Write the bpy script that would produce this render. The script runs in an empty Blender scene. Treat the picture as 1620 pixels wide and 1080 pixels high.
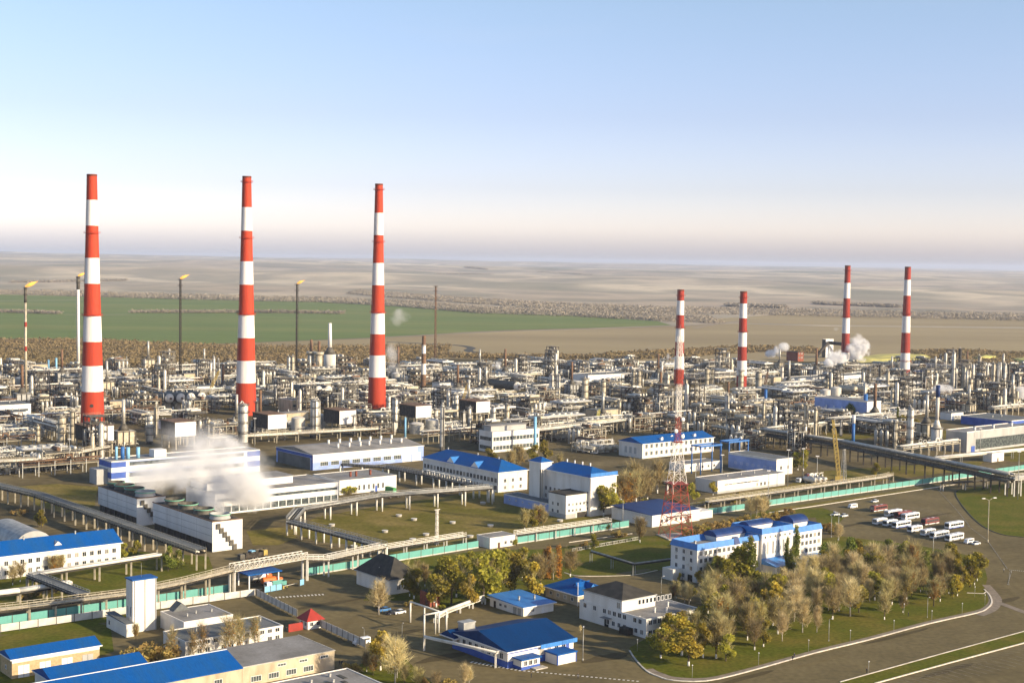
import bpy, math, random
from mathutils import Matrix, Vector
R = random.Random(7)
C = bpy.context.scene.collection
S = bpy.context.scene

# ------------------------------------------------------------------ camera (50 mm lens, 120 m above the plain)
FPX, CAMH, SL, Y0 = 2250.0, 120.0, .0148, 412.0
rho = math.atan(SL); cr, sr = math.cos(rho), math.sin(rho)
pit = math.atan((540-Y0)*cr/FPX); cp, sp = math.cos(pit), math.sin(pit)
cam = bpy.data.cameras.new('camera'); co = bpy.data.objects.new('camera', cam); C.objects.link(co)
cam.sensor_width = 36; cam.lens = FPX*36/1620; cam.clip_start = 1; cam.clip_end = 120000
Fw, Up, Rt = Vector((0, cp, -sp)), Vector((0, sp, cp)), Vector((1, 0, 0))
Xc, Yc = Rt*cr+Up*sr, Up*cr-Rt*sr
co.matrix_world = Matrix(((Xc.x, Yc.x, -Fw.x, 0), (Xc.y, Yc.y, -Fw.y, 0), (Xc.z, Yc.z, -Fw.z, CAMH), (0, 0, 0, 1)))
S.camera = co

# ------------------------------------------------------------------ sky, sun, exposure
SUN_AZ, SUN_EL = math.radians(116), math.radians(19)      # azimuth clockwise from the view direction
w = bpy.data.worlds.new('World'); S.world = w; w.use_nodes = True
nt = w.node_tree; bg = nt.nodes['Background']
sky = nt.nodes.new('ShaderNodeTexSky'); sky.sky_type = 'NISHITA'; sky.sun_disc = False
sky.sun_elevation = SUN_EL; sky.sun_rotation = SUN_AZ; sky.altitude = 150
sky.air_density = 1.0; sky.dust_density = 1.2; sky.ozone_density = 1.6
# dusty autumn air tints the sky by elevation (pink-grey at the horizon, pale blue above), with a few thin streaks of cirrus
wc = nt.nodes.new('ShaderNodeTexCoord'); ws = nt.nodes.new('ShaderNodeSeparateXYZ'); wr = nt.nodes.new('ShaderNodeValToRGB'); wk = nt.nodes.new('ShaderNodeVectorMath'); wk.operation = 'SCALE'; wk.inputs[3].default_value = 2.41/1.07*.965; wm = nt.nodes.new('ShaderNodeVectorMath'); wm.operation = 'MULTIPLY'
we = wr.color_ramp.elements; WS = [(0.0, (.64, .64, .93)), (.007, (.67, .65, .94)), (.022, (.78, .715, .93)), (.05, (.59, .545, .72)), (.10, (.52, .475, .60)), (.19, (.535, .508, .545)), (.45, (.45, .45, .46)), (1., (.44, .44, .44))]
while len(we) < len(WS): we.new(.5)
for q, (a, c) in zip(we, WS): q.position = a; q.color = (*c, 1)
nt.links.new(wc.outputs['Generated'], ws.inputs[0]); nt.links.new(ws.outputs[2], wr.inputs[0]); nt.links.new(wr.outputs[0], wk.inputs[0]); nt.links.new(sky.outputs[0], wm.inputs[0]); nt.links.new(wk.outputs[0], wm.inputs[1])
wp = nt.nodes.new('ShaderNodeMapping'); wp.inputs['Scale'].default_value = (2.2, 2.2, 15); wp.inputs['Rotation'].default_value = (.12, .1, 0); wn = nt.nodes.new('ShaderNodeTexNoise'); wn.inputs['Scale'].default_value = 1.6; wn.inputs['Detail'].default_value = 7
nt.links.new(wc.outputs['Generated'], wp.inputs[0]); nt.links.new(wp.outputs[0], wn.inputs['Vector']); wq = nt.nodes.new('ShaderNodeMapRange'); wq.inputs[1].default_value = .56; wq.inputs[2].default_value = .85; wq.inputs[4].default_value = .14
nt.links.new(wn.outputs['Fac'], wq.inputs[0]); wx = nt.nodes.new('ShaderNodeMix'); wx.data_type = 'RGBA'; wx.inputs[7].default_value = (4.6, 4.7, 5.2, 1)
nt.links.new(wq.outputs[0], wx.inputs[0]); nt.links.new(wm.outputs[0], wx.inputs[6]); nt.links.new(wx.outputs[2], bg.inputs[0]); bg.inputs[1].default_value = .11
sl = bpy.data.lights.new('sun', 'SUN'); sl.energy = 5.0; sl.angle = math.radians(.5); sl.color = (1, .83, .58)
so = bpy.data.objects.new('sun', sl); C.objects.link(so)
sv = Vector((math.sin(SUN_AZ)*math.cos(SUN_EL), math.cos(SUN_AZ)*math.cos(SUN_EL), math.sin(SUN_EL)))
so.rotation_euler = sv.to_track_quat('Z', 'Y').to_euler(); so.location = (300, -200, 400)
S.view_settings.view_transform = 'Standard'; S.view_settings.look = 'None'
S.view_settings.exposure = .64; S.view_settings.gamma = 1
S.cycles.use_denoising = True; S.cycles.max_bounces = 6; S.cycles.diffuse_bounces = 3; S.cycles.glossy_bounces = 2
S.cycles.volume_bounces = 4; S.cycles.transparent_max_bounces = 12; S.cycles.volume_max_steps = 256; S.cycles.volume_step_rate = .5
S.cycles.caustics_reflective = False; S.cycles.caustics_refractive = False

# ------------------------------------------------------------------ pixel of the photograph -> point of the place
def G(x, y, z=0.0):
    dx, dy = x-810, y-540
    u = dx*cr+dy*sr; v = -dx*sr+dy*cr
    d = Vector((u, -v*sp+FPX*cp, -v*cp-FPX*sp)); t = (z-CAMH)/d.z
    return Vector((d.x*t, d.y*t, z))
def P(p):
    X, Y, Z = p[0], p[1], p[2]-CAMH
    v = -(Y*sp+Z*cp); f = Y*cp-Z*sp; u, v = X*FPX/f, v*FPX/f
    return 810+u*cr-v*sr, 540+u*sr+v*cr
def hgt(x, y, yt):
    g = G(x, y); lo, hi = 0., 400.
    for _ in range(40):
        m = (lo+hi)/2
        if P((g.x, g.y, m))[1] > yt: lo = m
        else: hi = m
    return lo
TH = math.radians(38.8)
E1 = Vector((math.cos(TH), math.sin(TH), 0)); E2 = Vector((-math.sin(TH), math.cos(TH), 0))
def run(g, e, xt):
    lo, hi = 0., 400.
    s = 1 if P(g+e*10)[0] > P(g)[0] else -1
    for _ in range(40):
        m = (lo+hi)/2
        if (P(g+e*m)[0]-xt)*s < 0: lo = m
        else: hi = m
    return lo

# ------------------------------------------------------------------ materials
MT = {}
def mat(name, col, rough=.8, metal=0., col2=None, scale=.3, detail=4, lo=.4, hi=.62, stretch=(1, 1, 1), bump=0, spec=.3, obj=True, rnd=0., trans=0., fine=0.):
    m = bpy.data.materials.new(name); m.use_nodes = True; n = m.node_tree; b = n.nodes['Principled BSDF']
    b.inputs['Base Color'].default_value = (*col, 1); b.inputs['Roughness'].default_value = rough
    b.inputs['Metallic'].default_value = metal; b.inputs['Specular IOR Level'].default_value = spec
    if col2:
        tc = n.nodes.new('ShaderNodeTexCoord'); mp = n.nodes.new('ShaderNodeMapping'); ns = n.nodes.new('ShaderNodeTexNoise')
        mp.inputs['Scale'].default_value = stretch; ns.inputs['Scale'].default_value = scale; ns.inputs['Detail'].default_value = detail
        rp = n.nodes.new('ShaderNodeValToRGB'); e = rp.color_ramp.elements
        e[0].position = lo; e[1].position = hi; e[0].color = (*col, 1); e[1].color = (*col2, 1)
        n.links.new(tc.outputs['Object'], mp.inputs['Vector']); n.links.new(mp.outputs[0], ns.inputs['Vector'])
        n.links.new(ns.outputs['Fac'], rp.inputs[0]); out = rp.outputs[0]
        if rnd:
            oi = n.nodes.new('ShaderNodeObjectInfo'); hs = n.nodes.new('ShaderNodeHueSaturation')
            mr = n.nodes.new('ShaderNodeMapRange'); mr.inputs[3].default_value = 1-rnd; mr.inputs[4].default_value = 1+rnd
            n.links.new(oi.outputs['Random'], mr.inputs[0]); n.links.new(mr.outputs[0], hs.inputs['Value'])
            mr2 = n.nodes.new('ShaderNodeMapRange'); mr2.inputs[3].default_value = .5-rnd*.06; mr2.inputs[4].default_value = .5+rnd*.07
            n.links.new(oi.outputs['Random'], mr2.inputs[0]); n.links.new(mr2.outputs[0], hs.inputs['Hue'])
            n.links.new(out, hs.inputs['Color']); out = hs.outputs[0]
        if fine:                                      # small-scale wear: specks, streaks, patches
            n2 = n.nodes.new('ShaderNodeTexNoise'); n2.inputs['Scale'].default_value = scale*11; n2.inputs['Detail'].default_value = 6; n.links.new(mp.outputs[0], n2.inputs['Vector'])
            f2 = n.nodes.new('ShaderNodeMapRange'); f2.inputs[1].default_value = .3; f2.inputs[2].default_value = .7; f2.inputs[3].default_value = 1-fine; f2.inputs[4].default_value = 1+fine; n.links.new(n2.outputs['Fac'], f2.inputs[0])
            h2 = n.nodes.new('ShaderNodeHueSaturation'); n.links.new(f2.outputs[0], h2.inputs['Value']); n.links.new(out, h2.inputs['Color']); out = h2.outputs[0]
        n.links.new(out, b.inputs['Base Color'])
        if trans:                                     # light through thin leaves and twigs
            tb = n.nodes.new('ShaderNodeBsdfTranslucent'); mx = n.nodes.new('ShaderNodeMixShader'); mx.inputs[0].default_value = trans
            n.links.new(out, tb.inputs[0]); n.links.new(b.outputs[0], mx.inputs[1]); n.links.new(tb.outputs[0], mx.inputs[2]); n.links.new(mx.outputs[0], n.nodes['Material Output'].inputs[0])
        if bump:
            bp = n.nodes.new('ShaderNodeBump'); bp.inputs['Strength'].default_value = bump
            n.links.new(ns.outputs['Fac'], bp.inputs['Height']); n.links.new(bp.outputs[0], b.inputs['Normal'])
    MT[name] = m; return m
mat('white_wall', (.74, .71, .66), .85, col2=(.60, .56, .49), scale=.25, lo=.45, hi=.8, stretch=(1, 1, .25))
mat('cream_wall', (.55, .46, .33), .9, col2=(.38, .31, .21), scale=.35, lo=.4, hi=.7, stretch=(1, 1, .4))
mat('brick_tan', (.52, .38, .22), .9, col2=(.40, .29, .16), scale=1.2, lo=.4, hi=.65)
mat('brick_red', (.26, .08, .045), .9, col2=(.18, .06, .04), scale=1.5)
mat('grey_wall', (.42, .42, .41), .85, col2=(.33, .33, .32), scale=.2, lo=.4, hi=.7, stretch=(1, 1, .3))
mat('panel_white', (.70, .70, .69), .6, col2=(.60, .59, .57), scale=.15, lo=.4, hi=.75, stretch=(1, 1, .2))
mat('blue_wall', (.05, .11, .42), .6, col2=(.04, .09, .34), scale=.2)
mat('pale_blue_wall', (.30, .40, .72), .7, col2=(.24, .33, .62), scale=.2)
mat('blue_roof', (.003, .085, .33), .5, col2=(.012, .088, .27), scale=.25, lo=.35, hi=.7, spec=.12, stretch=(1.6, .22, .22), fine=.17)
mat('deep_blue_roof', (.002, .036, .135), .5, col2=(.002, .030, .115), scale=.25, lo=.35, hi=.7, spec=.12, stretch=(1.6, .22, .22), fine=.17)
mat('light_blue_roof', (.05, .21, .55), .45, col2=(.04, .17, .47), scale=.25, stretch=(1.6, .22, .22), fine=.17)
mat('navy_roof', (.012, .04, .15), .5, col2=(.01, .03, .12), scale=.25, stretch=(1.6, .22, .22), fine=.17)
mat('dark_roof', (.035, .033, .028), .8, col2=(.055, .05, .042), scale=.4)
mat('grey_roof', (.27, .26, .25), .9, col2=(.19, .18, .165), scale=.12, lo=.38, hi=.68, detail=6, fine=0.12)
mat('slate_roof', (.15, .16, .165), .9, col2=(.10, .11, .11), scale=.15, lo=.35, hi=.7, fine=0.15)
mat('red_roof', (.33, .035, .025), .6, col2=(.26, .03, .02), scale=.5)
mat('glass', (.025, .03, .035), .12, spec=.6)
_g = MT['glass'].node_tree; _o = _g.nodes.new('ShaderNodeObjectInfo'); _r = _g.nodes.new('ShaderNodeValToRGB'); _r.color_ramp.interpolation = 'CONSTANT'   # some panes have blinds down
for _p, _c in ((.55, (.07, .075, .08)), (.75, (.20, .19, .17)), (.9, (.34, .31, .26))):
    _e = _r.color_ramp.elements.new(_p); _e.color = (*_c, 1)
_r.color_ramp.elements[0].color = (.022, .027, .032, 1); _r.color_ramp.elements[-1].color = (.03, .035, .04, 1)
_g.links.new(_o.outputs['Random'], _r.inputs[0]); _g.links.new(_r.outputs[0], _g.nodes['Principled BSDF'].inputs['Base Color'])
mat('glass_strip', (.10, .12, .12), .25, col2=(.04, .05, .055), scale=.6, lo=.42, hi=.58, spec=.6)
mat('white_frame', (.75, .74, .72), .6)
mat('door_brown', (.10, .05, .03), .6)
mat('stack_red', (.47, .050, .016), .75, col2=(.33, .036, .016), scale=.12, lo=.36, hi=.78, stretch=(1.5, 1.5, .10), fine=.12)
mat('stack_white', (.80, .78, .75), .75, col2=(.62, .58, .52), scale=.12, lo=.42, hi=.8, stretch=(1.5, 1.5, .10), fine=.10)
mat('stack_crimson', (.33, .035, .018), .75, col2=(.20, .025, .016), scale=.15, lo=.36, hi=.78, stretch=(1.5, 1.5, .1), fine=.12)
mat('soot', (.16, .05, .03), .9)
mat('rust', (.20, .115, .065), .9, col2=(.12, .075, .05), scale=.4)
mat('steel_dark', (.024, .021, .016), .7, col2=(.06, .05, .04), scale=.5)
mat('steel_mid', (.115, .105, .085), .6, col2=(.07, .064, .052), scale=.5)
mat('lagging', (.57, .55, .49), .42, .3, col2=(.35, .335, .29), scale=.35, lo=.4, hi=.7, spec=.5)
mat('lagging_warm', (.54, .48, .36), .5, .15, col2=(.33, .29, .21), scale=.4, lo=.35, hi=.7, spec=.5)
mat('galvanised', (.40, .40, .38), .5, .3, col2=(.28, .28, .27), scale=.4)
mat('pipe_white', (.72, .70, .64), .5, col2=(.54, .50, .42), scale=.3, lo=.4, hi=.75)
mat('tank_white', (.64, .61, .55), .5, col2=(.44, .41, .35), scale=.2, lo=.4, hi=.75, stretch=(1, 1, .3))
mat('concrete', (.50, .47, .42), .9, col2=(.38, .35, .30), scale=.3, fine=0.12)
mat('kerb_white', (.74, .68, .58), .9, col2=(.58, .52, .44), scale=.5)
mat('teal', (.13, .37, .33), .7, col2=(.09, .28, .25), scale=.12, lo=.4, hi=.7)
mat('fence_white', (.62, .60, .56), .85, col2=(.50, .48, .43), scale=.3)
mat('yellow', (.46, .34, .09), .6, col2=(.34, .25, .08), scale=.5)
mat('sulphur', (.62, .56, .16), .9, col2=(.36, .33, .12), scale=.06)
mat('beige_steel', (.46, .41, .31), .6, col2=(.30, .27, .20), scale=.5)
mat('blue_steel', (.035, .14, .40), .55)
mat('sky_steel', (.22, .46, .66), .55)
mat('lattice_red', (.33, .055, .03), .6, col2=(.27, .045, .025), scale=.5)
mat('lattice_white', (.72, .68, .62), .6)
mat('green_paint', (.05, .26, .07), .6)
mat('mint_paint', (.16, .46, .32), .6)
mat('orange_paint', (.62, .15, .03), .5)
mat('bus_white', (.76, .76, .76), .35, spec=.5)
mat('bus_red', (.17, .035, .03), .45, spec=.4)
mat('car_blue', (.05, .18, .42), .35, spec=.5)
mat('tyre', (.02, .02, .02), .9)
mat('rubble', (.07, .07, .06), .9)
# ground
mat('asphalt', (.180, .143, .070), .9, col2=(.130, .104, .051), scale=.035, detail=9, lo=.36, hi=.66, fine=.18, spec=.08)
mat('asphalt_new', (.172, .138, .069), .9, col2=(.134, .108, .054), scale=.05, detail=9, lo=.36, hi=.68, fine=.17, spec=.08)
mat('asphalt_dark', (.098, .076, .036), .85, col2=(.082, .064, .031), scale=.2, detail=6, fine=.15, spec=.1)
mat('asphalt_pale', (.175, .138, .068), .9, col2=(.150, .117, .055), scale=.2, detail=6, fine=.15, spec=.08)
mat('lawn', (.098, .110, .012), .95, col2=(.150, .128, .024), scale=.07, detail=8, lo=.40, hi=.66, fine=.26, spec=.05)
mat('dry_lawn', (.135, .120, .022), .95, col2=(.23, .175, .055), scale=.045, detail=9, lo=.40, hi=.64, fine=.25, spec=.05)
mat('yard_dirt', (.11, .088, .045), .95, col2=(.20, .16, .085), scale=.02, detail=9, lo=.40, hi=.64, fine=.25, spec=.05)
mat('paving', (.27, .22, .17), .9, col2=(.20, .165, .125), scale=.4)
mat('crop', (.150, .200, .066), .95, col2=(.200, .225, .080), scale=.004, detail=5, lo=.4, hi=.65, stretch=(.16, 1, 1), spec=.05, fine=.12)
mat('stubble', (.38, .305, .175), .95, col2=(.29, .232, .135), scale=.0035, detail=7, lo=.38, hi=.66, stretch=(.3, 1, 1), spec=.05)
mat('track', (.30, .24, .17), .95)
mat('paint', (.66, .63, .56), .8)
mat('paint_worn', (.30, .275, .22), .85, col2=(.14, .12, .09), scale=.6)
# trees
mat('bark', (.11, .085, .06), .95, col2=(.07, .055, .04), scale=2)
mat('bark_pale', (.50, .46, .40), .9, col2=(.28, .25, .20), scale=1.2)
mat('limewash', (.72, .70, .64), .9)
mat('leaf_olive', (.40, .34, .042), .8, col2=(.20, .19, .030), scale=.45, detail=3, lo=.40, hi=.60, rnd=.22, trans=.42)
mat('leaf_yellow', (.55, .42, .06), .8, col2=(.32, .265, .046), scale=.45, detail=3, lo=.40, hi=.62, rnd=.18, trans=.42)
mat('leaf_green', (.25, .27, .040), .8, col2=(.12, .145, .026), scale=.5, detail=3, lo=.40, hi=.60, rnd=.2, trans=.4)
mat('leaf_orange', (.52, .25, .04), .8, col2=(.36, .17, .035), scale=.5, detail=3, lo=.38, hi=.62, rnd=.15, trans=.4)
mat('leaf_brown', (.44, .31, .095), .85, col2=(.27, .195, .065), scale=.5, detail=3, lo=.38, hi=.62, rnd=.2, trans=.38)
mat('twig_brown', (.46, .38, .175), .9, col2=(.27, .22, .105), scale=.6, lo=.4, hi=.6, rnd=.25, trans=.2)
mat('twig_pale', (.72, .60, .33), .9, col2=(.50, .41, .21), scale=.6, lo=.4, hi=.6, rnd=.15, trans=.25)
mat('scrub', (.225, .172, .082), .95, col2=(.29, .215, .108), scale=.006, detail=5, lo=.38, hi=.62, trans=.3)
mat('far_wood', (.30, .26, .20), .95, col2=(.37, .32, .25), scale=.006, detail=4, lo=.4, hi=.6, trans=.3)
mat('skin', (.45, .28, .20), .7); mat('cloth_dark', (.02, .022, .03), .9); mat('cloth_pale', (.62, .60, .58), .9); mat('cloth_vest', (.60, .55, .05), .8)
fl = bpy.data.materials.new('flame'); fl.use_nodes = True
b = fl.node_tree.nodes['Principled BSDF']; b.inputs['Base Color'].default_value = (.9, .35, .05, 1)
b.inputs['Emission Color'].default_value = (1, .50, .11, 1); b.inputs['Emission Strength'].default_value = .62; MT['flame'] = fl

# ground material: dirt and rough grass near, field strips far out
gm = bpy.data.materials.new('plain'); gm.use_nodes = True; MT['plain'] = gm
n = gm.node_tree; b = n.nodes['Principled BSDF']; b.inputs['Roughness'].default_value = .95; b.inputs['Specular IOR Level'].default_value = .1
tc = n.nodes.new('ShaderNodeTexCoord')
def gnoise(scale, st, det=4, rot=0.):
    mp = n.nodes.new('ShaderNodeMapping'); mp.inputs['Scale'].default_value = st; mp.inputs['Rotation'].default_value = (0, 0, rot)
    ns = n.nodes.new('ShaderNodeTexNoise'); ns.inputs['Scale'].default_value = scale; ns.inputs['Detail'].default_value = det
    n.links.new(tc.outputs['Object'], mp.inputs[0]); n.links.new(mp.outputs[0], ns.inputs['Vector']); return ns.outputs['Fac']
def gramp(fac, stops):
    r = n.nodes.new('ShaderNodeValToRGB'); e = r.color_ramp.elements
    while len(e) < len(stops): e.new(.5)
    for q, (p_, c_) in zip(e, stops): q.position = p_; q.color = (*c_, 1)
    n.links.new(fac, r.inputs[0]); return r.outputs[0]
def gmix(f, a, b_):
    m = n.nodes.new('ShaderNodeMix'); m.data_type = 'RGBA'
    n.links.new(f, m.inputs[0]); n.links.new(a, m.inputs[6]); n.links.new(b_, m.inputs[7]); return m.outputs[2]
near = gramp(gnoise(.012, (1, 1, 1), 9), [(.38, (.060, .060, .018)), (.5, (.085, .070, .034)), (.64, (.135, .105, .060))])
far1 = gramp(gnoise(.0008, (1.0, .62, 1), 6, .12), [(.36, (.22, .215, .15)), (.45, (.34, .30, .22)), (.52, (.64, .54, .39)), (.57, (.32, .285, .215)), (.66, (.50, .42, .30))])
far2 = gramp(gnoise(.0026, (.75, .42, 1), 7, -.1), [(.40, (.24, .22, .165)), (.53, (.46, .37, .27)), (.62, (.29, .25, .195))])
fmask = gramp(gnoise(.00035, (.5, 1, 1), 3), [(.45, (0, 0, 0)), (.6, (1, 1, 1))])
far = gmix(fmask, far1, far2)
sx = n.nodes.new('ShaderNodeSeparateXYZ'); n.links.new(tc.outputs['Object'], sx.inputs[0])
mr = n.nodes.new('ShaderNodeMapRange'); mr.inputs[1].default_value = 1850; mr.inputs[2].default_value = 2300; n.links.new(sx.outputs[1], mr.inputs[0])
n.links.new(gmix(mr.outputs[0], near, far), b.inputs['Base Color'])

# ------------------------------------------------------------------ mesh helper
class MB:
    def __init__(s): s.v = []; s.f = []; s.m = []; s.s = []
    def face(s, pts, m=0, sm=False):
        i = len(s.v); s.v += [tuple(p) for p in pts]; s.f.append(tuple(range(i, i+len(pts)))); s.m.append(m); s.s.append(sm)
    def box(s, x0, y0, z0, x1, y1, z1, m=0):
        i = len(s.v); s.v += [(x0, y0, z0), (x1, y0, z0), (x1, y1, z0), (x0, y1, z0), (x0, y0, z1), (x1, y0, z1), (x1, y1, z1), (x0, y1, z1)]
        for q in ((0, 3, 2, 1), (4, 5, 6, 7), (0, 1, 5, 4), (1, 2, 6, 5), (2, 3, 7, 6), (3, 0, 4, 7)):
            s.f.append(tuple(i+k for k in q)); s.m.append(m); s.s.append(False)
        return s
    def tube(s, a, b, r0, r1=None, n=8, m=0, cap=True, sm=True):
        a, b = Vector(a), Vector(b); r1 = r0 if r1 is None else r1
        d = (b-a).normalized(); u = d.orthogonal().normalized(); q = d.cross(u); i = len(s.v)
        for c, r in ((a, r0), (b, r1)):
            for k in range(n):
                t = 2*math.pi*k/n; s.v.append(tuple(c+u*(r*math.cos(t))+q*(r*math.sin(t))))
        for k in range(n):
            j = (k+1) % n; s.f.append((i+k, i+j, i+n+j, i+n+k)); s.m.append(m); s.s.append(sm)
        if cap:
            s.f.append(tuple(i+k for k in range(n))[::-1]); s.f.append(tuple(i+n+k for k in range(n))); s.m += [m, m]; s.s += [False, False]
        return s
    def path(s, pts, r, n=6, m=0):
        for a, b in zip(pts, pts[1:]): s.tube(a, b, r, n=n, m=m)
        return s
    def lathe(s, prof, n=16, c=(0, 0, 0), m=0, ax='z', sm=True):
        i = len(s.v)
        for r, h in prof:
            for k in range(n):
                t = 2*math.pi*k/n; x, y = r*math.cos(t), r*math.sin(t)
                s.v.append((c[0]+x, c[1]+y, c[2]+h) if ax == 'z' else (c[0]+h, c[1]+x, c[2]+y) if ax == 'x' else (c[0]+x, c[1]+h, c[2]+y))
        for a in range(len(prof)-1):
            for k in range(n):
                j = (k+1) % n; s.f.append((i+a*n+k, i+a*n+j, i+(a+1)*n+j, i+(a+1)*n+k)); s.m.append(m); s.s.append(sm)
        return s
    def prism(s, poly, z0, z1, m=0):
        i = len(s.v); k = len(poly)
        s.v += [(p[0], p[1], z0) for p in poly]+[(p[0], p[1], z1) for p in poly]
        s.f.append(tuple(range(i, i+k))[::-1]); s.f.append(tuple(range(i+k, i+2*k))); s.m += [m, m]; s.s += [False]*2
        for a in range(k):
            b = (a+1) % k; s.f.append((i+a, i+b, i+k+b, i+k+a)); s.m.append(m); s.s.append(False)
        return s
    def mesh(s, name, mats):
        me = bpy.data.meshes.new(name); me.from_pydata(s.v, [], s.f)
        for m in ([mats] if isinstance(mats, str) else mats): me.materials.append(MT[m])
        me.polygons.foreach_set('material_index', s.m); me.polygons.foreach_set('use_smooth', s.s); me.update(); return me
    def build(s, name, mats, parent=None, loc=(0, 0, 0), rz=0.):
        return obj(name, s.mesh(name, mats), parent, loc, rz)
def obj(name, me, parent=None, loc=(0, 0, 0), rz=0.):
    o = bpy.data.objects.new(name, me); C.objects.link(o); o.location = loc; o.rotation_euler = (0, 0, rz)
    if parent: o.parent = parent
    return o
THINGS = []
def tag(o, label, cat, group=None, auto=False):
    o['label'] = label; o['category'] = cat; o['kind'] = 'thing'
    if group: o['group'] = group
    THINGS.append((o, auto)); return o
def thing(name, label, cat, loc=(0, 0, 0), rz=0., group=None, auto=False):
    return tag(obj(name, None, None, loc, rz), label, cat, group, auto)
def kind(o, k, label=None):
    o['kind'] = k
    if label: o['label'] = label
    return o
KIDS = {}
def children(o):
    return [x for x in C.objects if x.parent == o]
class Tmpl:
    """a thing built once and then copied with its parts and sub-parts"""
    def __init__(s, root, kids): s.root, s.kids, s.used = root, kids, False
    def place(s, loc, rz=0., sc=1., label=None, group=None, auto=True):
        if not s.used: r = s.root; s.used = True; fresh = False
        else:
            r = s.root.copy(); C.objects.link(r); mp = {s.root: r}; fresh = True
            for k in s.kids:
                c = k.copy(); C.objects.link(c); c.parent = mp[k.parent]; mp[k] = c
        r.location = loc; r.rotation_euler = (0, 0, rz); r.scale = (sc, sc, sc) if not isinstance(sc, tuple) else sc
        if label: r['label'] = label
        if group: r['group'] = group
        THINGS.append((r, auto)); return r
def tmpl(name, label, cat, make, group=None):
    root = bpy.data.objects.new(name, None); C.objects.link(root); root['label'] = label; root['category'] = cat; root['kind'] = 'thing'
    if group: root['group'] = group
    kids = []
    def part(nm, mb, mats, parent=None, loc=(0, 0, 0), rz=0.):
        o = (obj(nm, mb, parent or root, loc, rz) if not isinstance(mb, MB) else mb.build(nm, mats, parent or root, loc, rz)); kids.append(o); return o
    make(part); return Tmpl(root, kids)
LAND = []                                            # landmarks for telling look-alikes apart
def landmark(phrase, px, py): LAND.append((phrase, G(px, py)))
BLOCK = []                                           # ground already built on: (point, radius)
def block(p, r): BLOCK.append((p.x, p.y, r))
def free(p, r): return all((p.x-x)**2+(p.y-y)**2 > (r+q)**2 for x, y, q in BLOCK)
def inpoly(x, y, poly):
    c = False; j = len(poly)-1
    for i in range(len(poly)):
        (a, b_), (e, f) = poly[i], poly[j]
        if (b_ > y) != (f > y) and x < (e-a)*(y-b_)/(f-b_)+a: c = not c
        j = i
    return c

# ================================================================== THE SETTING
def vn(x, y, seed):                                  # smooth value noise
    xi, yi = math.floor(x), math.floor(y); fx, fy = x-xi, y-yi
    fx, fy = fx*fx*(3-2*fx), fy*fy*(3-2*fy)
    def h(a, b_): 
        q = math.sin(a*127.1+b_*311.7+seed*74.7)*43758.5453; return q-math.floor(q)
    return (h(xi, yi)*(1-fx)+h(xi+1, yi)*fx)*(1-fy)+(h(xi, yi+1)*(1-fx)+h(xi+1, yi+1)*fx)*fy
def sst(a, b_, x):
    t = min(1, max(0, (x-a)/(b_-a))); return t*t*(3-2*t)
def terrain(x, y):
    if y < 4300: return 0.
    side = min(1, max(-1, x/(y*.36)))                 # -1 at the west edge of the view, 1 at the east edge
    k = .5-.5*side
    z = sst(4400, 9000, y)*(26+14*k)+sst(9000, 17000, y)*(14+22*k)+sst(16000, 27000, y)*(10+30*k)
    z += sst(4500, 7500, y)*((vn(x/2300, y/1500, 1)-.5)*52+(vn(x/900, y/700, 2)-.5)*34+(vn(x/420, y/380, 3)-.5)*5)
    z += sst(11000, 20000, y)*(vn(x/5200, y/4200, 4)-.5)*26
    return max(0, z)*1.0
def ground_sheet():
    ys = [-900, 0, 300]; y = 300.
    while y < 44000: y *= 1.045 if y > 3000 else 1.25; ys.append(y)
    N = 150; mb = MB(); 
    for y in ys:
        wd = 1500+abs(y)*.85
        for k in range(N+1):
            x = (2*k/N-1)*wd; mb.v.append((x, y, terrain(x, y)))
    for a in range(len(ys)-1):
        for k in range(N):
            i = a*(N+1)+k; mb.f.append((i, i+1, i+N+2, i+N+1)); mb.m.append(0); mb.s.append(True)
    kind(mb.build('ground', 'plain'), 'structure', 'rolling brown autumn plain running out to the hazy hills')
ground_sheet()
def sheet(name, poly, z, m, label=None, sub=0):
    mb = MB(); mb.face([G(x, y, 0)+Vector((0, 0, z)) for x, y in poly])
    return kind(mb.build(name, m), 'structure', label)
# far fields (draped over the flat part of the plain)
sheet('crop_field', [(-160, 531), (60, 537), (180, 545), (330, 544), (470, 539), (600, 533.5), (700, 528), (800, 522.5), (930, 519), (1062, 514.5), (1040, 508), (900, 499), (760, 495), (640, 485), (520, 478), (330, 474), (180, 470), (-160, 462)], .30, 'crop', 'green winter crop field beyond the plant')
sheet('stubble_field', [(330, 545), (600, 535), (800, 524.5), (930, 521), (1063, 516.5), (1160, 512), (1300, 516), (1800, 522), (1800, 566), (1300, 572), (1000, 573), (640, 566), (420, 556)], .24, 'stubble', 'brown stubble field between the plant and the crop')
sheet('stubble_field', [(1070, 508), (1240, 497), (1800, 507), (1800, 519), (1300, 514), (1160, 510.5)], .26, 'stubble', 'brown strip of field under the far hills')
def ribbon(name, pts, wd, z, m, label=None):
    g = [G(x, y, 0) for x, y in pts]; mb = MB(); L = []
    for i, p in enumerate(g):
        d = (g[min(i+1, len(g)-1)]-g[max(i-1, 0)]).normalized(); s_ = Vector((-d.y, d.x, 0))*wd/2
        L.append((p+s_+Vector((0, 0, z)), p-s_+Vector((0, 0, z))))
    for (a, b_), (c, d) in zip(L, L[1:]): mb.face([b_, d, c, a])
    return kind(mb.build(name, m), 'structure', label)
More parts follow.
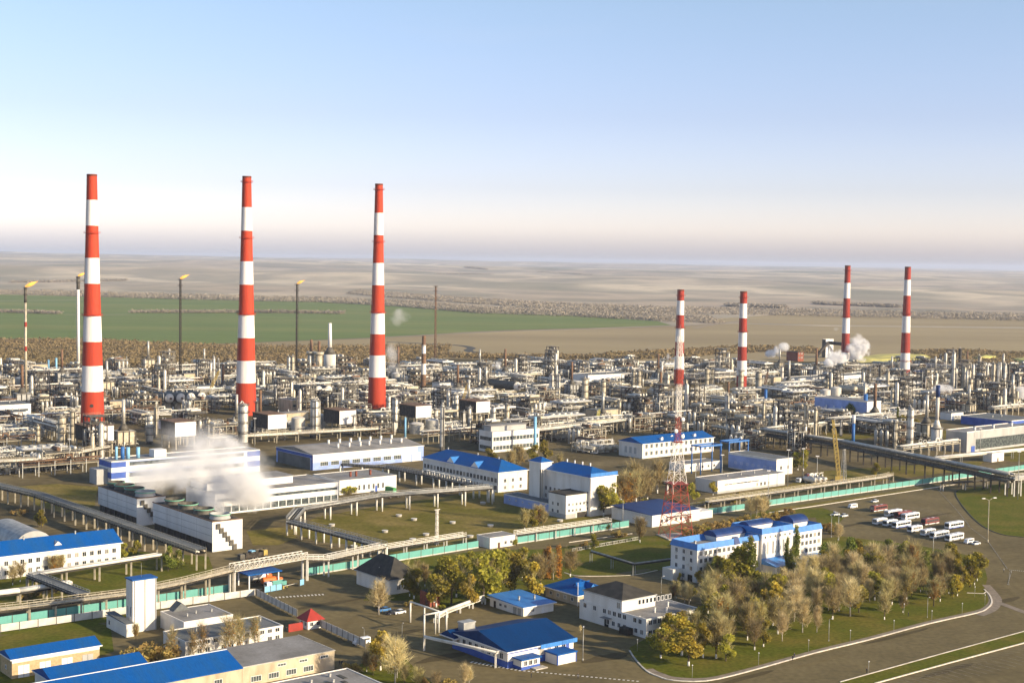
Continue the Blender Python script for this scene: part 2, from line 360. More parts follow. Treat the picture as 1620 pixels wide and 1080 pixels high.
def smooth(pts, k=4):
    out = []
    for i in range(len(pts)-1):
        p0, p1, p2, p3 = pts[max(i-1, 0)], pts[i], pts[i+1], pts[min(i+2, len(pts)-1)]
        for q in range(k):
            t = q/k
            out.append(tuple(.5*(2*p1[j]+(p2[j]-p0[j])*t+(2*p0[j]-5*p1[j]+4*p2[j]-p3[j])*t*t+(3*p1[j]-p0[j]-3*p2[j]+p3[j])*t**3) for j in (0, 1)))
    return out+[pts[-1]]
ribbon('dirt_track', smooth([(600, 534), (680, 530), (760, 525), (850, 522), (1000, 518), (1120, 513), (1170, 508)]), 14, .42, 'track', 'pale dirt track along the crop field')
ribbon('dirt_track', smooth([(-100, 477), (60, 475.5), (130, 475)]), 22, .42, 'track', 'pale track across the crop field')
ribbon('dirt_track', smooth([(1100, 519), (1150, 511), (1240, 507), (1500, 512), (1700, 516)]), 10, .40, 'track', 'pale track across the brown field')
ribbon('stream', smooth([(612, 541), (680, 544), (730, 547), (746, 551), (741, 555), (768, 562)]), 12, .36, 'rubble', 'dark stream bed winding over the stubble')
ribbon('dirt_track', smooth([(100, 497.5), (150, 498), (205, 497.5)]), 14, .42, 'track', 'pale track between the tree rows')
# near ground: sheets a few centimetres apart
YARD = [(-200, 1010), (0, 993), (200, 962), (360, 938), (470, 914), (600, 886), (735, 868), (900, 850), (1000, 834), (1110, 817), (1217, 801), (1500, 762), (1560, 752), (1800, 725), (1900, 1000), (1900, 1200), (-200, 1200)]
sheet('asphalt_yard', YARD, .05, 'asphalt', 'worn brown asphalt of the yards and roads')
sheet('works_ground', [(-200, 1000), (0, 985), (200, 956), (360, 932), (470, 909), (600, 881), (735, 863), (900, 845), (1000, 829), (1110, 812), (1217, 796), (1500, 758), (1560, 748), (1800, 722), (2100, 640), (1900, 590), (1500, 584), (900, 580), (300, 586), (-250, 592)], .04, 'yard_dirt', 'bare dirt and cinders under the works')
GR = [[(-200, 985), (0, 962), (190, 932), (340, 908), (330, 880), (215, 872), (-200, 905)],
      [(0, 1003), (60, 1005), (130, 990), (205, 978), (250, 965), (400, 938), (395, 934), (200, 968), (0, 996)],
      [(-150, 1120), (-150, 1030), (40, 1000), (150, 985), (175, 990), (180, 1030), (60, 1075), (40, 1120)],
      [(455, 840), (500, 818), (600, 800), (700, 786), (778, 772), (830, 790), (905, 802), (990, 826), (985, 832), (900, 842), (735, 861), (612, 878), (560, 862), (500, 856)],
      [(150, 800), (100, 812), (60, 800), (20, 770), (90, 765), (155, 770)],
      [(390, 840), (455, 832), (470, 850), (440, 862), (400, 862)],
      [(885, 866), (1000, 848), (1090, 846), (1062, 895), (1040, 903), (988, 912), (905, 909), (880, 890)],
      [(1095, 840), (1217, 806), (1300, 803), (1340, 815), (1320, 834), (1298, 838), (1290, 818), (1160, 836), (1080, 852), (1060, 848)],
      [(1217, 805), (1500, 765.5), (1506, 766.5), (1292, 799.5), (1240, 808)],
      [(1080, 800), (1217, 786), (1400, 760), (1540, 742), (1560, 728), (1300, 745), (1245, 768), (1110, 790)],
      [(1512, 779), (1516, 775.5), (1530, 772), (1580, 766), (1700, 758), (1800, 780), (1800, 870), (1640, 853), (1620, 850), (1588, 846), (1562, 836.5), (1542, 822), (1524, 802), (1514, 786)],
      [(575, 950), (640, 950), (700, 960), (760, 955), (860, 930), (910, 915), (890, 868), (770, 870), (640, 885), (600, 905)],
      [(1390, 700), (1480, 690), (1600, 730), (1700, 730), (1700, 700), (1500, 680)],
      [(1285, 672), (1375, 662), (1390, 690), (1320, 700)],
      [(550, 1085), (570, 1050), (640, 1040), (660, 1060), (690, 1085), (700, 1200), (550, 1200)]]
KERB = smooth([(996, 1029), (1006, 1044), (1023, 1061), (1042, 1070), (1065, 1076), (1117, 1077), (1180, 1063), (1288, 1033), (1374, 1012), (1471, 986), (1545, 969.5), (1562, 962), (1569, 953), (1566, 942), (1557, 932)], 3)
PARK = KERB+[(1562, 915), (1558, 898), (1540, 880), (1460, 864), (1330, 848), (1302, 852), (1298, 880), (1110, 935), (1110, 962), (1022, 1010), (996, 1024)]
for i, g in enumerate(GR): sheet('grass_plot', g, .09+.004*(i % 3), 'dry_lawn' if i in (3, 4, 5, 9, 12, 13, 8) else 'lawn', 'patch of worn autumn grass')
sheet('grass_plot', PARK, .12, 'lawn', 'lawn of the park under the trees')
sheet('grass_median', [(1329, 1079.5), (1400, 1060), (1500, 1032), (1620, 999), (1700, 977), (1760, 978), (1620, 1016), (1500, 1048), (1384, 1080), (1340, 1092), (1290, 1092)], .11, 'lawn', 'green strip between the road and the car park')
sheet('road', [(1080, 1081), (1180, 1066), (1288, 1036), (1374, 1015), (1471, 989), (1545, 972.5), (1566, 965), (1577, 953), (1760, 930), (1760, 975), (1620, 998), (1500, 1031), (1329, 1078), (1200, 1120), (1000, 1120)], .08, 'asphalt_new', 'wide asphalt road past the park')
def kerb(pts, w=.5, h=.16, m='kerb_white', name='kerb', label='whitewashed kerb stones'):
    g = [G(x, y, 0) for x, y in pts]; mb = MB()
    for a, b_ in zip(g, g[1:]):
        d = (b_-a).normalized(); s_ = Vector((-d.y, d.x, 0))*w/2; i = len(mb.v)
        for q in (a+s_, a-s_, b_-s_, b_+s_): mb.v += [tuple(q), (q.x, q.y, h+.1)]
        for f in ((1, 3, 5, 7), (0, 1, 7, 6), (2, 4, 5, 3), (0, 2, 3, 1), (4, 6, 7, 5)):
            mb.f.append(tuple(i+k for k in f)); mb.m.append(0); mb.s.append(False)
    return kind(mb.build(name, m), 'structure', label)
kerb(KERB[6:], .55)
kerb(KERB[:7], .5, m='concrete', label='worn grey kerb round the corner of the park')
kerb([(1217, 811), (1292, 800), (1400, 783), (1500, 767.6), (1512, 766)], .7)
kerb(smooth([(1530, 771.5), (1517, 775), (1512, 779), (1514, 787), (1524, 802), (1542, 822), (1562, 836.5), (1588, 846), (1620, 850), (1700, 860)]), .4, m='rubble', label='dark kerb round the grass island')
kerb([(1384, 1081), (1500, 1049), (1620, 1017), (1700, 995)], .5)
kerb([(1329, 1078.5), (1500, 1031), (1620, 998.5)], .3, m='concrete', label='low kerb of the green strip')
kerb(smooth([(893, 906), (915, 911), (970, 911), (1005, 909), (1040, 902)]), .35)
kerb([(1530, 938), (1556, 939), (1560, 936)], .4)
kerb([(900, 858), (1000, 844)], .3)
ribbon('pavement', [(1577, 952), (1620, 968), (1700, 992)], 3, .13, 'paving', 'pale footway crossing the road')
ribbon('footpath', KERB[6:-2], 2.6, .135, 'paving', 'paved footpath inside the park kerb').location = (.9, 2.0, 0)
ribbon('pavement', smooth([(1560, 925), (1575, 942), (1578, 952), (1570, 964), (1550, 973)]), 3, .125, 'paving', 'paved corner of the park')
def dashes(p0, p1, n, frac, w, wide=0.):
    a, b_ = G(*p0), G(*p1); d = (b_-a)/n; s_ = Vector((-d.y, d.x, 0)).normalized()*w/2; mb = MB()
    for k in range(n):
        q = a+d*k; e = q+d*frac; z = Vector((0, 0, .14))
        mb.face([q-s_+z, e-s_+z, e+s_+z, q+s_+z])
    return mb
def paint(mb, label, m='paint'): kind(mb.build('road_marking', m), 'structure', label)
paint(dashes((745, 1047), (828, 1061), 13, .5, 1.6), 'dashed white crossing line')
paint(dashes((828, 1061), (1014, 1078), 26, .5, .8), 'dashed white line across the yard')
paint(dashes((424, 946), (515, 940), 16, .5, 2.0), 'row of white crossing bars by the gate')
paint(dashes((1597, 901.5), (1700, 910), 34, .55, .6), 'dashed white line')
for a, b_ in (((1530, 831), (1562, 854)), ((1563, 856), (1594, 900)), ((1600, 905), (1594, 925)), ((1480, 770), (1512, 805)), ((1512, 805), (1534, 832))):
    paint(dashes(a, b_, 6, 1, .3), 'worn pale line on the asphalt', 'paint_worn')
mbp = MB()
for k in range(34):                                   # bays of the car park, combed along its kerb
    t = k/33; a = G(1392+t*290, 1080-t*80+2); s_ = (G(1620, 1017)-G(1384, 1081)).normalized(); q = Vector((s_.y, -s_.x, 0))
    a = a+q*.8; c = a+(q*.8+s_*.55).normalized()*4.6; o = s_*.09; z = Vector((0, 0, .13))
    mbp.face([a-o+z, c-o+z, c+o+z, a+o+z])
for k in range(26):
    t = k/25; a = G(1440+t*290, 1084-t*66); s_ = (G(1620, 1017)-G(1384, 1081)).normalized(); q = Vector((s_.y, -s_.x, 0))
    c = a-(q*.8+s_*.1)*5.; c2 = a+(q*.8-s_*.1)*5; o = s_*.09; z = Vector((0, 0, .13))
    mbp.face([c-o+z, c2-o+z, c2+o+z, c+o+z])
kind(mbp.build('parking_marking', 'paint_worn'), 'structure', 'worn white bay lines of the car park')
mbp = MB()
for k in range(30):                                   # bays under the buses
    t = k/29; a = G(1400+t*120, 796+t*26); q = E1*6; o = E2*.08; z = Vector((0, 0, .13)); mbp.face([a-o+z, a+q-o+z, a+q+o+z, a+o+z])
kind(mbp.build('parking_marking', 'paint_worn'), 'structure', 'faded bay lines of the bus park')

# far woods: belts nobody could count
def wood(name, label, pts, depth, n, hmin, hmax, wd, m, seed):
    r = random.Random(seed); mb = MB(); g = [G(x, y, 0) for x, y in pts]
    Ls = [(b_-a).length for a, b_ in zip(g, g[1:])]; T = sum(Ls)
    for _ in range(int(n*2.2)):
        t = r.random()*T; i = 0
        while t > Ls[i] and i < len(Ls)-1: t -= Ls[i]; i += 1
        p = g[i].lerp(g[i+1], t/Ls[i]); p = p+Vector((0, r.uniform(-.5, .5)*depth, 0)); z0 = terrain(p.x, p.y)
        h = r.uniform(hmin, hmax)*.66; w_ = wd*r.uniform(.6, 1.3)
        for _k in range(5):
            c = p+Vector((r.gauss(0, w_*.5), r.gauss(0, w_*.5), z0+h*r.uniform(.15, .9))); s_ = w_*r.uniform(.18, .4)
            u = Vector((r.gauss(0, 1), r.gauss(0, 1), r.gauss(0, .7))).normalized()*s_; v = Vector((r.gauss(0, 1), r.gauss(0, 1), r.gauss(0, 1))).normalized().cross(u)
            mb.face([c-u, c-v*.8, c+u, c+v*.8])
    kind(mb.build(name, m), 'stuff', label)
wood('scrub_woodland', 'brown autumn scrub behind the works', [(-120, 556), (60, 554), (160, 560), (300, 566), (420, 568), (600, 567), (700, 565)], 420, 8000, 4, 11, 4.5, 'scrub', 1)
wood('scrub_woodland', 'brown scrub at the edge of the stubble', [(700, 563), (800, 566), (960, 567)], 60, 700, 3, 8, 5, 'scrub', 2)
wood('scrub_woodland', 'dark scrub behind the shorter chimneys', [(960, 566), (1050, 562), (1120, 557), (1190, 553), (1300, 556)], 110, 1000, 3, 9, 6, 'scrub', 3)
wood('scrub_woodland', 'grassy scrub beyond the far columns', [(1470, 566), (1560, 563), (1700, 570)], 260, 1100, 2, 6, 6, 'scrub', 4)
wood('tree_belt', 'row of bare trees across the crop field', [(208, 495), (300, 495), (420, 495), (545, 496.5)], 25, 900, 7, 14, 4.5, 'far_wood', 5)
wood('tree_belt', 'short row of bare trees in the crop field', [(-100, 493), (0, 494), (95, 497)], 25, 480, 7, 13, 4.5, 'far_wood', 6)
wood('tree_belt', 'wide belt of bare wood beyond the crop', [(-150, 463), (50, 464), (150, 467), (330, 472), (520, 476), (640, 482), (760, 492), (900, 496.5), (1050, 504), (1130, 507)], 330, 8200, 8, 17, 6.5, 'far_wood', 7)
wood('tree_belt', 'second belt of bare wood under the hills', [(560, 463), (760, 478), (900, 486), (1060, 492), (1200, 494), (1400, 498), (1700, 505)], 420, 6500, 7, 14, 7, 'far_wood', 8)
for i, (a, b_, y0, y1) in enumerate(((20, 200, 449, 447), (420, 560, 428, 429), (690, 780, 440, 440), (850, 1060, 437, 446), (735, 770, 434, 435), (1150, 1240, 484, 487), (1290, 1420, 481, 486))):
    wood('tree_belt', 'dark strip of trees on the far hillside', [(a, y0), (b_, y1)], 120, 420, 9, 16, 10, 'far_wood', 20+i)

# repairs and oil-dark wear on the asphalt
rp = random.Random(5)
for x, y, L, W_, m in ((1180, 1072, 26, 3, 'asphalt_dark'), (1420, 1006, 40, 2.2, 'asphalt_dark'), (1500, 990, 22, 3.5, 'asphalt_pale'), (1300, 1045, 30, 2, 'asphalt_pale'), (960, 1040, 18, 6, 'asphalt_dark'), (880, 1070, 30, 3, 'asphalt_pale'), (700, 1040, 20, 5, 'asphalt_dark'), (560, 980, 26, 7, 'asphalt_pale'), (520, 955, 30, 4, 'asphalt_dark'), (1440, 800, 40, 5, 'asphalt_pale'), (1480, 815, 30, 3, 'asphalt_dark'), (1590, 880, 30, 4, 'asphalt_pale'), (1350, 830, 36, 3, 'asphalt_dark'), (1590, 950, 24, 4, 'asphalt_dark'), (1000, 905, 20, 5, 'asphalt_pale'), (960, 925, 16, 5, 'asphalt_dark'), (640, 1000, 16, 4, 'asphalt_dark'), (1500, 1060, 30, 3, 'asphalt_dark')):
    g = G(x, y); mb = MB(); pts = []
    for k in range(14):
        t = k*math.pi/7; q = g+E1*(L/2*math.cos(t)*rp.uniform(.75, 1.1))+E2*(W_/2*math.sin(t)*rp.uniform(.7, 1.2)); pts.append((q.x, q.y, .105))
    mb.face(pts); kind(mb.build('asphalt_patch', m), 'structure', 'patch of repaired asphalt')

# ================================================================== BUILDINGS
WIN = {}
def winmesh(w, h, mull=1, style='glass'):
    k = (round(w, 2), round(h, 2), mull, style)
    if k not in WIN:
        mb = MB(); mb.box(-w/2, -.05, 0, w/2, .02, h, 1); f = .09 if w < 4 else .07
        for x0, x1 in ((-w/2-f, -w/2+f*.4), (w/2-f*.4, w/2+f)): mb.box(x0, -.10, -f, x1, .02, h+f)
        mb.box(-w/2+f*.4, -.098, -f, w/2-f*.4, .02, f*.3); mb.box(-w/2+f*.4, -.098, h-f*.3, w/2-f*.4, .02, h+f)
        for i in range(1, mull+1):
            x = -w/2+w*i/(mull+1); mb.box(x-.035, -.088, f*.3, x+.035, .02, h-f*.3)
        WIN[k] = mb.mesh('window', ['white_frame', style])
    return WIN[k]
class Bld:
    """a box building in the grid of the works: x runs along the sunlit front, y along the shaded side, both from the near corner"""
    def __init__(s, name, label, cat, base, x1, x2, yt=None, h=None, wall='white_wall', roof='flat', rmat='grey_roof', rh=2., oh=.4, L1=None, L2=None, group=None, parapet=.5, ridge='x', walls=True, plinth=None):
        g = G(*base); s.g = g; s.L1 = L1 or run(g, E1, x1); s.L2 = L2 or run(g, E2, x2)
        s.h = h or hgt(base[0], base[1], yt)
        s.o = thing(name, label, cat, g, TH, group)
        c = g+E1*s.L1/2+E2*s.L2/2; 
        k = max(1, int(max(s.L1, s.L2)/20))
        for i in range(k):
            t = (i+.5)/k; q = g+(E1*s.L1*t+E2*s.L2/2 if s.L1 > s.L2 else E1*s.L1/2+E2*s.L2*t); block(q, min(s.L1, s.L2)/2+6)
        if walls:
            mb = MB().box(0, 0, -.3, s.L1, s.L2, s.h); mb.build('wall', wall, s.o)
            if plinth: MB().box(-.06, -.06, -.3, s.L1+.06, s.L2+.06, plinth[1]).build('plinth', plinth[0], s.o)
        s.roof(roof, rmat, rh, oh, parapet, ridge)
    def roof(s, kind_, m, rh=2., oh=.4, parapet=.5, ridge='x', z=None, x0=0., y0=0., L1=None, L2=None, name='roof'):
        z = s.h if z is None else z; L1 = L1 or s.L1; L2 = L2 or s.L2; mb = MB()
        a, b_, c, d = x0-oh, y0-oh, x0+L1+oh, y0+L2+oh
        if kind_ == 'flat':
            mb.box(x0+.25, y0+.25, z-.2, x0+L1-.25, y0+L2-.25, z+.06)
            p = parapet
            if p:
                q = MB(); q.box(x0-.08, y0-.08, z-.25, x0+L1+.08, y0+.24, z+p); q.box(x0-.08, y0+L2-.24, z-.25, x0+L1+.08, y0+L2+.08, z+p)
                q.box(x0-.08, y0+.24, z-.25, x0+.24, y0+L2-.24, z+p); q.box(x0+L1-.24, y0+.24, z-.25, x0+L1+.08, y0+L2-.24, z+p)
                q.build('parapet', 'white_wall' if m in ('grey_roof', 'slate_roof') else m, s.o)
        elif kind_ == 'shed':                         # one slope rising away from the front
            mb.face([(a, b_, z+.1), (c, b_, z+.1), (c, d, z+rh), (a, d, z+rh)]); mb.face([(a, d, z+rh-.3), (c, d, z+rh-.3), (c, b_, z-.2), (a, b_, z-.2)])
            mb.face([(a, b_, z-.2), (c, b_, z-.2), (c, b_, z+.1), (a, b_, z+.1)]); mb.face([(a, d, z+rh), (c, d, z+rh), (c, d, z+rh-.3), (a, d, z+rh-.3)])
            mb.face([(a, b_, z-.2), (a, b_, z+.1), (a, d, z+rh), (a, d, z+rh-.3)]); mb.face([(c, b_, z+.1), (c, b_, z-.2), (c, d, z+rh-.3), (c, d, z+rh)])
        else:
            e = .22
            if ridge == 'x':
                k = 0 if kind_ == 'gable' else min((d-b_)/2, (c-a)/2-.1); ym = (b_+d)/2; r0, r1 = (a+k, ym, z+rh), (c-k, ym, z+rh)
                mb.face([(a, b_, z), (c, b_, z), r1, r0]); mb.face([(c, d, z), (a, d, z), r0, r1]); mb.face([(a, d, z), (a, b_, z), r0]); mb.face([(c, b_, z), (c, d, z), r1])
            else:
                k = 0 if kind_ == 'gable' else min((c-a)/2, (d-b_)/2-.1); xm = (a+c)/2; r0, r1 = (xm, b_+k, z+rh), (xm, d-k, z+rh)
                mb.face([(a, d, z), (a, b_, z), r0, r1]); mb.face([(c, b_, z), (c, d, z), r1, r0]); mb.face([(a, b_, z), (c, b_, z), r0]); mb.face([(c, d, z), (a, d, z), r1])
            mb.box(a, b_, z-e, c, d, z-.002)
        r = mb.build(name, m, s.o)
        if kind_ in ('gable', 'hip', 'shed'):
            q = MB(); f = .14
            q.box(a-f, b_-f, z-.34, c+f, b_-.01, z-.02); q.box(a-f, b_, z-.34, a-.01, d, z-.02); q.box(c+.01, b_, z-.34, c+f, d, z-.02)
            q.build('eave_board', 'white_frame' if m != 'dark_roof' else 'grey_wall', r)
        return r
    def wins(s, face, n, zs, w, h, a=.06, b_=.94, mull=1, style='glass', x0=0., L=None, off=0., skip=()):
        L = L or (s.L1 if face == 'F' else s.L2); me = winmesh(w, h, mull, style)
        for z in zs:
            for i in range(n):
                if (i, round(z, 1)) in skip: continue
                t = (a+(b_-a)*(i+.5)/n)*L+x0
                if face == 'F': obj('window', me, s.o, (t, -off, z))
                elif face == 'L': obj('window', me, s.o, (-off, t, z), -math.pi/2)
                else: obj('window', me, s.o, (s.L1+off, t, z), math.pi/2)
    def part(s, name, m, *boxes):
        mb = MB()
        for q in boxes: mb.box(*q)
        return mb.build(name, m, s.o)
    def door(s, face, t, w=1.2, h=2.2, m='door_brown', z=0.):
        mb = MB().box(-w/2, -.07, 0, w/2, .02, h); r = (0, -math.pi/2)[face == 'L']
        d = mb.build('door', m, s.o, (t, 0, z) if face == 'F' else (0, t, z), r)
        MB().box(w*.34, -.13, h*.45, w*.40, -.06, h*.55).build('handle', 'galvanised', d); return d
    def vent(s, x, y, z, r=.35, h=1.2, m='galvanised', name='roof_vent'):
        mb = MB().tube((0, 0, -.3), (0, 0, h), r, n=8); mb.tube((0, 0, h+.1), (0, 0, h+.35), r*1.5, r*.5, n=8); mb.tube((0, 0, h-.02), (0, 0, h+.1), r*.4, n=6)
        return mb.build(name, m, s.o, (x, y, z))
    def ac(s, face, t, z):
        mb = MB().box(-.45, -.4, 0, .45, 0, .65); mb.tube((-.1, -.41, .32), (-.1, -.43, .32), .26, n=10)
        return mb.build('air_conditioner', 'pipe_white', s.o, (t, 0, z) if face == 'F' else (0, t, z), 0 if face == 'F' else -math.pi/2)

# --- west edge of the yard
b = Bld('admin_building', 'long white two storey building with bright blue roof and trees before it', 'building', (191, 892), 400, 165, h=8.6, roof='gable', rmat='blue_roof', rh=4.0, oh=.6, L1=.01+62, L2=17)
b.o.location = b.g-E1*62
b.wins('F', 20, (1.4, 4.9), 1.5, 1.7, .02, .98)
mb = MB(); mb.face([(-1.5, -1.2, 0), (1.5, -1.2, 0), (0, -1.2, 1.5)]); mb.face([(-1.5, -1.2, 0), (0, -1.2, 1.5), (0, 2.2, 1.5)]); mb.face([(1.5, -1.2, 0), (0, 2.2, 1.5), (0, -1.2, 1.5)])
mb.build('dormer', ['white_wall'], b.o, (38, 3.2, 9.9)); b.door('F', 30, 1.6, 2.3, 'white_frame')
for x in (16, 27, 47): b.vent(x, 8, 12.0)
# barrel vaulted hangar
g = G(84, 862); o = thing('storage_hangar', 'grey half-round vaulted hangar behind the long blue-roofed building', 'hangar', g, TH)
mb = MB(); N = 14; rr = 8.
for k in range(N):
    t0, t1 = math.pi*k/N, math.pi*(k+1)/N
    mb.face([(-rr*math.cos(t0)-8, 0, rr*math.sin(t0)*.85), (-rr*math.cos(t0)-8, 34, rr*math.sin(t0)*.85), (-rr*math.cos(t1)-8, 34, rr*math.sin(t1)*.85), (-rr*math.cos(t1)-8, 0, rr*math.sin(t1)*.85)], 0, True)
mb.build('vault', 'galvanised', o)
mb = MB(); mb.face([(-rr*math.cos(math.pi*k/N)-8, .02, rr*math.sin(math.pi*k/N)*.85) for k in range(N+1)][::-1]); mb.face([(-rr*math.cos(math.pi*k/N)-8, 33.98, rr*math.sin(math.pi*k/N)*.85) for k in range(N+1)]); mb.build('end_wall', 'grey_wall', o)
MB().box(-10, -.05, 0, -6, .05, 4.2).build('door', 'steel_mid', o); block(g+E2*17-E1*8, 20)
# white tower block
b = Bld('tower_block', 'tall windowless white tower block with flat blue lid', 'tower', (210, 1001), 247.5, 199.5, yt=919, roof='flat', rmat='grey_roof', parapet=0)
b.part('cap', 'blue_roof', (-.3, -.3, b.h+.062, b.L1+.3, b.L2+.3, b.h+.42))
for t in (.08, .52, .97): b.part('rib', 'grey_wall', (b.L1*t-.14, -.22, 0, b.L1*t+.14, 0, b.h-.05))
b.wins('L', 2, (5.0,), .8, 3.2, .1, .9); b.wins('L', 2, (1.2,), .8, 2.2, .1, .9)
mb = MB().tube((b.L1*.5, b.L2*.5, b.h+.4), (b.L1*.5, b.L2*.5, b.h+5), .06, .03, 5); mb.build('antenna', 'galvanised', b.o)
b = Bld('annex_building', 'low white annex with slate lid leaning on the white tower block', 'annex', (200, 1008), 212, 168.5, h=4.2, roof='shed', rmat='slate_roof', rh=.8, oh=.2)
b.wins('L', 1, (1.4,), 1.2, 1.4, .75, .95)
# two-storey office behind bare birches
b = Bld('brick_office', 'white two storey building with grey felt roof behind bare birches', 'building', (293, 1041), 447.5, 281, yt=1016, roof='flat', rmat='slate_roof', L2=15, parapet=.35)
b.wins('F', 12, (.9, 3.4), 1.5, 1.35, .02, .98, mull=1, skip=((3, .9), (5, 3.4), (8, .9), (9, .9), (4, 3.4))); b.wins('L', 2, (3.4,), 1.2, 1.4)
b.door('F', b.L1*.55, 1.6, 2.2)
for x in (8, 19, 30): b.vent(x, 9, b.h)
b = Bld('flat_workshop', 'low flat grey-roofed workshop between the white tower and the birches', 'workshop', (291, 1010), 341, 248, h=5.2, roof='flat', rmat='grey_roof', wall='white_wall', L2=17, L1=17, parapet=.2)
for x, y in ((4, 6), (8, 8), (13, 7)): b.vent(x, y, b.h, .3, .8)
mb = MB(); mb.face([(3, 14, 0), (9, 14, 0), (6, 14, 2.6)]); mb.face([(3, 14, 0), (6, 14, 2.6), (6, 18, 2.6), (3, 18, 0)]); mb.face([(9, 18, 0), (6, 18, 2.6), (6, 14, 2.6), (9, 14, 0)]); mb.build('roof_light', 'slate_roof', b.o, (0, 0, b.h+.05))
b.wins('F', 5, (1.6,), 1.6, 1.6)
# garages with blue roofs
b = Bld('brick_garage', 'tan brick garage with white double doors and steep blue roof', 'garage', (19, 1074), 157.5, 6, yt=1042, wall='brick_tan', roof='gable', rmat='blue_roof', rh=1.7, oh=.5, L2=9.5)
for i, t in enumerate((.13, .37, .62, .86)):
    d = b.door('F', b.L1*t, 3.2, 3.6, 'white_frame' if i < 3 else 'grey_wall'); MB().box(-.04, -.1, 0, .04, -.065, 3.6).build('door_gap', 'steel_dark', d)
b.part('trim', 'white_wall', (0, -.05, b.h-1.3, b.L1, 0, b.h-.25)); b.wins('L', 1, (2.0,), 1, 1)
b = Bld('blue_roof_shed', 'low shed of which only the wide blue gable roof shows', 'shed', (84, 1100), 228, 70, h=4.4, wall='white_wall', roof='gable', rmat='blue_roof', rh=2.3, oh=.6, L1=27, L2=14)
b.o.location = G(85, 1078, 4.4)-Vector((0, 0, 4.4))
b.wins('F', 8, (1.5,), 1.5, 1.5)
b = Bld('long_warehouse', 'long tan warehouse with roof half blue sheet and half grey felt', 'warehouse', (529, 1058), 640, 468, h=5.6, wall='cream_wall', roof='flat', rmat='grey_roof', parapet=0, L1=30, L2=21)
b.o.location = b.g-E1*30
b.part('wing', 'cream_wall', (-62, .1, -.3, -.02, 18.4, 5.6))
mb = MB(); a, c, d = -62.5, 0., 19.2
mb.face([(a, -.6, 5.7), (c, -.6, 5.7), (c, 9.3, 8.7), (a, 9.3, 8.7)]); mb.face([(c, d, 5.7), (a, d, 5.7), (a, 9.3, 8.7), (c, 9.3, 8.7)]); mb.face([(c, -.6, 5.7), (c, d, 5.7), (c, 9.3, 8.7)]); mb.face([(a, d, 5.7), (a, -.6, 5.7), (a, 9.3, 8.7)]); mb.box(a, -.6, 5.45, c, d, 5.698)
mb.build('blue_roof', 'blue_roof', b.o)
b.part('ridge_cap', 'white_frame', (a, 9.15, 8.62, c, 9.45, 8.8)); b.wins('F', 4, (1.0,), 3.2, 1.5, .05, .8, 3, 'glass_strip'); b.wins('F', 3, (4.0,), 2.6, .7, .3, 1., 2, 'glass_strip')
b.part('coping', 'concrete', (-.02, -.2, 5.5, 30.2, .2, 5.75), (29.9, .2, 5.5, 30.2, 21, 5.75)); b.wins('F', 8, (2.0,), 2.4, 1.5, 0, .94, 2, 'glass_strip', -62, 62, -.1)
b = Bld('felt_roof_hall', 'hall with broad grey felt roof cut by the lower edge of the view', 'hall', (585, 1112), 700, 420, h=7., wall='white_wall', roof='flat', rmat='grey_roof', parapet=.25, L1=34, L2=46)
b.o.location = G(549, 1057, 7)-Vector((0, 0, 7))-E1*34-E2*46
b.wins('F', 5, (2,), 2.4, 1.8)
for x, y in ((19, 40), (24, 37), (26, 42)): b.vent(x, y, 7., .4, .7)
b.part('debris', 'rubble', (20, 36, 7.06, 23, 38, 7.3)); b.part('debris', 'rubble', (26, 34.5, 7.06, 27.2, 36.5, 7.25)); b.part('debris', 'rubble', (28, 38, 7.06, 29.2, 42, 7.2))
# red-roofed gate kiosk
g = G(487, 996); o = thing('guard_kiosk', 'small white kiosk with red pyramid roof in the fence line', 'kiosk', g, TH); q = 5.2
MB().box(0, 0, -.2, q, q, 3).build('wall', 'white_wall', o)
mb = MB(); e = .8
for p0, p1 in (((-e, -e), (q+e, -e)), ((q+e, -e), (q+e, q+e)), ((q+e, q+e), (-e, q+e)), ((-e, q+e), (-e, -e))): mb.face([(*p0, 3), (*p1, 3), (q/2, q/2, 6.2)])
mb.box(-e, -e, 2.85, q+e, q+e, 2.998); mb.build('roof', 'red_roof', o)
for t in (1.4, 3.8): obj('window', winmesh(1.2, 1.2), o, (t, 0, 1.1)); obj('window', winmesh(1.2, 1.2), o, (0, t, 1.1), -math.pi/2)
mb = MB().box(-6.5, 1, 0, -1.2, 1.2, 2.6); mb.build('side_panel', 'red_roof', o); landmark('the red-roofed kiosk', 487, 996); block(g+E1*3+E2*3, 7)
# dark-roofed white house
b = Bld('white_house', 'white house with dark pyramid roof and one skylight beside the teal fence', 'house', (616, 941), 662, 564, yt=917, roof='hip', rmat='dark_roof', rh=6.5, oh=.7, ridge='y')
b.wins('L', 3, (2.2,), 1.7, 1.7, .08, .5); b.wins('F', 2, (1.5,), 1.5, 1.8, .15, .8)
mb = MB(); mb.face([(-1, 0, 0), (1, 0, 0), (0, 0, 1.7)]); mb.face([(-1, 0, 0), (0, 0, 1.7), (0, 2.6, 1.7)]); mb.face([(1, 0, 0), (0, 2.6, 1.7), (0, 0, 1.7)]); mb.build('skylight', 'white_wall', b.o, (2.0, b.L2*.45, b.h+1.0), -math.pi/2)
b = Bld('brick_booth', 'small red brick booth with dark lid among the trees', 'booth', (680, 960), 696, 664, yt=938, wall='brick_red', roof='flat', rmat='dark_roof', parapet=0)
b.wins('F', 1, (1.6,), 1.1, 1.3); b.door('L', 2.0, 1.2, 2.2)
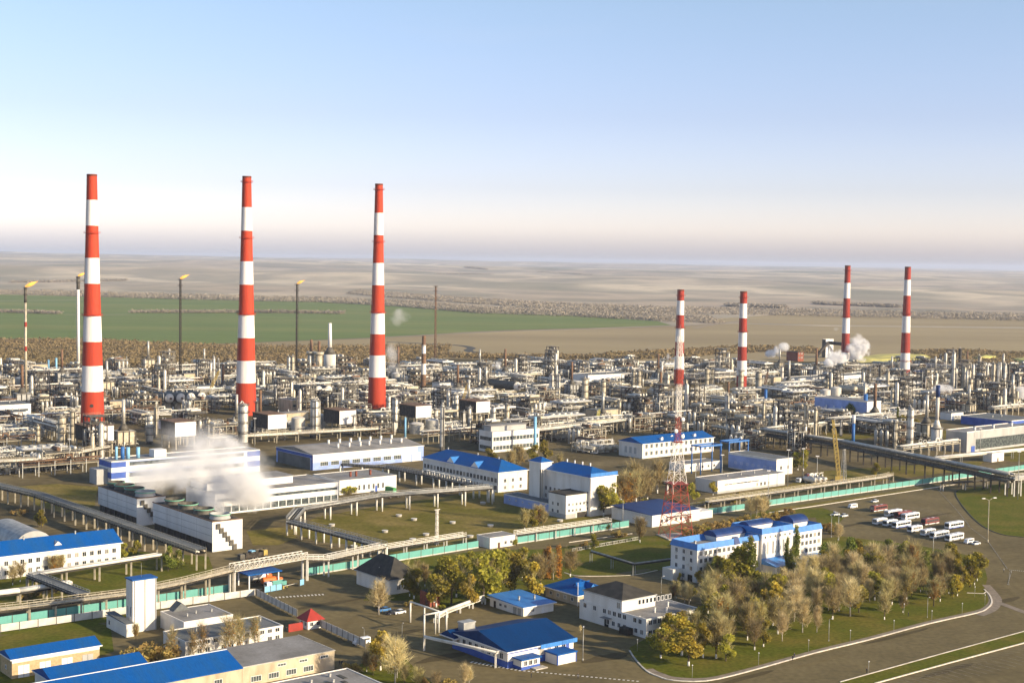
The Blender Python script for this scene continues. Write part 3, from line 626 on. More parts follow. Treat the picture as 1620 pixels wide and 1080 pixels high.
# yard offices in the middle
b = Bld('canteen', 'white and blue building with one huge navy-blue gable roof', 'building', (803, 1057), 907, 716, yt=1030, roof='gable', rmat='deep_blue_roof', rh=3.4, oh=.6, plinth=('blue_wall', 2.0))
b.wins('L', 8, (2.35,), 1.6, 1.7, .05, .95); b.wins('F', 4, (2.3,), 1.5, 1.7, .45, .9); b.door('F', b.L1*.9, 1.6, 2.6, 'blue_wall', 1.9)
b.part('fascia', 'light_blue_roof', (12, -.95, b.h-1.0, b.L1+.7, -.72, b.h+.25)); b.part('wall_trim', 'blue_wall', (-.05, -.05, b.h-.9, 12, -.0, b.h-.3))
mb = MB(); mb.face([(-.05, 0, 0), (-.05, b.L2, 0), (-.05, b.L2/2, 3.2)][::-1]); mb.build('gable_wall', 'blue_wall', b.o, (0, 0, b.h-.01)); mb = MB().box(-.12, -.9, 0, 0, .9, 1.3); mb.build('gable_window', 'glass', b.o, (0, b.L2/2, b.h+.5))
po = b.part('porch', 'white_wall', (2, -4, -.2, 9, -.02, 2.9)); MB().box(1.6, -4.5, 2.92, 9.4, -.02, 3.3).build('porch_roof', 'blue_roof', po); MB().box(1.95, -4.05, -.2, 9.05, -.03, 1.0).build('porch_plinth', 'blue_wall', po)
b.part('step', 'concrete', (5.5, -6.5, -.1, 10, -4.06, .35)); b.wins('F', 3, (1.2,), 1.2, 1.4, .1, .32, off=4.02); b.door('F', 10, 1.2, 2.3, 'steel_dark'); b.children = None
mb = MB().box(0, 0, 0, 4.4, 3.0, 3.2); mb.box(-.2, -.2, 3.2, 4.6, 3.2, 3.6); mb.build('ventilation_housing', 'galvanised', b.o, (2, b.L2-3, b.h-.5))
b.roof('gable', 'deep_blue_roof', 2.0, .3, z=b.h-1.2, x0=-1.5, y0=b.L2-3, L1=10, L2=7, name='rear_roof')
landmark('the navy-roofed canteen', 803, 1057)
b = Bld('booth_cabin', 'white cabin with blue lid and blue corner posts in front of the navy-roofed building', 'cabin', (882, 1052), 911.5, 861.5, yt=1035, roof='flat', rmat='blue_roof', parapet=.12)
for x, y in ((-.06, -.06), (b.L1-.3, -.06), (-.06, b.L2-.3)): b.part('corner_post', 'blue_wall', (x, y, 0, x+.36, y+.36, b.h-.3))
b.part('fascia', 'blue_roof', (-.3, -.3, b.h-.3, b.L1+.3, -.09, b.h+.1), (-.3, -.09, b.h-.3, -.09, b.L2+.3, b.h+.1)); b.door('F', b.L1*.5, 1.2, 2.1, 'white_frame')
b = Bld('light_blue_store', 'white store with flat light-blue roof behind the navy-roofed building', 'store', (828, 975), 875.5, 775, yt=960, roof='shed', rmat='light_blue_roof', rh=.7, oh=.7)
b.wins('L', 2, (1.2,), 1.3, .9, .45, .75); b.door('L', b.L2*.85, 1.2, 2.3, 'steel_dark')
for t in (.12, .25): b.door('L', b.L2*t, 1.8, 2.4, 'galvanised')
b.wins('F', 1, (1.2,), 1.4, .9, .1, .5); b.door('F', b.L1*.65, 1.2, 2.2, 'white_frame'); b.vent(b.L1*.3, b.L2*.4, b.h+.3); b.vent(b.L1*.7, b.L2*.3, b.h+.3)
b = Bld('gabled_laboratory', 'low cream building with several folded blue gables on its roof', 'building', (914, 958), 962, 863, yt=941, wall='cream_wall', roof='hip', rmat='blue_roof', rh=3.6, oh=.8, ridge='y')
b.wins('L', 4, (1.3,), 1.2, 1.2)
for x, y in ((b.L1*.25, b.L2*.25), (b.L1*.5, b.L2*.05)):
    mb = MB(); mb.face([(-2.6, -.8, 0), (2.6, -.8, 0), (0, -.8, 3.2)]); mb.face([(-2.8, -1, -.1), (0, -1, 3.3), (0, 6, 3.3)], 1); mb.face([(2.8, -1, -.1), (0, 6, 3.3), (0, -1, 3.3)], 1); mb.build('dormer', ['light_blue_roof', 'blue_roof'], b.o, (x, y, b.h), -math.pi/2 if y > 3 else 0)
b.part('mast', 'white_frame', (-.4, -.4, 0, -.25, -.25, b.h+4.5))
b = Bld('works_office', 'white two storey building with flat grey wing and dark hipped upper storey', 'building', (1022, 1010), 1107, 916.5, yt=980, roof='flat', rmat='grey_roof', parapet=.25)
b.wins('L', 12, (4.3,), 1.5, 1.5, .05, .95, skip=((2, 4.3), (8, 4.3), (10, 4.3))); b.wins('L', 7, (1.0,), 1.4, 1.5, .02, .6, skip=((2, 1.0),)); b.wins('F', 7, (4.3,), 1.6, 1.5, .03, .6); b.wins('F', 7, (1.0,), 1.6, 1.5, .03, .6)
b.door('L', b.L2*.58, 2.0, 2.8, 'steel_dark'); b.part('canopy', 'grey_roof', (-2, b.L2*.5, 3.1, -.02, b.L2*.62, 3.3)); b.part('stairway', 'steel_dark', (-2.4, 6, 0, -.05, 10, 2.2))
u0, u1 = b.L2*.36, b.L2*.94; ul = min(b.L1*.62, 26.)
b.part('upper_storey', 'white_wall', (.15, u0, b.h+.062, ul, u1, b.h+3.8)); b.roof('hip', 'dark_roof', 3.4, .3, z=b.h+4.0, x0=.15, y0=u0, L1=ul-.15, L2=u1-u0, ridge='x' if ul > u1-u0 else 'y', name='hipped_roof')
me = winmesh(1.1, 1.5, 0)
for k in range(9): obj('window', me, b.o, (8+k*1.75, u0, b.h+1.6))
obj('window', winmesh(1.6, 2), b.o, (.15, u0+1.6, b.h+1.0), -math.pi/2)
for x, y in ((b.L1-7, 8), (b.L1-16, 5), (12, 3)): b.vent(x, y, b.h, .3, 1.5, 'white_wall')
landmark('the dark-hipped works office', 1022, 1010)
# --- main office block with blue parapets
b = Bld('office_block', 'four storey white office block with blue sloping parapets and a taller middle', 'office building', (1102, 922), 1298.5, 1060.5, h=12.4, roof='flat', rmat='grey_roof', parapet=0)
def ring(s, x0, y0, x1, y1, z, h, o=.35, t=1.5):
    mb = MB(); O = [(x0-o, y0-o), (x1+o, y0-o), (x1+o, y1+o), (x0-o, y1+o)]; T = [(x0+.25, y0+.25), (x1-.25, y0+.25), (x1-.25, y1-.25), (x0+.25, y1-.25)]; I = [(x0+t, y0+t), (x1-t, y0+t), (x1-t, y1-t), (x0+t, y1-t)]
    for k in range(4):
        j = (k+1) % 4
        mb.face([(*O[k], z), (*O[j], z), (*T[j], z+h), (*T[k], z+h)]); mb.face([(*T[k], z+h), (*T[j], z+h), (*I[j], z-.1), (*I[k], z-.1)]); mb.face([(*O[j], z), (*O[k], z), (*I[k], z-.12), (*I[j], z-.12)])
    return mb.build('sloped_parapet', 'light_blue_roof', s.o)
L1, L2 = b.L1, b.L2; m0, m1 = L1*.48, L1*.735
ring(b, 0, 0, m0-.1, L2, 12.4, 2.3); ring(b, m1+.1, 0, L1, L2, 12.9, 2.3)
b.part('end_wing', 'white_wall', (m1+.1, -.1, -.2, L1+.1, L2+.1, 12.85)); b.part('middle_block', 'white_wall', (m0, -1.2, -.2, m1, L2+1, 14.8)); ring(b, m0, -1.2, m1, L2+1, 14.85, 2.2)
def penthouse(x0, y0, x1, y1, z, h, m='navy_roof'):
    p = b.part('penthouse', 'white_wall', (x0, y0, z, x1, y1, z+h*.55)); mb = MB(); k = 8; R_ = (y1-y0)/2+.3; yc = (y0+y1)/2
    pr = [(yc-R_*math.cos(math.pi*i/k), z+h*.55+h*.62*math.sin(math.pi*i/k)) for i in range(k+1)]
    for i in range(k): mb.face([(x0-.3, *pr[i]), (x1+.3, *pr[i]), (x1+.3, *pr[i+1]), (x0-.3, *pr[i+1])])
    mb.face([(x0-.3, *q) for q in pr][::-1]); mb.face([(x1+.3, *q) for q in pr]); mb.build('curved_roof', m, p)
penthouse(m0-17, L2*.5, m0-.4, L2-.3, 12.46, 3.4); penthouse(L1*.86, L2*.45, L1*.98, L2-.8, 12.9, 4.2); penthouse(m1-16, L2-6, m1-2, L2-1.2, 14.9, 2.6)
for x in (m0*.62, m0*.86): 
    mb = MB(); mb.face([(-1.5, -.4, 0), (1.5, -.4, 0), (1.2, .6, 2.6), (-1.2, .6, 2.6)]); mb.face([(-1.5, -.4, 0), (-1.2, .6, 2.6), (-1.2, 1.6, 2.6), (-1.5, 1.8, 0)]); mb.face([(1.5, -.4, 0), (1.5, 1.8, 0), (1.2, 1.6, 2.6), (1.2, .6, 2.6)]); mb.face([(-1.2, .6, 2.6), (1.2, .6, 2.6), (1.2, 1.6, 2.6), (-1.2, 1.6, 2.6)]); mb.build('dormer', 'navy_roof', b.o, (x, -.25, 12.4))
b.wins('L', 3, (1.0, 4.3, 7.4, 10.2), 1.3, 1.6, .08, .92, skip=((0, 1.0),))
b.wins('F', 13, (1.0, 4.3, 7.4, 10.2), 1.5, 1.6, 0, 1, 1, 'glass', .8, m0-2.0); b.wins('F', 6, (4.3, 7.4, 10.2), 1.5, 1.6, 0, 1, 1, 'glass', m1+3.4, L1-m1-4, .1)
b.wins('F', 6, (13.0,), .8, .9, 0, 1, 0, 'glass', m0+.5, m1-m0-1, 1.2); b.wins('F', 5, (6.6,), .75, 5.0, 0, 1, 1, 'glass', m0+2, m1-m0-3, 1.2); b.wins('F', 6, (4.1,), 1.2, 1.2, 0, 1, 1, 'glass', m0+1, m1-m0-2, 1.2)
b.part('stair_bay', 'glass_strip', (m1+.8, -.2, 3, m1+2.8, -.1, 12))
an = b.part('annex', 'white_wall', (m0+.5, -8, -.2, m1+1.2, -1.22, 3.4)); mb = MB(); mb.face([(m0, -8.6, 3.3), (m1+1.7, -8.6, 3.3), (m1+1.7, -1.22, 5.2), (m0, -1.22, 5.2)]); mb.face([(m0, -8.6, 3.15), (m0, -1.22, 3.15), (m1+1.7, -1.22, 3.15), (m1+1.7, -8.6, 3.15)]); mb.face([(m0, -8.6, 3.15), (m1+1.7, -8.6, 3.15), (m1+1.7, -8.6, 3.3), (m0, -8.6, 3.3)]); mb.face([(m0, -8.6, 3.15), (m0, -8.6, 3.3), (m0, -1.22, 5.2), (m0, -1.22, 3.15)]); mb.build('annex_roof', 'light_blue_roof', an)
b.wins('F', 10, (.9,), 1.1, 1.8, 0, 1, 1, 'glass', m0+1, m1-m0-1, 8.0); b.part('step', 'concrete', (m0+2, -10.5, -.1, m1-2, -8.05, .5)); b.door('F', (m0+m1)/2, 1.8, 2.4, 'steel_dark')
lo = b.part('lobby', 'white_wall', (L1*.86, -6, -.2, L1*.95, -.12, 3.2)); MB().box(L1*.855, -6.5, 3.22, L1*.955, -.12, 3.6).build('lobby_roof', 'light_blue_roof', lo)
b.vent(6, 7, 12.4, .5, 1.6); b.vent(m0*.6, 9, 12.4, .4, 1.2); b.ac('L', L2*.8, 9.6); b.ac('L', L2*.35, 6.2); b.door('L', L2*.6, 2.0, 2.6, 'steel_dark'); b.door('L', L2*.25, 2.4, 2.6, 'steel_dark')
b.part('outbuilding', 'white_wall', (-5, L2*.55, -.2, -.05, L2*.95, 4.4)); landmark('the office block', 1102, 922)
# --- along the teal fence
b = Bld('gatehouse', 'small flat white guard building set into the teal fence', 'building', (775, 868), 815, 758, yt=851, wall='white_wall', roof='flat', rmat='grey_roof', parapet=.15, L2=9)
b.wins('F', 2, (1.2,), 1.2, 1.3, .5, .95); b.door('F', b.L1*.35)
b = Bld('pump_house', 'white pump house with flat navy roof behind the red-white lattice mast', 'building', (1031.5, 834), 1106.5, 994, yt=815, roof='shed', rmat='navy_roof', rh=.9, oh=.4, L2=27)
b.wins('F', 7, (1.6,), 1.5, 1.5, .15, .85); b.part('canopy', 'grey_roof', (b.L1*.3, -1.4, 3.7, b.L1*.8, -.02, 3.95)); b.door('F', b.L1*.75, 2.4, 3); b.part('side_wing', 'white_wall', (b.L1+.02, 2, -.2, b.L1+11, 12, 3.6))
# --- offices inside the works
b = Bld('hip_roof_office', 'long white two storey office with blue hipped roof seen on its shaded side', 'office building', (788, 779), 834, 669, yt=747, roof='hip', rmat='blue_roof', rh=5, oh=.6, ridge='y')
b.wins('L', 22, (1.2, 5.0), 2.1, 2.3, .01, .99); b.wins('F', 3, (1.4, 5.0), 1.5, 1.8, .1, .9)
for t in (.3, .62):
    mb = MB(); mb.face([(-3.4, -.4, 0), (3.4, -.4, 0), (0, -.4, 3)]); mb.face([(-3.4, -.4, 0), (0, -.4, 3), (0, 7, 3)], 1); mb.face([(3.4, -.4, 0), (0, 7, 3), (0, -.4, 3)], 1); mb.build('dormer', ['white_wall', 'light_blue_roof'], b.o, (.3, b.L2*t, b.h+.2), -math.pi/2)
for t in (.18, .45, .85): b.vent(b.L1*.5, b.L2*t, b.h+4.4, .4, 1.2)
landmark('the long hipped office', 788, 779)
b = Bld('shift_office', 'three storey white building with stepped blue roofs and a tall blank wall', 'office building', (933, 817), 974, 852, yt=755, roof='hip', rmat='blue_roof', rh=3.6, oh=.5, ridge='y')
b.wins('L', 10, (8.6, 5.0), 1.4, 1.8, .12, .98); b.wins('F', 2, (2.0,), 1.6, 1.8, .1, .6); b.part('blank_wall', 'white_wall', (-.02, -.35, 0, b.L1*.99, -.02, b.h+.2)); b.part('wall_cap', 'light_blue_roof', (-.3, -.7, b.h+.2, b.L1+.2, .2, b.h+1.8))
b.part('stair_tower', 'white_wall', (-3, b.L2-5, -.2, 4, b.L2+4, b.h+3.2)); b.roof('hip', 'blue_roof', 2.2, .4, z=b.h+3.4, x0=-3, y0=b.L2-5, L1=7, L2=9, ridge='y', name='tower_roof')
for t in (.3, .45, .6, .75): b.vent(b.L1*.6, b.L2*t, b.h+2.6, .35, 1.8, 'white_frame')
for t in (.82, .86): b.part('stair_window', 'glass', (-3.06, b.L2*t, 2, -3.0, b.L2*t+1, b.h))
c = Bld('front_block', 'lower white cube with flat roof before the tall blank wall', 'building', (895, 821), 934, 867.5, yt=783, roof='flat', rmat='dark_roof', parapet=.3)
c.wins('L', 2, (2.2, 5.6), 1.3, 1.5, .3, .9); c.wins('F', 6, (6.0, 3.2), 1.1, 1.2, .05, .95, skip=((4, 3.2),)); c.part('gateway', 'steel_dark', (c.L1*.45, -.06, 0, c.L1*.85, -.01, 2.6))
c.part('plinth', 'grey_wall', (-.05, -.05, -.2, c.L1*.4, c.L2, 2.2))
c = Bld('low_annex', 'long low annex with slate roof between the two blue-roofed offices', 'annex', (868, 812), 872, 797, h=4.6, wall='pale_blue_wall', roof='flat', rmat='slate_roof', parapet=.2, L1=9)
c.wins('L', 6, (2.4,), .9, .6)
b = Bld('clinic_office', 'cream two storey building with low blue roof behind the lattice mast', 'office building', (1016, 725.5), 1128.7, 979, yt=702, wall='white_wall', roof='gable', rmat='blue_roof', rh=3.2, oh=.5)
b.wins('F', 14, (1.8, 6.2), 2.0, 2.4, .02, .98, 1, 'glass_strip'); b.wins('L', 3, (2.4,), 2.2, 4.0, .2, .8, 1, 'grey_wall')
for x, y in ((b.L1*.3, 3), (b.L1*.5, 7), (b.L1*.66, 7), (b.L1*.78, 4)): 
    mb = MB(); mb.box(-1, -.8, 0, 1, .8, 1.4); mb.face([(-1.1, -.9, 1.4), (1.1, -.9, 1.4), (0, -.9, 2.2)]); mb.build('dormer', 'white_wall', b.o, (x, y, b.h+.8))
landmark('the cream blue-roofed offices', 1016, 725)
b = Bld('workshop_hall', 'long low white workshop with flat grey roof beside the fence', 'workshop', (1135, 781), 1241.5, 1112, yt=761, roof='flat', rmat='grey_roof', parapet=.3, L2=16)
b.wins('F', 9, (4.0,), 3.0, .7, .1, .6, 2); b.wins('F', 4, (1.5,), 1.4, 1.8, .55, .78, 1); b.part('plinth', 'grey_wall', (-.05, -.05, -.2, b.L1+.05, 0, 1.2))
for t in (.3, .5, .7): b.vent(b.L1*t, 8, b.h, .4, 1.)
b = Bld('stores_building', 'white flat stores building with shaded side tinted pale blue behind the long workshop', 'building', (1228, 752), 1253.5, 1152, yt=727, wall='white_wall', roof='flat', rmat='slate_roof', parapet=.3)
b.part('bluish_side', 'pale_blue_wall', (-.06, .1, .5, 0, b.L2-.1, b.h-1)); b.wins('F', 2, (3.2,), 1.6, 2); b.wins('L', 7, (3.2,), 1.6, 1.2, .05, .9)  # pale blue on the left face is its shade put into the colour
b = Bld('switch_house', 'small white flat building under the blue gantries', 'building', (1082, 747), 1140, 1046, yt=735, roof='flat', rmat='grey_roof', parapet=.2, L2=12)
b.wins('F', 5, (1.5,), 1.5, 1.4, .1, .9)
b = Bld('control_building', 'white three storey control building with two dark window bands and roof box', 'building', (778.7, 716), 852.8, 757.5, yt=684, roof='flat', rmat='grey_roof', parapet=.4)
for z in (1.6, 7.2): b.part('window_band', 'glass_strip', (.8, -.06, z, b.L1-.8, 0, z+2.4)); b.part('side_window_band', 'glass_strip', (-.06, 1.2, z+.1, 0, b.L2-1, z+2.3))
for k in range(1, 14): b.part('mullion', 'white_frame', (b.L1*k/14-.12, -.1, 1.5, b.L1*k/14+.12, -.02, 9.7))
b.part('penthouse', 'grey_wall', (2, b.L2*.3, b.h, b.L1*.8, b.L2*.85, b.h+3.2)); b.part('penthouse_roof', 'grey_roof', (1.6, b.L2*.27, b.h+3.21, b.L1*.82, b.L2*.88, b.h+3.6))
# --- halls round the cooling towers
b = Bld('striped_hall', 'long hall striped white and blue with blue pipes on its roof', 'hall', (176.3, 767), 411, 157, yt=731, wall='panel_white', roof='flat', rmat='grey_roof', parapet=.5)
for z, hh in ((3.2, 3.2), (9.0, 3.0)): b.part('blue_band', 'blue_wall', (-.08, -.08, z, 8, 0, z+hh), (-.08, 0, z, 0, b.L2, z+hh)); b.part('blue_band', 'blue_wall', (b.L1-8, -.08, z, b.L1, 0, z+hh)); b.part('window_band', 'glass_strip', (10, -.07, z+.5, b.L1-10, 0, z+hh-.6)); b.part('pale_band', 'pale_blue_wall', (8, -.05, z+hh-.6, b.L1-8, 0, z+hh))
for i, t in enumerate((.07, .11, .145, .21)): MB().tube((0, 0, 0), (0, 0, 7-i*.4), 1.0 if i else .7, n=10).build('roof_pipe', 'sky_steel' if i != 1 else 'blue_steel', b.o, (b.L1*t, b.L2*.5, b.h))
b.part('roof_box', 'panel_white', (b.L1*.3, b.L2*.3, b.h, b.L1*.38, b.L2*.7, b.h+4)); b.part('stair_bay', 'grey_wall', (-6, b.L2*.3, -.2, -.09, b.L2*.9, b.h-4)); landmark('the striped hall', 176, 767)
b = Bld('machine_shed', 'large grey-roofed shed with white and blue bands and rows of roof vents', 'hall', (495, 744), 670, 437, yt=719, wall='pale_blue_wall', roof='gable', rmat='grey_roof', rh=2.4, oh=.2)
b.part('white_band', 'panel_white', (-.02, -.08, b.h-4.6, b.L1*.94, 0, b.h-.4)); b.part('blue_side', 'blue_wall', (-.1, 0, b.h-2, 0, b.L2, b.h-.1), (-.1, 0, 0, 0, 1.6, b.h-2)); b.part('side_wall_panel', 'slate_roof', (-.06, 3, 0, 0, b.L2-2, b.h-2.2))
for t in (.30, .40, .5, .58, .68, .78, .88):
    for yy in (.25, .5): b.vent(b.L1*t, b.L2*yy, b.h+1.2+(yy-.25)*4, .7, 2.2, 'panel_white')
b.wins('F', 8, (2.2,), 5.2, 2.6, .05, .8, 3, 'glass_strip'); 
for t in (.84, .93): b.door('F', b.L1*t, 6, 5, 'panel_white')
landmark('the vented shed', 495, 744)
b = Bld('water_plant', 'long pale hall with two ribbon windows partly behind the steam', 'hall', (340, 815), 535, 300, h=9.6, wall='panel_white', roof='flat', rmat='grey_roof', parapet=.3, L2=30)
for z, hh in ((.9, 2.8), (6.2, 1.3)): b.part('window_band', 'glass_strip', (1, -.06, z, b.L1-.6, 0, z+hh))
for k in range(1, 16): b.part('pier', 'panel_white', (b.L1*k/16-.2, -.12, .6, b.L1*k/16+.2, -.02, 4))
b.part('upper_hall', 'panel_white', (2, 12, b.h, b.L1*.72, 29, b.h+3.4)); b.part('upper_roof', 'grey_roof', (1.6, 11.6, b.h+3.41, b.L1*.73, 29.4, b.h+3.7))
b = Bld('low_wing', 'lower white wing with little roof stacks at the end of the pale hall', 'hall', (537, 783), 627, 520, h=7.2, wall='panel_white', roof='flat', rmat='grey_roof', parapet=.3, L2=26)
b.wins('F', 6, (1.6,), 1.2, 2.6, .3, .8); b.part('door_panel', 'blue_wall', (b.L1*.62, -.06, 0, b.L1*.66, 0, 3))
for t in (.35, .45, .7): b.vent(b.L1*t, 9, b.h, .6, 2.4, 'brick_red')
def cooling_tower(label, base, x1, x2, yt, fans, leg):
    b = Bld('cooling_tower', label, 'cooling tower', base, x1, x2, yt=yt, roof='flat', rmat='dark_roof', parapet=0, walls=False)
    z0 = leg; b.part('casing', 'panel_white', (0, .4, z0, b.L1-.05, b.L2, b.h)); b.part('end_wall', 'panel_white', (0, 0, -.2, b.L1, .38, b.h+.1))
    b.part('louvre', 'steel_dark', (.5, .4, -.2, b.L1-.4, b.L2-.4, z0))
    for k in range(1, int(b.L2/6)): b.part('leg', 'steel_mid', (.02, k*6, -.2, .45, k*6+.5, z0))
    for k in range(1, 4): b.part('panel_joint', 'grey_wall', (-.03, b.L2*k/4-.1, z0+.1, 0, b.L2*k/4+.1, b.h-.1))
    for k in range(1, 3): b.part('rail', 'grey_wall', (-.05, .5, z0+(b.h-z0)*k/3-.1, -.001, b.L2-.1, z0+(b.h-z0)*k/3+.1))
    b.part('deck_edge', 'rust', (-.2, -.2, b.h+.1, b.L1+.2, 0, b.h+.5), (-.2, 0, b.h+.1, 0, b.L2+.2, b.h+.5))
    mb = MB()
    for k in range(6): mb.box(b.L1*(.12+k*.11), -.7, b.h*(.94-k*.15)-2.2, b.L1*(.12+k*.11)+b.L1*.12, -.4, b.h*(.94-k*.15))
    mb.build('stairway', 'steel_mid', b.o)
    for tx, ty, r in fans:
        mb = MB().lathe([(r*1.05, 0), (r*.95, 1.), (r, 2.1), (r*.95, 2.1), (r*.9, 1.), (r*.9, 0)], 20); f = mb.build('fan_stack', 'grey_wall' if ty < .2 else 'steel_mid', b.o, (b.L1*tx, b.L2*ty, b.h+.1))
        MB().lathe([(r*1.02, 1.6), (r*1.05, 1.6), (r*1.05, 1.9), (r*1.01, 1.9)], 20).build('rim', 'mint_paint', f)
    return b
b1 = cooling_tower('larger boxy white cooling tower with zigzag stair on its sunlit end', (336, 873), 383.5, 242, 826, [(.5, .12, 4.2), (.5, .38, 4.2), (.5, .64, 4.2), (.5, .88, 4.2)], 3.6)
b2 = cooling_tower('smaller boxy white cooling tower behind the one with the zigzag stair', (216.5, 832), 262, 155.5, 789, [(.5, .15, 4.4), (.5, .42, 4.4), (.5, .68, 4.4), (.5, .9, 4.0)], 3.8)
landmark('the larger cooling tower', 336, 873); landmark('the smaller cooling tower', 216, 832)
# --- far halls
for nm, lab, base, x1, x2, yt, wl in (('far_hall', 'long sunlit white hall far behind the twin striped vessels', (930, 613), 1000, 903, 594, 'panel_white'), ('far_hall', 'white hall with grey side beneath the steaming chimney', (1265, 614), 1380, 1240, 599, 'panel_white'), ('far_hall', 'white shed roofed in grey behind the thickest chimney', (100, 594), 142, 68, 588, 'panel_white'),
      ('far_hall', 'blue and white low hall beside the last chimney', (1471, 597), 1500, 1446, 587, 'panel_white'), ('far_hall', 'navy hall with white end below the blue-topped stack', (1500, 641), 1523, 1463, 630, 'panel_white'), ('far_hall', 'blue clad hall at the edge behind the furnace stack', (1600, 679), 1640, 1520, 666, 'blue_wall'), ('far_hall', 'low hall with white fascia beyond the thick chimney by the field', (-8, 660), 49, -30, 642, 'panel_white'), ('far_hall', 'narrow mint building among the pipes near the control building', (945, 680), 963, 935, 670, 'mint_paint'), ('far_hall', 'white sunlit shed among the pipes before the lattice mast', (1046, 652), 1075, 1008, 640, 'panel_white'), ('far_hall', 'white low shed far out beneath the scrub line', (1012, 583), 1035, 1008, 577, 'panel_white'), ('far_hall', 'rust and white hut beside the grey shed behind the second chimney', (462, 652), 480, 440, 633, 'cream_wall')):
    b = Bld(nm, lab, 'hall', base, x1, x2, yt=yt, wall=wl, roof='flat', rmat='slate_roof', parapet=.4)
    b.part('window_band', 'glass_strip', (b.L1*.08, -.07, b.h*.45, b.L1*.92, 0, b.h*.62))
    if 'navy' in lab or 'blue and' in lab: b.part('blue_side', 'blue_wall', (-.08, 0, .3, 0, b.L2, b.h-.2))
    for t in (.25, .6): b.vent(b.L1*t, b.L2*.5, b.h, .6, 1.6)
b = Bld('compressor_house', 'white blocky compressor house between two dark blue posts', 'building', (1371, 671), 1393, 1288, yt=636, wall='panel_white', roof='flat', rmat='grey_roof', parapet=.3)
b.part('bluish_side', 'pale_blue_wall', (-.08, .2, b.h*.5, 0, b.L2-.2, b.h-.4)); b.part('side_block', 'panel_white', (-9, b.L2*.35, -.2, -.1, b.L2*.6, b.h*.6)); b.wins('F', 3, (3, 9), 2, 2, .1, .9)  # upper part of the left side coloured pale blue
for t in (.3, .45, .6, .75): MB().tube((0, 0, 0), (0, 0, 4), .5, n=8).build('roof_pipe', 'panel_white', b.o, (-1.2, b.L2*t, b.h*.45))
landmark('the compressor house', 1371, 671)
b = Bld('filter_building', 'long grey building with white fascia greyed for shade and a dark glass front', 'building', (1529, 716), 1680, 1496, yt=684, wall='grey_wall', roof='flat', rmat='grey_roof', parapet=.5, L1=72)
b.part('glass_front', 'glass_strip', (10, -.07, 1.5, b.L1, 0, b.h*.62)); b.part('fascia', 'grey_wall', (8, -.12, b.h*.74, b.L1, 0, b.h+.2)); b.part('entrance', 'blue_wall', (5, -.2, 0, 9, 0, 4))  # white fascia coloured grey, its shade put into the material
for t in (.2, .5, .8): b.vent(b.L1*t, 4, b.h, .9, 2.4, 'panel_white')
b = Bld('meter_hut', 'little white hut beside the long white pipe near the grass', 'hut', (1569, 731), 1588, 1555, yt=717, roof='flat', rmat='grey_roof', parapet=.1); b.door('F', b.L1*.5, 1.2, 2.2)
b = Bld('field_hut', 'tiny white hut in the courtyard before the pale hall', 'hut', (497, 797), 508, 487, yt=789, roof='flat', rmat='grey_roof', parapet=.1); b.door('F', b.L1*.5, 1., 2.)
b = Bld('sulphur_works', 'dark red brick block far out below the scattered steam', 'building', (1262, 572), 1271, 1244, yt=557, wall='brick_red', roof='flat', rmat='dark_roof', parapet=.3); b.wins('F', 2, (4, 9), 2, 2)
b = Bld('conveyor_tower', 'grey and white loading tower with dark conveyor far out by the steaming chimney', 'tower', (1306, 566), 1318, 1300, yt=537, wall='panel_white', roof='flat', rmat='slate_roof', parapet=.4)
b.part('dark_side', 'steel_mid', (-.1, 0, 0, 0, b.L2, b.h)); mb = MB(); mb.tube((2, -2, b.h-4), (40, -40, 16), 2.2, n=6, m=0); mb.tube((2, -2, b.h-4), (-22, -4, 4), 2., n=6); mb.build('conveyor', 'steel_dark', b.o)
b = Bld('container_shed', 'green steel container beside the pipe trestle with a red tractor end', 'container', (622, 783), 627, 609, yt=772, wall='green_paint', roof='flat', rmat='green_paint', parapet=0); b.door('F', b.L1*.5, 1.6, 2.2, 'mint_paint')

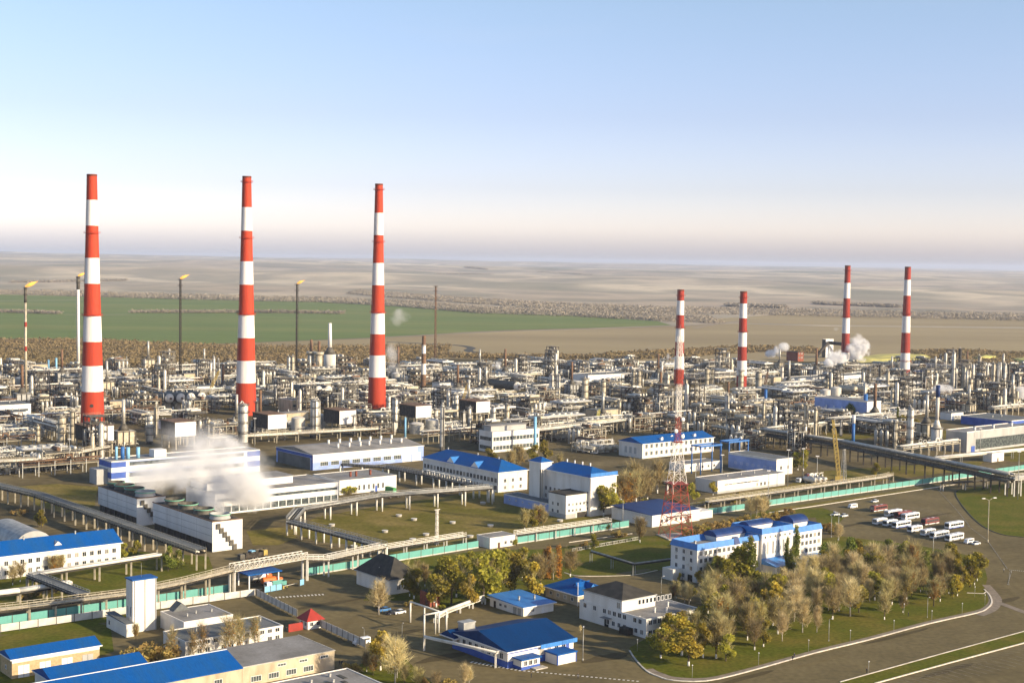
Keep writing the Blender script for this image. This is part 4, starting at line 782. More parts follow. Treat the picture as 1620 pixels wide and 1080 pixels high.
# ================================================================== CHIMNEYS, FLARES, MASTS
def chimney(label, base, bounds, rb, rt, mats, rings, first='red', holes=False, sootr=True):
    g = G(*base); o = thing('chimney', label, 'chimney', g, 0, 'striped chimneys of the works'); H = hgt(*base, bounds[0]); block(g, rb+8)
    zs = [hgt(*base, y) for y in bounds]+[-.2]
    prof = lambda z: rt+(rb-rt)*max(0, 1-z/H)**1.12
    for i in range(len(zs)-1):
        a, c = zs[i+1], zs[i]; mb = MB(); k = max(2, int((c-a)/5)); mb.lathe([(prof(a+(c-a)*q/k), a+(c-a)*q/k) for q in range(k+1)], 40)
        if i == 0: mb.lathe([(rt, H), (rt*.8, H), (rt*.8, H-6)], 40)
        mb.build('band', mats[0] if (i % 2 == 0) == (first == 'red') else mats[1], o)
    if sootr: MB().lathe([(rt+.05, H-1.2), (rt+.12, H-1.2), (rt+.12, H+.15), (rt-.5, H+.15)], 32).build('rim', 'soot', o)
    for y in rings:
        z = hgt(*base, y); r = prof(z); mb = MB().lathe([(r-.1, z), (r+1.3, z), (r+1.3, z+.25), (r-.1, z+.25)], 32, sm=False); mb.lathe([(r+1.25, z+1.1), (r+1.32, z+1.1), (r+1.32, z+1.25), (r+1.25, z+1.25)], 32)
        for k in range(12): t = k*math.pi/6; mb.tube(((r+1.28)*math.cos(t), (r+1.28)*math.sin(t), z), ((r+1.28)*math.cos(t), (r+1.28)*math.sin(t), z+1.2), .06, n=4)
        mb.build('gallery', mats[0], o)
    mb = MB(); t = -2.4
    for dx in (-.25, .25): mb.path([((prof(z)+.5)*math.cos(t)-dx*math.sin(t), (prof(z)+.5)*math.sin(t)+dx*math.cos(t), z) for z in [H*q/12 for q in range(13)]], .07, 4)
    mb.build('ladder', 'steel_mid', o)
    if holes: 
        for yy, tt in ((640, -1.35), ): z = hgt(*base, yy); r = prof(z); MB().tube(((r-.3)*math.cos(tt), (r-.3)*math.sin(tt), z), ((r+.12)*math.cos(tt), (r+.12)*math.sin(tt), z), 1.2, n=12).build('flue_opening', 'dark_roof', o)
    return o
RW = ('stack_red', 'stack_white'); CW = ('stack_crimson', 'stack_white')
chimney('tall red and white chimney with no gallery at its top, thickest of the three giants', (146.3, 677), [276, 316.5, 357, 408, 448.5, 499.5, 540, 578, 618.5], 8.2, 3.35, RW, [369, 499], holes=True)
chimney('tall red and white chimney between two flares, middle one of the three giants', (389, 656), [279, 328, 365, 413.5, 450, 498, 534, 570, 605], 8.0, 3.3, RW, [288.5, 377, 497.5])
chimney('tall red and white chimney with the small vapour wisp beside it', (596.3, 645), [291, 337, 372, 416, 451, 495, 528, 561.5, 596], 7.4, 3.1, RW, [300.5, 383, 494.5])
chimney('shorter crimson and white chimney standing behind the lattice mast', (1073.8, 610), [458, 475.5, 498, 518.5, 540.5, 563, 584], 5.1, 3.3, CW, [468, 519])
chimney('shorter crimson and white chimney standing alone beyond the lattice mast', (1173, 612), [461, 480, 503, 525, 548, 570, 594], 5.0, 3.35, CW, [471, 525])
chimney('tall crimson and white chimney with steam round its foot', (1336.5, 588), [420, 447.5, 471.7, 502.5, 527, 557, 583], 5.1, 3.1, CW, [428, 502])
chimney('tall crimson and white chimney at the edge of the refinery towers', (1431.2, 592), [422, 442.5, 467.5, 500, 526, 558, 584], 5.6, 3.25, CW, [497, 571])
for p, x, y in (('the thickest chimney', 146, 677), ('the middle giant chimney', 389, 656), ('the wisp-side giant chimney', 596, 645), ('the chimney behind the mast', 1074, 610), ('the lone shorter chimney', 1173, 612), ('the steaming chimney', 1336, 588), ('the refinery-side chimney', 1431, 592)): landmark(p, x, y)
chimney('slim pale chimney with ochre bands behind the wisp-side giant', (669.8, 613), [531, 545, 559, 575, 592], 2.6, 1.7, ('rust', 'stack_white'), [546], sootr=False)
def flare(label, base, yt, wpx, m, style, flame, guy=True):
    g = G(*base); H = hgt(*base, yt); o = thing('flare_stack', label, 'flare stack', g, 0, 'flare stacks beyond the works'); block(g, 8); wd = wpx/2/(FPX/g.y)
    mb = MB()
    if style == 'lattice':
        for k in range(3):
            t = k*2.094; mb.tube((wd*math.cos(t), wd*math.sin(t), 0), (wd*.8*math.cos(t), wd*.8*math.sin(t), H), .22, n=5)
            for q in range(int(H/4)):
                t2 = t+2.094*(1 if q % 2 else -1); mb.tube((wd*.9*math.cos(t), wd*.9*math.sin(t), q*4), (wd*.9*math.cos(t2), wd*.9*math.sin(t2), q*4+4), .13, n=4)
        mb.build('lattice', m, o); MB().tube((0, 0, 0), (0, 0, H), wd*.35, n=8).build('riser', m, o)
    else:
        mb.tube((0, 0, 0), (0, 0, H*.86), wd, wd*.85, 10); mb.build('riser', m, o); MB().tube((0, 0, H*.86), (0, 0, H), wd*1.1, n=10).build('tip', 'steel_mid' if style != 'white' else m, o)
        if style == 'banded': MB().lathe([(wd*1.02, 0), (wd*1.02, 4)], 10, (0, 0, H*.42)).build('red_band', 'stack_crimson', o); MB().lathe([(wd*1.04, 0), (wd*1.04, 4)], 10, (0, 0, H*.64)).build('red_band', 'stack_crimson', o)
    for z in (H*.93, H*.985):
        p = MB().lathe([(wd*.5, 0), (wd+1.2, 0), (wd+1.2, .3), (wd*.5, .3)], 10, (0, 0, z), sm=False); p.lathe([(wd+1.1, 1.1), (wd+1.2, 1.1), (wd+1.2, 1.3), (wd+1.1, 1.3)], 10, (0, 0, z)); p.build('platform', 'steel_dark', o)
    if guy:
        for k in range(3):
            t = k*2.094+.5; MB().tube((H*.3*math.cos(t), H*.3*math.sin(t), 0), (0, 0, H*.7), .035, n=3).build('guy_wire', 'steel_mid', o)
    if flame:
        L = flame; rr = random.Random(int(base[0])); mb = MB(); pr = []
        for k in range(9): t = k/8; pr.append((max(.05, L*.17*(math.sin(math.pi*min(1, t*.9+.14)))*(1-.35*t)+rr.uniform(-.12, .12)), t*L))
        pr.append((.02, L*1.03)); mb.lathe(pr, 9, ax='x')
        f = mb.build('flame', 'flame', o, (0, 0, H+.4)); f.rotation_euler = (0, -math.radians(24), rr.uniform(-.2, .2))
    return o
flare('pale flare stack with dark head and the longest flame', (41, 628), 454, 4.2, 'lagging_warm', 'banded', 11.5)
flare('white flare stack burning just beside the thickest chimney', (124, 584), 437, 5, 'stack_white', 'tube', 9)
flare('dark lattice flare stack burning between the two tallest chimneys', (285, 603), 441, 4.5, 'steel_dark', 'lattice', 9.5)
flare('dark lattice flare stack burning beyond the middle giant chimney', (469, 603), 449, 4.5, 'steel_dark', 'lattice', 8.5)
flare('unlit rusty flare stack with dark head beyond the slim pale chimney', (688, 579), 452, 4.2, 'rust', 'lattice', 0)
g = G(521.5, 594); o = thing('vent_stack', 'thin white vent stack rising from a conical drum', 'stack', g); block(g, 10); H = hgt(521.5, 594, 511)
MB().tube((0, 0, 0), (0, 0, 22), 6.2, n=14).build('drum', 'tank_white', o); MB().tube((0, 0, 22), (0, 0, 29), 6.2, 2.2, 14).build('cone', 'steel_mid', o); MB().tube((0, 0, 29), (0, 0, H), 2.1, 1.6, 12).build('stack', 'stack_white', o); landmark('the thin white vent stack', 521, 594)
for x, yb, yt in ((492, 587, 537), (504.5, 588, 539.5)):
    g = G(x, yb); H = hgt(x, yb, yt); o = thing('furnace_stack', 'rusty stack on a round furnace', 'stack', g, 0, 'twin rusty stacks behind the second chimney', True); block(g, 9)
    MB().tube((0, 0, 0), (0, 0, 18), 3.6, n=12).build('furnace', 'lagging_warm', o); MB().tube((0, 0, 18), (0, 0, 21), 5, n=12).build('hood', 'lagging_warm', o); MB().tube((0, 0, 21), (0, 0, H), 1.6, 1.4, 10).build('stack', 'rust', o)
# lattice mast, red and white
g = G(1069, 849); o = thing('lattice_mast', 'tall red and white lattice radio mast beside the office block', 'mast', g, TH*.5); block(g, 9); Hm = hgt(1069, 849, 532)
def half(z): return 5.7-(5.7-3.0)*min(z, 26)/26 if z < 26 else max(.85, 3.0-(3.0-1.15)*(z-26)/17) if z < 43 else .95
bz = [hgt(1069, 849, y) for y in (849, 764, 699, 660, 606, 583, 532)]
for i, (z0, z1) in enumerate(zip(bz, bz[1:])):
    mb = MB(); st = (5.2, 4.2, 3, 2.6, 2.4, 2.4)[i]; k = max(1, round((z1-z0)/st)); c4 = lambda z: [(sx*half(z), sy*half(z), z) for sx, sy in ((-1, -1), (1, -1), (1, 1), (-1, 1))]
    t = (.18, .14, .10, .11, .11, .10)[i]
    for q in range(k):
        a, c = z0+(z1-z0)*q/k, z0+(z1-z0)*(q+1)/k; A, B_ = c4(a), c4(c)
        for m in range(4):
            n_ = (m+1) % 4; mb.tube(A[m], B_[m], t, n=4, sm=False); mb.tube(A[m], B_[n_], t*.6, n=4, sm=False); mb.tube(A[n_], B_[m], t*.6, n=4, sm=False); mb.tube(B_[m], B_[n_], t*.6, n=4, sm=False)
    mb.build('lattice_section', 'lattice_red' if i % 2 == 0 else 'lattice_white', o)
for z, px in ((hgt(1069, 849, 663), 1), (hgt(1069, 849, 681), -1), (hgt(1069, 849, 690), 1)):
    MB().lathe([(.05, 0), (.6, .1), (1.0, .4), (1.0, .5), (.05, .45)], 14, ax='y').build('dish', 'white_frame', o, (px*1.6, -1.8, z))
for k in range(3): MB().box(-.2, -.15, 0, .2, .15, 2.6).build('panel_antenna', 'white_frame', o, ((-1.4, 1.4, 0)[k], (-.4, -.4, 1.5)[k], Hm-9-k)); 
MB().tube((0, 0, Hm), (0, 0, Hm+5), .1, .04, 5).build('lightning_rod', 'galvanised', o); MB().box(-6.4, -6.4, -.2, 6.4, 6.4, .45).build('base', 'concrete', o)
for z in (bz[1], bz[2], bz[4]): MB().box(-half(z)-.9, -half(z)-.9, z, half(z)+.9, half(z)+.9, z+.14).build('platform', 'lattice_red', o)
landmark('the lattice mast', 1069, 849)
def pylon(label, base, yt, hw, tw, m, name='lattice_pole', cat='mast'):
    g = G(*base); H = hgt(*base, yt); o = thing(name, label, cat, g, TH); mb = MB(); k = int(H/2.2)
    for q in range(k):
        a, c = H*q/k, H*(q+1)/k; ha, hc = hw+(tw-hw)*q/k, hw+(tw-hw)*(q+1)/k
        A = [(x*ha, y*ha, a) for x, y in ((-1, -1), (1, -1), (1, 1), (-1, 1))]; B_ = [(x*hc, y*hc, c) for x, y in ((-1, -1), (1, -1), (1, 1), (-1, 1))]
        for i in range(4): j = (i+1) % 4; mb.tube(A[i], B_[i], .09, n=4, sm=False); mb.tube(A[i], B_[j], .06, n=4, sm=False); mb.tube(B_[i], B_[j], .06, n=4, sm=False)
    mb.build('lattice', m, o); MB().tube((0, 0, 0), (0, 0, H), .16, n=6).build('core', m, o); l = MB()
    l.box(-1.4, -.15, H, 1.4, .15, H+.2); l.build('crossarm', m, o); return o
pylon('slim white lattice pole in the grassy courtyard', (691, 862), 806, .55, .4, 'lattice_white')
pylon('grey lattice pole beside the yellow crane', (1334, 765), 711, 1.3, .5, 'galvanised')
# blue gantries and coloured posts
def gantry(label, base, x1, yt, m='blue_steel'):
    g = G(*base); L = run(g, E1, x1); H = hgt(*base, yt); o = thing('gantry', label, 'gantry', g, TH)
    for y in (0, 7):
        for x in (0, L): MB().tube((x, y, 0), (x, y, H), .42, n=6).build('leg', m, o)
        MB().box(-.5, y-.4, H-.6, L+.5, y+.4, H+.4).build('beam', m, o)
    for x in (0, L): MB().box(x-.35, .42, H-.5, x+.35, 6.58, H+.2).build('crossbeam', m, o)
gantry('blue steel gantry over the small white building', (1108, 751), 1140, 706); gantry('second blue steel gantry, the one beyond the white stores building', (1153, 733), 1183, 699)
def post(label, base, yt, r, m, cat='post', name='coloured_stack', cap=None, base_r=None):
    g = G(*base); H = hgt(*base, yt); o = thing(name, label, cat, g); MB().tube((0, 0, 0), (0, 0, H*(.72 if cap else 1)), r, r*.92, 12).build('shaft', m, o)
    if cap: MB().tube((0, 0, H*.72), (0, 0, H), r*1.02, n=12).build('upper_shaft', cap, o)
    MB().tube((0, 0, 0), (0, 0, 1.2), base_r or r*1.8, n=10).build('footing', 'concrete', o); block(g, 4); return o
post('light blue stack against the white control building', (846, 716), 659, 1.0, 'sky_steel'); post('thin light blue post before the white-fronted cooler', (641, 694), 660, .7, 'sky_steel'); post('white and blue stack by the yellow crane', (1349.5, 704), 656, 1.1, 'blue_steel', cap='stack_white')
post('dark blue post among pipes near the rust columns', (1211, 645), 616, 1.3, 'blue_steel'); post('dark blue post in front of the compressor house', (1368.7, 668), 623, 1.6, 'blue_steel'); post('thin light blue post of the far shed', (77, 590), 569, 1, 'sky_steel'); post('thin light blue post behind the thick chimney shed', (89, 590), 566, 1.1, 'sky_steel')
g = G(1481, 712); H = hgt(1481, 712, 609); o = thing('heater_stack', 'white heater with round hall base and tall stack topped in navy blue', 'stack', g); r = 8.5/(FPX/g.y); block(g, 14); hb = hgt(1481, 712, 676)
MB().tube((0, 0, 0), (0, 0, hb), r, n=24).build('heater', 'tank_white', o); MB().lathe([(r+.8, 0), (r+.8, .6), (r, .6)], 24, (0, 0, hb-.6)).build('gallery', 'steel_mid', o); MB().tube((0, 0, hb), (0, 0, hb+5), r*.8, r*.34, 20).build('cone', 'tank_white', o)
MB().tube((0, 0, hb+5), (0, 0, hb+(H-hb)*.72), r*.32, n=16).build('stack', 'tank_white', o); MB().tube((0, 0, hb+(H-hb)*.72), (0, 0, H), r*.4, n=16).build('stack_top', 'navy_roof', o)
for k in range(10): t = k*.628; MB().box(r-.05, -.2, 0, r+.3, .2, hb-.7).build('stiffener', 'panel_white', o, rz=t)
landmark('the navy-topped heater stack', 1481, 712)
# yellow cranes
def crane(label, base, tip, m='yellow'):
    g = G(*base); tz = hgt(base[0], base[1], tip[1]); e = (tip[0]-base[0])/(FPX/g.y); o = thing('mobile_crane', label, 'crane', g); mb = MB(); n_ = 14
    A = Vector((0, 0, 3)); B_ = Vector((e, 0, tz)); d = (B_-A)/n_
    for q in range(n_):
        w0 = 1.0 if q < n_-2 else .5; c = [A+d*q+Vector((x*w0*.9, y*w0, 0)) for x, y in ((-1, -1), (1, -1), (1, 1), (-1, 1))]; f = [v+d for v in c]
        for i in range(4): j = (i+1) % 4; mb.tube(c[i], f[i], .24, n=4, sm=False); mb.tube(c[i], f[j], .14, n=4, sm=False); mb.tube(c[i], c[j], .14, n=4, sm=False)
    mb.build('boom', m, o); MB().box(-2.4, -1.6, 1.1, 2.8, 1.6, 3.4).build('cab', m, o); MB().box(-4.5, -1.7, .6, 4.5, 1.7, 1.08).build('chassis', 'steel_dark', o)
    for x in (-3.2, 0, 3.2):
        for y in (-1.6, 1.6): MB().tube((x, y-.25, .7), (x, y+.25, .7), .7, n=10).build('wheel', 'tyre', o)
    MB().tube(B_, (B_.x, 0, tz*.45), .05, n=3).build('hoist_rope', 'steel_dark', o); block(g, 6)
crane('yellow crane boom raised behind the teal fence', (1327, 762), (1315, 664)); crane('yellow crane boom among the columns near the wisp-side giant', (728, 652), (741, 603)); crane('small yellow crane boom beside the middle giant chimney', (329, 630), (346, 586)); crane('small yellow crane boom by the mint hut', (942, 678), (948, 647), 'sulphur'); crane('ochre crane boom near the lone shorter chimney', (1208, 622), (1214, 587), 'rust')
# sulphur heaps
for pts, nm in (([(1342, 569), (1380, 564), (1420, 562), (1478, 564), (1470, 569), (1400, 572), (1350, 574)], 'long low yellow sulphur heap beyond the refinery-side chimney'), ([(1535, 568), (1560, 565), (1580, 566), (1578, 569), (1545, 570)], 'small yellow sulphur heap beyond the refinery towers'), ([(1590, 570), (1620, 567), (1680, 570), (1680, 577), (1620, 577)], 'yellow sulphur heap at the edge of the plain')):
    g0 = [G(x, y) for x, y in pts]; c = sum(g0, Vector())/len(g0); mb = MB(); rr = random.Random(3); N = len(g0); zt = []
    for q in g0: zt.append(c.lerp(q, .72)+Vector((0, 0, rr.uniform(2.5, 5))))
    for i in range(N): j = (i+1) % N; mb.face([g0[i], g0[j], zt[j], zt[i]][::1]); mb.face([zt[i], zt[j], c+Vector((0, 0, 5))])
    tag(mb.build('sulphur_heap', 'sulphur'), nm, 'heap')

# ================================================================== VESSELS
def columnT(r, H, m, n_plat, skirt=True, head='steel'):
    mb = MB().lathe([(r*.02, H), (r*.5, H-r*.08), (r*.85, H-r*.35), (r, H-r*.8), (r, H*.12), (r, 0)], 16)
    return mb
def column(label, x, yb, yt, wpx, m='lagging_warm', plats=3, rusty=False):
    g = G(x, yb); H = hgt(x, yb, yt); r = wpx/2/(FPX/g.y); o = thing('process_column', label, 'column', g, R.uniform(0, 6), 'process columns of the works', True); block(g, r+4)
    columnT(r, H*.95, m, 0).build('shell', m, o); MB().tube((0, 0, -.2), (0, 0, H*.10), r*1.12, r*1.02, 14).build('skirt', 'steel_mid', o)
    for k in range(plats):
        z = H*(.97-k*.9/max(1, plats))-(0 if k else H*.06)
        if z < 3: continue
        mb = MB().lathe([(r+.05, 0), (r+1.2, 0), (r+1.2, .2), (r+.05, .2)], 14, sm=False); mb.lathe([(r+1.15, 1), (r+1.25, 1), (r+1.25, 1.15), (r+1.15, 1.15)], 14, sm=False)
        for q in range(8): t = q*.785; mb.tube(((r+1.2)*math.cos(t), (r+1.2)*math.sin(t), .2), ((r+1.2)*math.cos(t), (r+1.2)*math.sin(t), 1.1), .06, n=3)
        mb.build('platform', 'steel_dark' if k % 2 else 'steel_mid', o, (0, 0, z))
    MB().path([(r+.45, 0, 1), (r+.45, 0, H*.9), (r*.4, 0, H*1.0), (0, 0, H*.94)], max(.22, r*.16), 6).build('overhead_pipe', 'lagging', o)
    MB().box(-.25, -r-.5, .5, .25, -r-.2, H*.9).build('ladder', 'steel_mid', o); return o
COL = [(98, 716, 654, 12.5, 'c'), (115, 702, 646, 9, 'c'), (237, 702, 652, 10.5, 'l'), (246, 692, 640, 5, 'c'), (385.5, 706, 634, 13.5, 'l'), (406, 684, 632, 5, 's'), (497.5, 692, 628, 14, 'l'), (457, 601, 561, 4.5, 'l'), (462, 602, 560, 6, 'c'), (338.5, 612, 561, 3.6, 'w'), (351, 616, 578, 3.6, 'w'), (345, 600, 566, 2, 'w'),
       (615, 661, 622, 6.5, 'l'), (624.5, 684, 626, 10, 'l'), (699, 714, 636, 6.5, 'l'), (709, 654, 618, 4.6, 'l'), (721, 662, 620, 9, 'l'), (742, 688, 641, 7, 'l'), (780.5, 678, 640, 7, 'l'), (802, 676, 637, 7.5, 'c'), (733, 692, 648, 4, 'w'), (872, 629, 589, 7, 'w'), (882.5, 629, 590, 7, 'w'), (925, 645, 595, 10.5, 'c'), (954, 645, 599, 10.5, 'c'),
       (1002, 619, 584, 6.5, 'r'), (1010.5, 616, 584, 6.5, 'r'), (1054, 636, 587, 10, 'c'), (1084, 634, 598, 7.5, 'c'), (1118, 612, 581, 7, 'r'), (1127, 610, 581, 7, 'r'), (1172, 617, 584, 8, 'c'), (1200, 628, 585, 8.5, 'r'), (1149, 674, 620, 6.5, 'w'), (1273.7, 693, 635, 5.6, 'c'), (1289.5, 694, 643, 5.6, 'c'), (1416, 716, 664, 6, 'r'), (1439.5, 717, 640, 9.5, 'l'), (1207.5, 680, 633, 4.5, 'c'),
       (1428, 624, 583, 8, 's'), (1404, 624, 584, 5, 'c'), (1507.6, 617, 553, 5, 'l'), (1524, 619, 577, 7, 'c'), (1488, 586, 560, 5, 'd'), (1518, 590, 549, 5, 'd'), (1549, 600, 560, 5, 'r'), (1571, 620, 571, 4.5, 'c'), (1577.5, 624, 572, 4.5, 'l'), (1588.5, 630, 571, 4.5, 'l'), (1535, 624, 597, 7, 'c'), (1544, 634, 598, 6, 's'), (1560, 620, 602, 6, 'c'), (1612, 622, 592, 6, 'c'), (1600, 625, 601, 8, 'b'), (1584, 636, 598, 4, 's'), (1555, 640, 604, 4, 's'), (1530, 612, 584, 4, 'd'), (1566, 612, 578, 4, 'd'), (1610, 636, 600, 5, 's'), (1595, 612, 574, 4, 's'),
       (229, 587, 566, 4, 'w'), (253, 590, 563, 5, 'l'), (191, 582, 562, 4, 'c'), (21, 622, 596, 5, 'r'), (1237, 600, 578, 5, 'w'), (1224, 598, 583, 4, 'w'), (635, 600, 585, 4, 'l'), (1382, 602, 577, 4, 's'), (1392, 602, 575, 4, 's'), (1157, 648, 622, 5, 'w'), (1196, 668, 640, 5, 'c'), (690, 676, 645, 5, 'w'), (760, 690, 655, 5, 'c'), (560, 690, 655, 5, 'w'), (450, 688, 656, 5, 'w'), (175, 700, 668, 6, 'c'), (60, 700, 670, 6, 'c'), (330, 690, 660, 6, 'c'), (840, 668, 642, 5, 'c'), (980, 660, 632, 5, 'c'), (1020, 668, 640, 5, 'c'), (1112, 660, 634, 5, 'c'), (1170, 690, 660, 5, 'c'), (1245, 660, 634, 5, 'c'), (1330, 690, 664, 4, 'w')]
CM = {'c': ('lagging_warm', 'cream process column'), 'l': ('lagging', 'silvery process column'), 'w': ('tank_white', 'white process column'), 'r': ('beige_steel', 'ochre process column'), 's': ('steel_mid', 'grey process column'), 'd': ('steel_dark', 'dark slender column'), 'b': ('blue_steel', 'blue process column')}
for x, yb, yt, wp, k in COL:
    column(('broad ' if wp > 9 else 'slim ' if wp < 5 else '')+CM[k][1], x, yb, yt, wp, CM[k][0], 2 if wp < 6 else 3 if wp < 9 else 4)
def coolbox(label, x, yb, wpx, hpx, leg):
    """white-ended air cooler house raised on legs"""
    zf = leg; g = G(x-wpx/2, yb+hgt(x, yb, yb-1)*0+leg*(G(x, yb).y and FPX/G(x, yb).y)); s_ = FPX/g.y; o = thing('cooler_house', label, 'cooler', g, TH, 'white-ended cooler houses on legs'); L = wpx/s_/math.cos(TH); D = 21.; h = hpx/s_; block(g+E1*L/2+E2*D/2, 14)
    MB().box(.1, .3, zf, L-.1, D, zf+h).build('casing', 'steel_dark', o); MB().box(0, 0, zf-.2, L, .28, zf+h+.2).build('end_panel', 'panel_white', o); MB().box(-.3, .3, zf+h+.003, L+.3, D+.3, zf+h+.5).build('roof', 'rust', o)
    for x_ in (.6, L-1.2):
        for y_ in (.5, D/2, D-1): MB().box(x_, y_, 0, x_+.7, y_+.7, zf-.21).build('leg', 'beige_steel', o)
    MB().box(-1, -1.6, zf-1.2, L+1, -.02, zf-.95).build('walkway', 'beige_steel', o); MB().path([(-1, -1.5, zf+.1), (L+1, -1.5, zf+.1)], .07, 4).build('railing', 'beige_steel', o)
    for q in range(3): MB().path([(L*(.25+q*.25), 3, zf-.3), (L*(.25+q*.25), 3, 2), (L*(.25+q*.25)+3, -3, 2)], .35, 6).build('pipe', 'lagging_warm', o)
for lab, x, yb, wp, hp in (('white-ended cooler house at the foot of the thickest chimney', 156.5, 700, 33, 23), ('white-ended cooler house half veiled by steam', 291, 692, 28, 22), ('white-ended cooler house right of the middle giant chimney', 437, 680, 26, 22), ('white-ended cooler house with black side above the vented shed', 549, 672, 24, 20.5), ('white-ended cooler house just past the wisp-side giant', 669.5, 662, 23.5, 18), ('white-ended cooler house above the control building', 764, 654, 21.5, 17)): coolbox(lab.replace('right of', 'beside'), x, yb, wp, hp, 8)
def drum(label, x, y, rpx, L, m, z=None, grp='horizontal drums raised in rows', end='tank_white'):
    d0 = FPX/G(x, y).y; r = rpx/d0; z = 9 if z is None else z; g = G(x, y+z*d0); o = thing('horizontal_drum', label, 'tank', g, TH, grp, True); block(g+E2*L/2, L/2)
    pr = [(.05, -r*.55), (r*.6, -r*.45), (r*.92, -r*.18), (r, 0)]; MB().lathe(pr, 18, (0, 0, z), ax='y').build('end_cap', end, o); MB().lathe([(r, 0), (r, L), (r*.6, L+r*.4), (.05, L+r*.5)], 18, (0, 0, z), ax='y').build('shell', m, o)
    for y_ in (L*.2, L*.8): MB().box(-r*.8, y_-.5, 0, r*.8, y_+.5, z-r*.75).build('saddle', 'beige_steel', o)
    MB().tube((0, L*.3, z+r*.9), (0, L*.3, z+r+1.4), .5, n=8).build('nozzle', 'lagging', o); MB().path([(-r*.3, L*.5, z+r), (-r*.3, L*.5, z+r+1.8), (r*2, L*.5, z+r+1.8)], .3, 6).build('pipe', 'pipe_white', o); MB().tube((0, -r*.6, z), (0, -r*.75, z), r*.25, n=10).build('manhole', 'rust', o)
for x, y in ((268, 631), (286, 630.5), (302, 630), (319, 629)): drum('big round-ended drum on a raised deck', x, y, 7.2, 24, 'steel_mid')
for x, y in ((488, 618.5), (504, 618), (519.5, 617.5)): drum('round-ended drum on a raised deck', x, y, 6.4, 22, 'steel_mid')
for x, y in ((1290.5, 778-18.5+0), (1298, 778-19), (1306, 778-19.5)): drum('small white drum lying behind the teal fence', x, y, 4., 8, 'tank_white', 2.2)
drum('large drum coloured shade-dark beneath the far columns', 818, 612, 7, 40, 'steel_mid', 8); drum('rusty drum with pale end near the tan offices', 948, 708-8, 5, 20, 'rust', 4); drum('cream drum on posts near the compressor house', 1353, 617, 5, 18, 'lagging_warm', 8, end='lagging_warm'); drum('cream drum on posts near the compressor house', 1371, 617, 5.4, 18, 'lagging_warm', 8, end='lagging_warm')  # first drum: shell coloured dark for shade, end cap pale for sunlight
drum('white drum under the pale hall beside the steam', 440, 796, 5, 14, 'tank_white', 2.2)

# ================================================================== PIPE RACKS AND PROCESS UNITS
def pipe_rack_T(L, wd, zs, seed, mats, sp=9., label='', roofed=False):
    r = random.Random(seed)
    def make(part):
        me = MB()
        for y in (-wd/2, wd/2): me.box(-.22, y-.22, 0, .22, y+.22, zs[-1])
        for z in zs: me.box(-.2, -wd/2-.4, z-.5, .2, wd/2+.4, z-.12)
        fm = me.mesh('bent', 'beige_steel' if seed % 2 else 'galvanised'); n_ = max(2, round(L/sp))
        for k in range(n_+1): part('bent', fm, None, None, (-L/2+L*k/n_, 0, 0))
        for z in zs:
            y = -wd/2+.3
            while y < wd/2-.2:
                rr = r.choice((.14, .2, .26, .38, .52)); y += rr
                if y > wd/2-.1: break
                a, c = -L/2-r.uniform(0, 2), L/2+r.uniform(0, 2); pts = [(a, y, z+rr-.12)]
                if r.random() < .4: m_ = r.uniform(-L*.3, L*.2); pts += [(m_, y, z+rr-.12), (m_, y, z+2.4), (m_+3, y, z+2.4), (m_+3, y, z+rr-.12)]
                pts.append((c, y, z+rr-.12)); part('pipe', MB().path(pts, rr, 6), r.choice(mats)); y += rr+r.uniform(.05, .35)
        for y in (-wd/2-.3, wd/2+.3): part('side_beam', MB().box(-L/2, y-.12, zs[0]-.5, L/2, y+.12, zs[0]-.15), 'beige_steel')
        if roofed: part('cover', MB().box(-L/2-1, -wd/2-.4, zs[-1]+1.2, L/2+1, wd/2+.4, zs[-1]+1.4), 'slate_roof')
    return tmpl('pipe_rack', label, 'pipe rack', make)
PM = ['lagging', 'lagging', 'pipe_white', 'lagging_warm', 'pipe_white', 'galvanised', 'rust', 'steel_mid']
RACKS = [(pipe_rack_T(60, 6, (5.5, 7.6), 1, PM, label='two tier rack of silvery pipes'), 'two tier rack of silvery pipes', 60), (pipe_rack_T(60, 8, (6.5, 9, 11), 2, PM, label='three tier rack of pale pipes'), 'three tier rack of pale pipes', 60),
         (pipe_rack_T(40, 4, (4.5,), 3, PM, label='low rack of white pipes'), 'low rack of white pipes', 40), (pipe_rack_T(44, 5, (6, 8), 4, ['steel_mid', 'steel_dark', 'rust', 'lagging'], label='rack of dark pipes'), 'rack of dark pipes', 44), (pipe_rack_T(60, 5, (7, 8.6), 5, ['pipe_white', 'pipe_white', 'lagging'], label='white pipe bridge on tall legs'), 'white pipe bridge on tall legs', 60)]
def framewk(mb, x0, y0, x1, y1, zs, nx, ny, t=.22):
    for i in range(nx+1):
        for j in range(ny+1):
            x, y = x0+(x1-x0)*i/nx, y0+(y1-y0)*j/ny; mb.box(x-t, y-t, 0, x+t, y+t, zs[-1])
    for z in zs:
        for j in range(ny+1): y = y0+(y1-y0)*j/ny; mb.box(x0, y-t*.7, z-.55, x1, y+t*.7, z-.1)
        for i in range(nx+1): x = x0+(x1-x0)*i/nx; mb.box(x-t*.69, y0, z-.54, x+t*.69, y1, z-.11)
def vessel(r, L, ax='x'):
    mb = MB().lathe([(.03, -L/2-r*.5), (r*.6, -L/2-r*.4), (r*.92, -L/2-r*.15), (r, -L/2), (r, L/2), (r*.92, L/2+r*.15), (r*.6, L/2+r*.4), (.03, L/2+r*.5)], 12, ax=ax); return mb
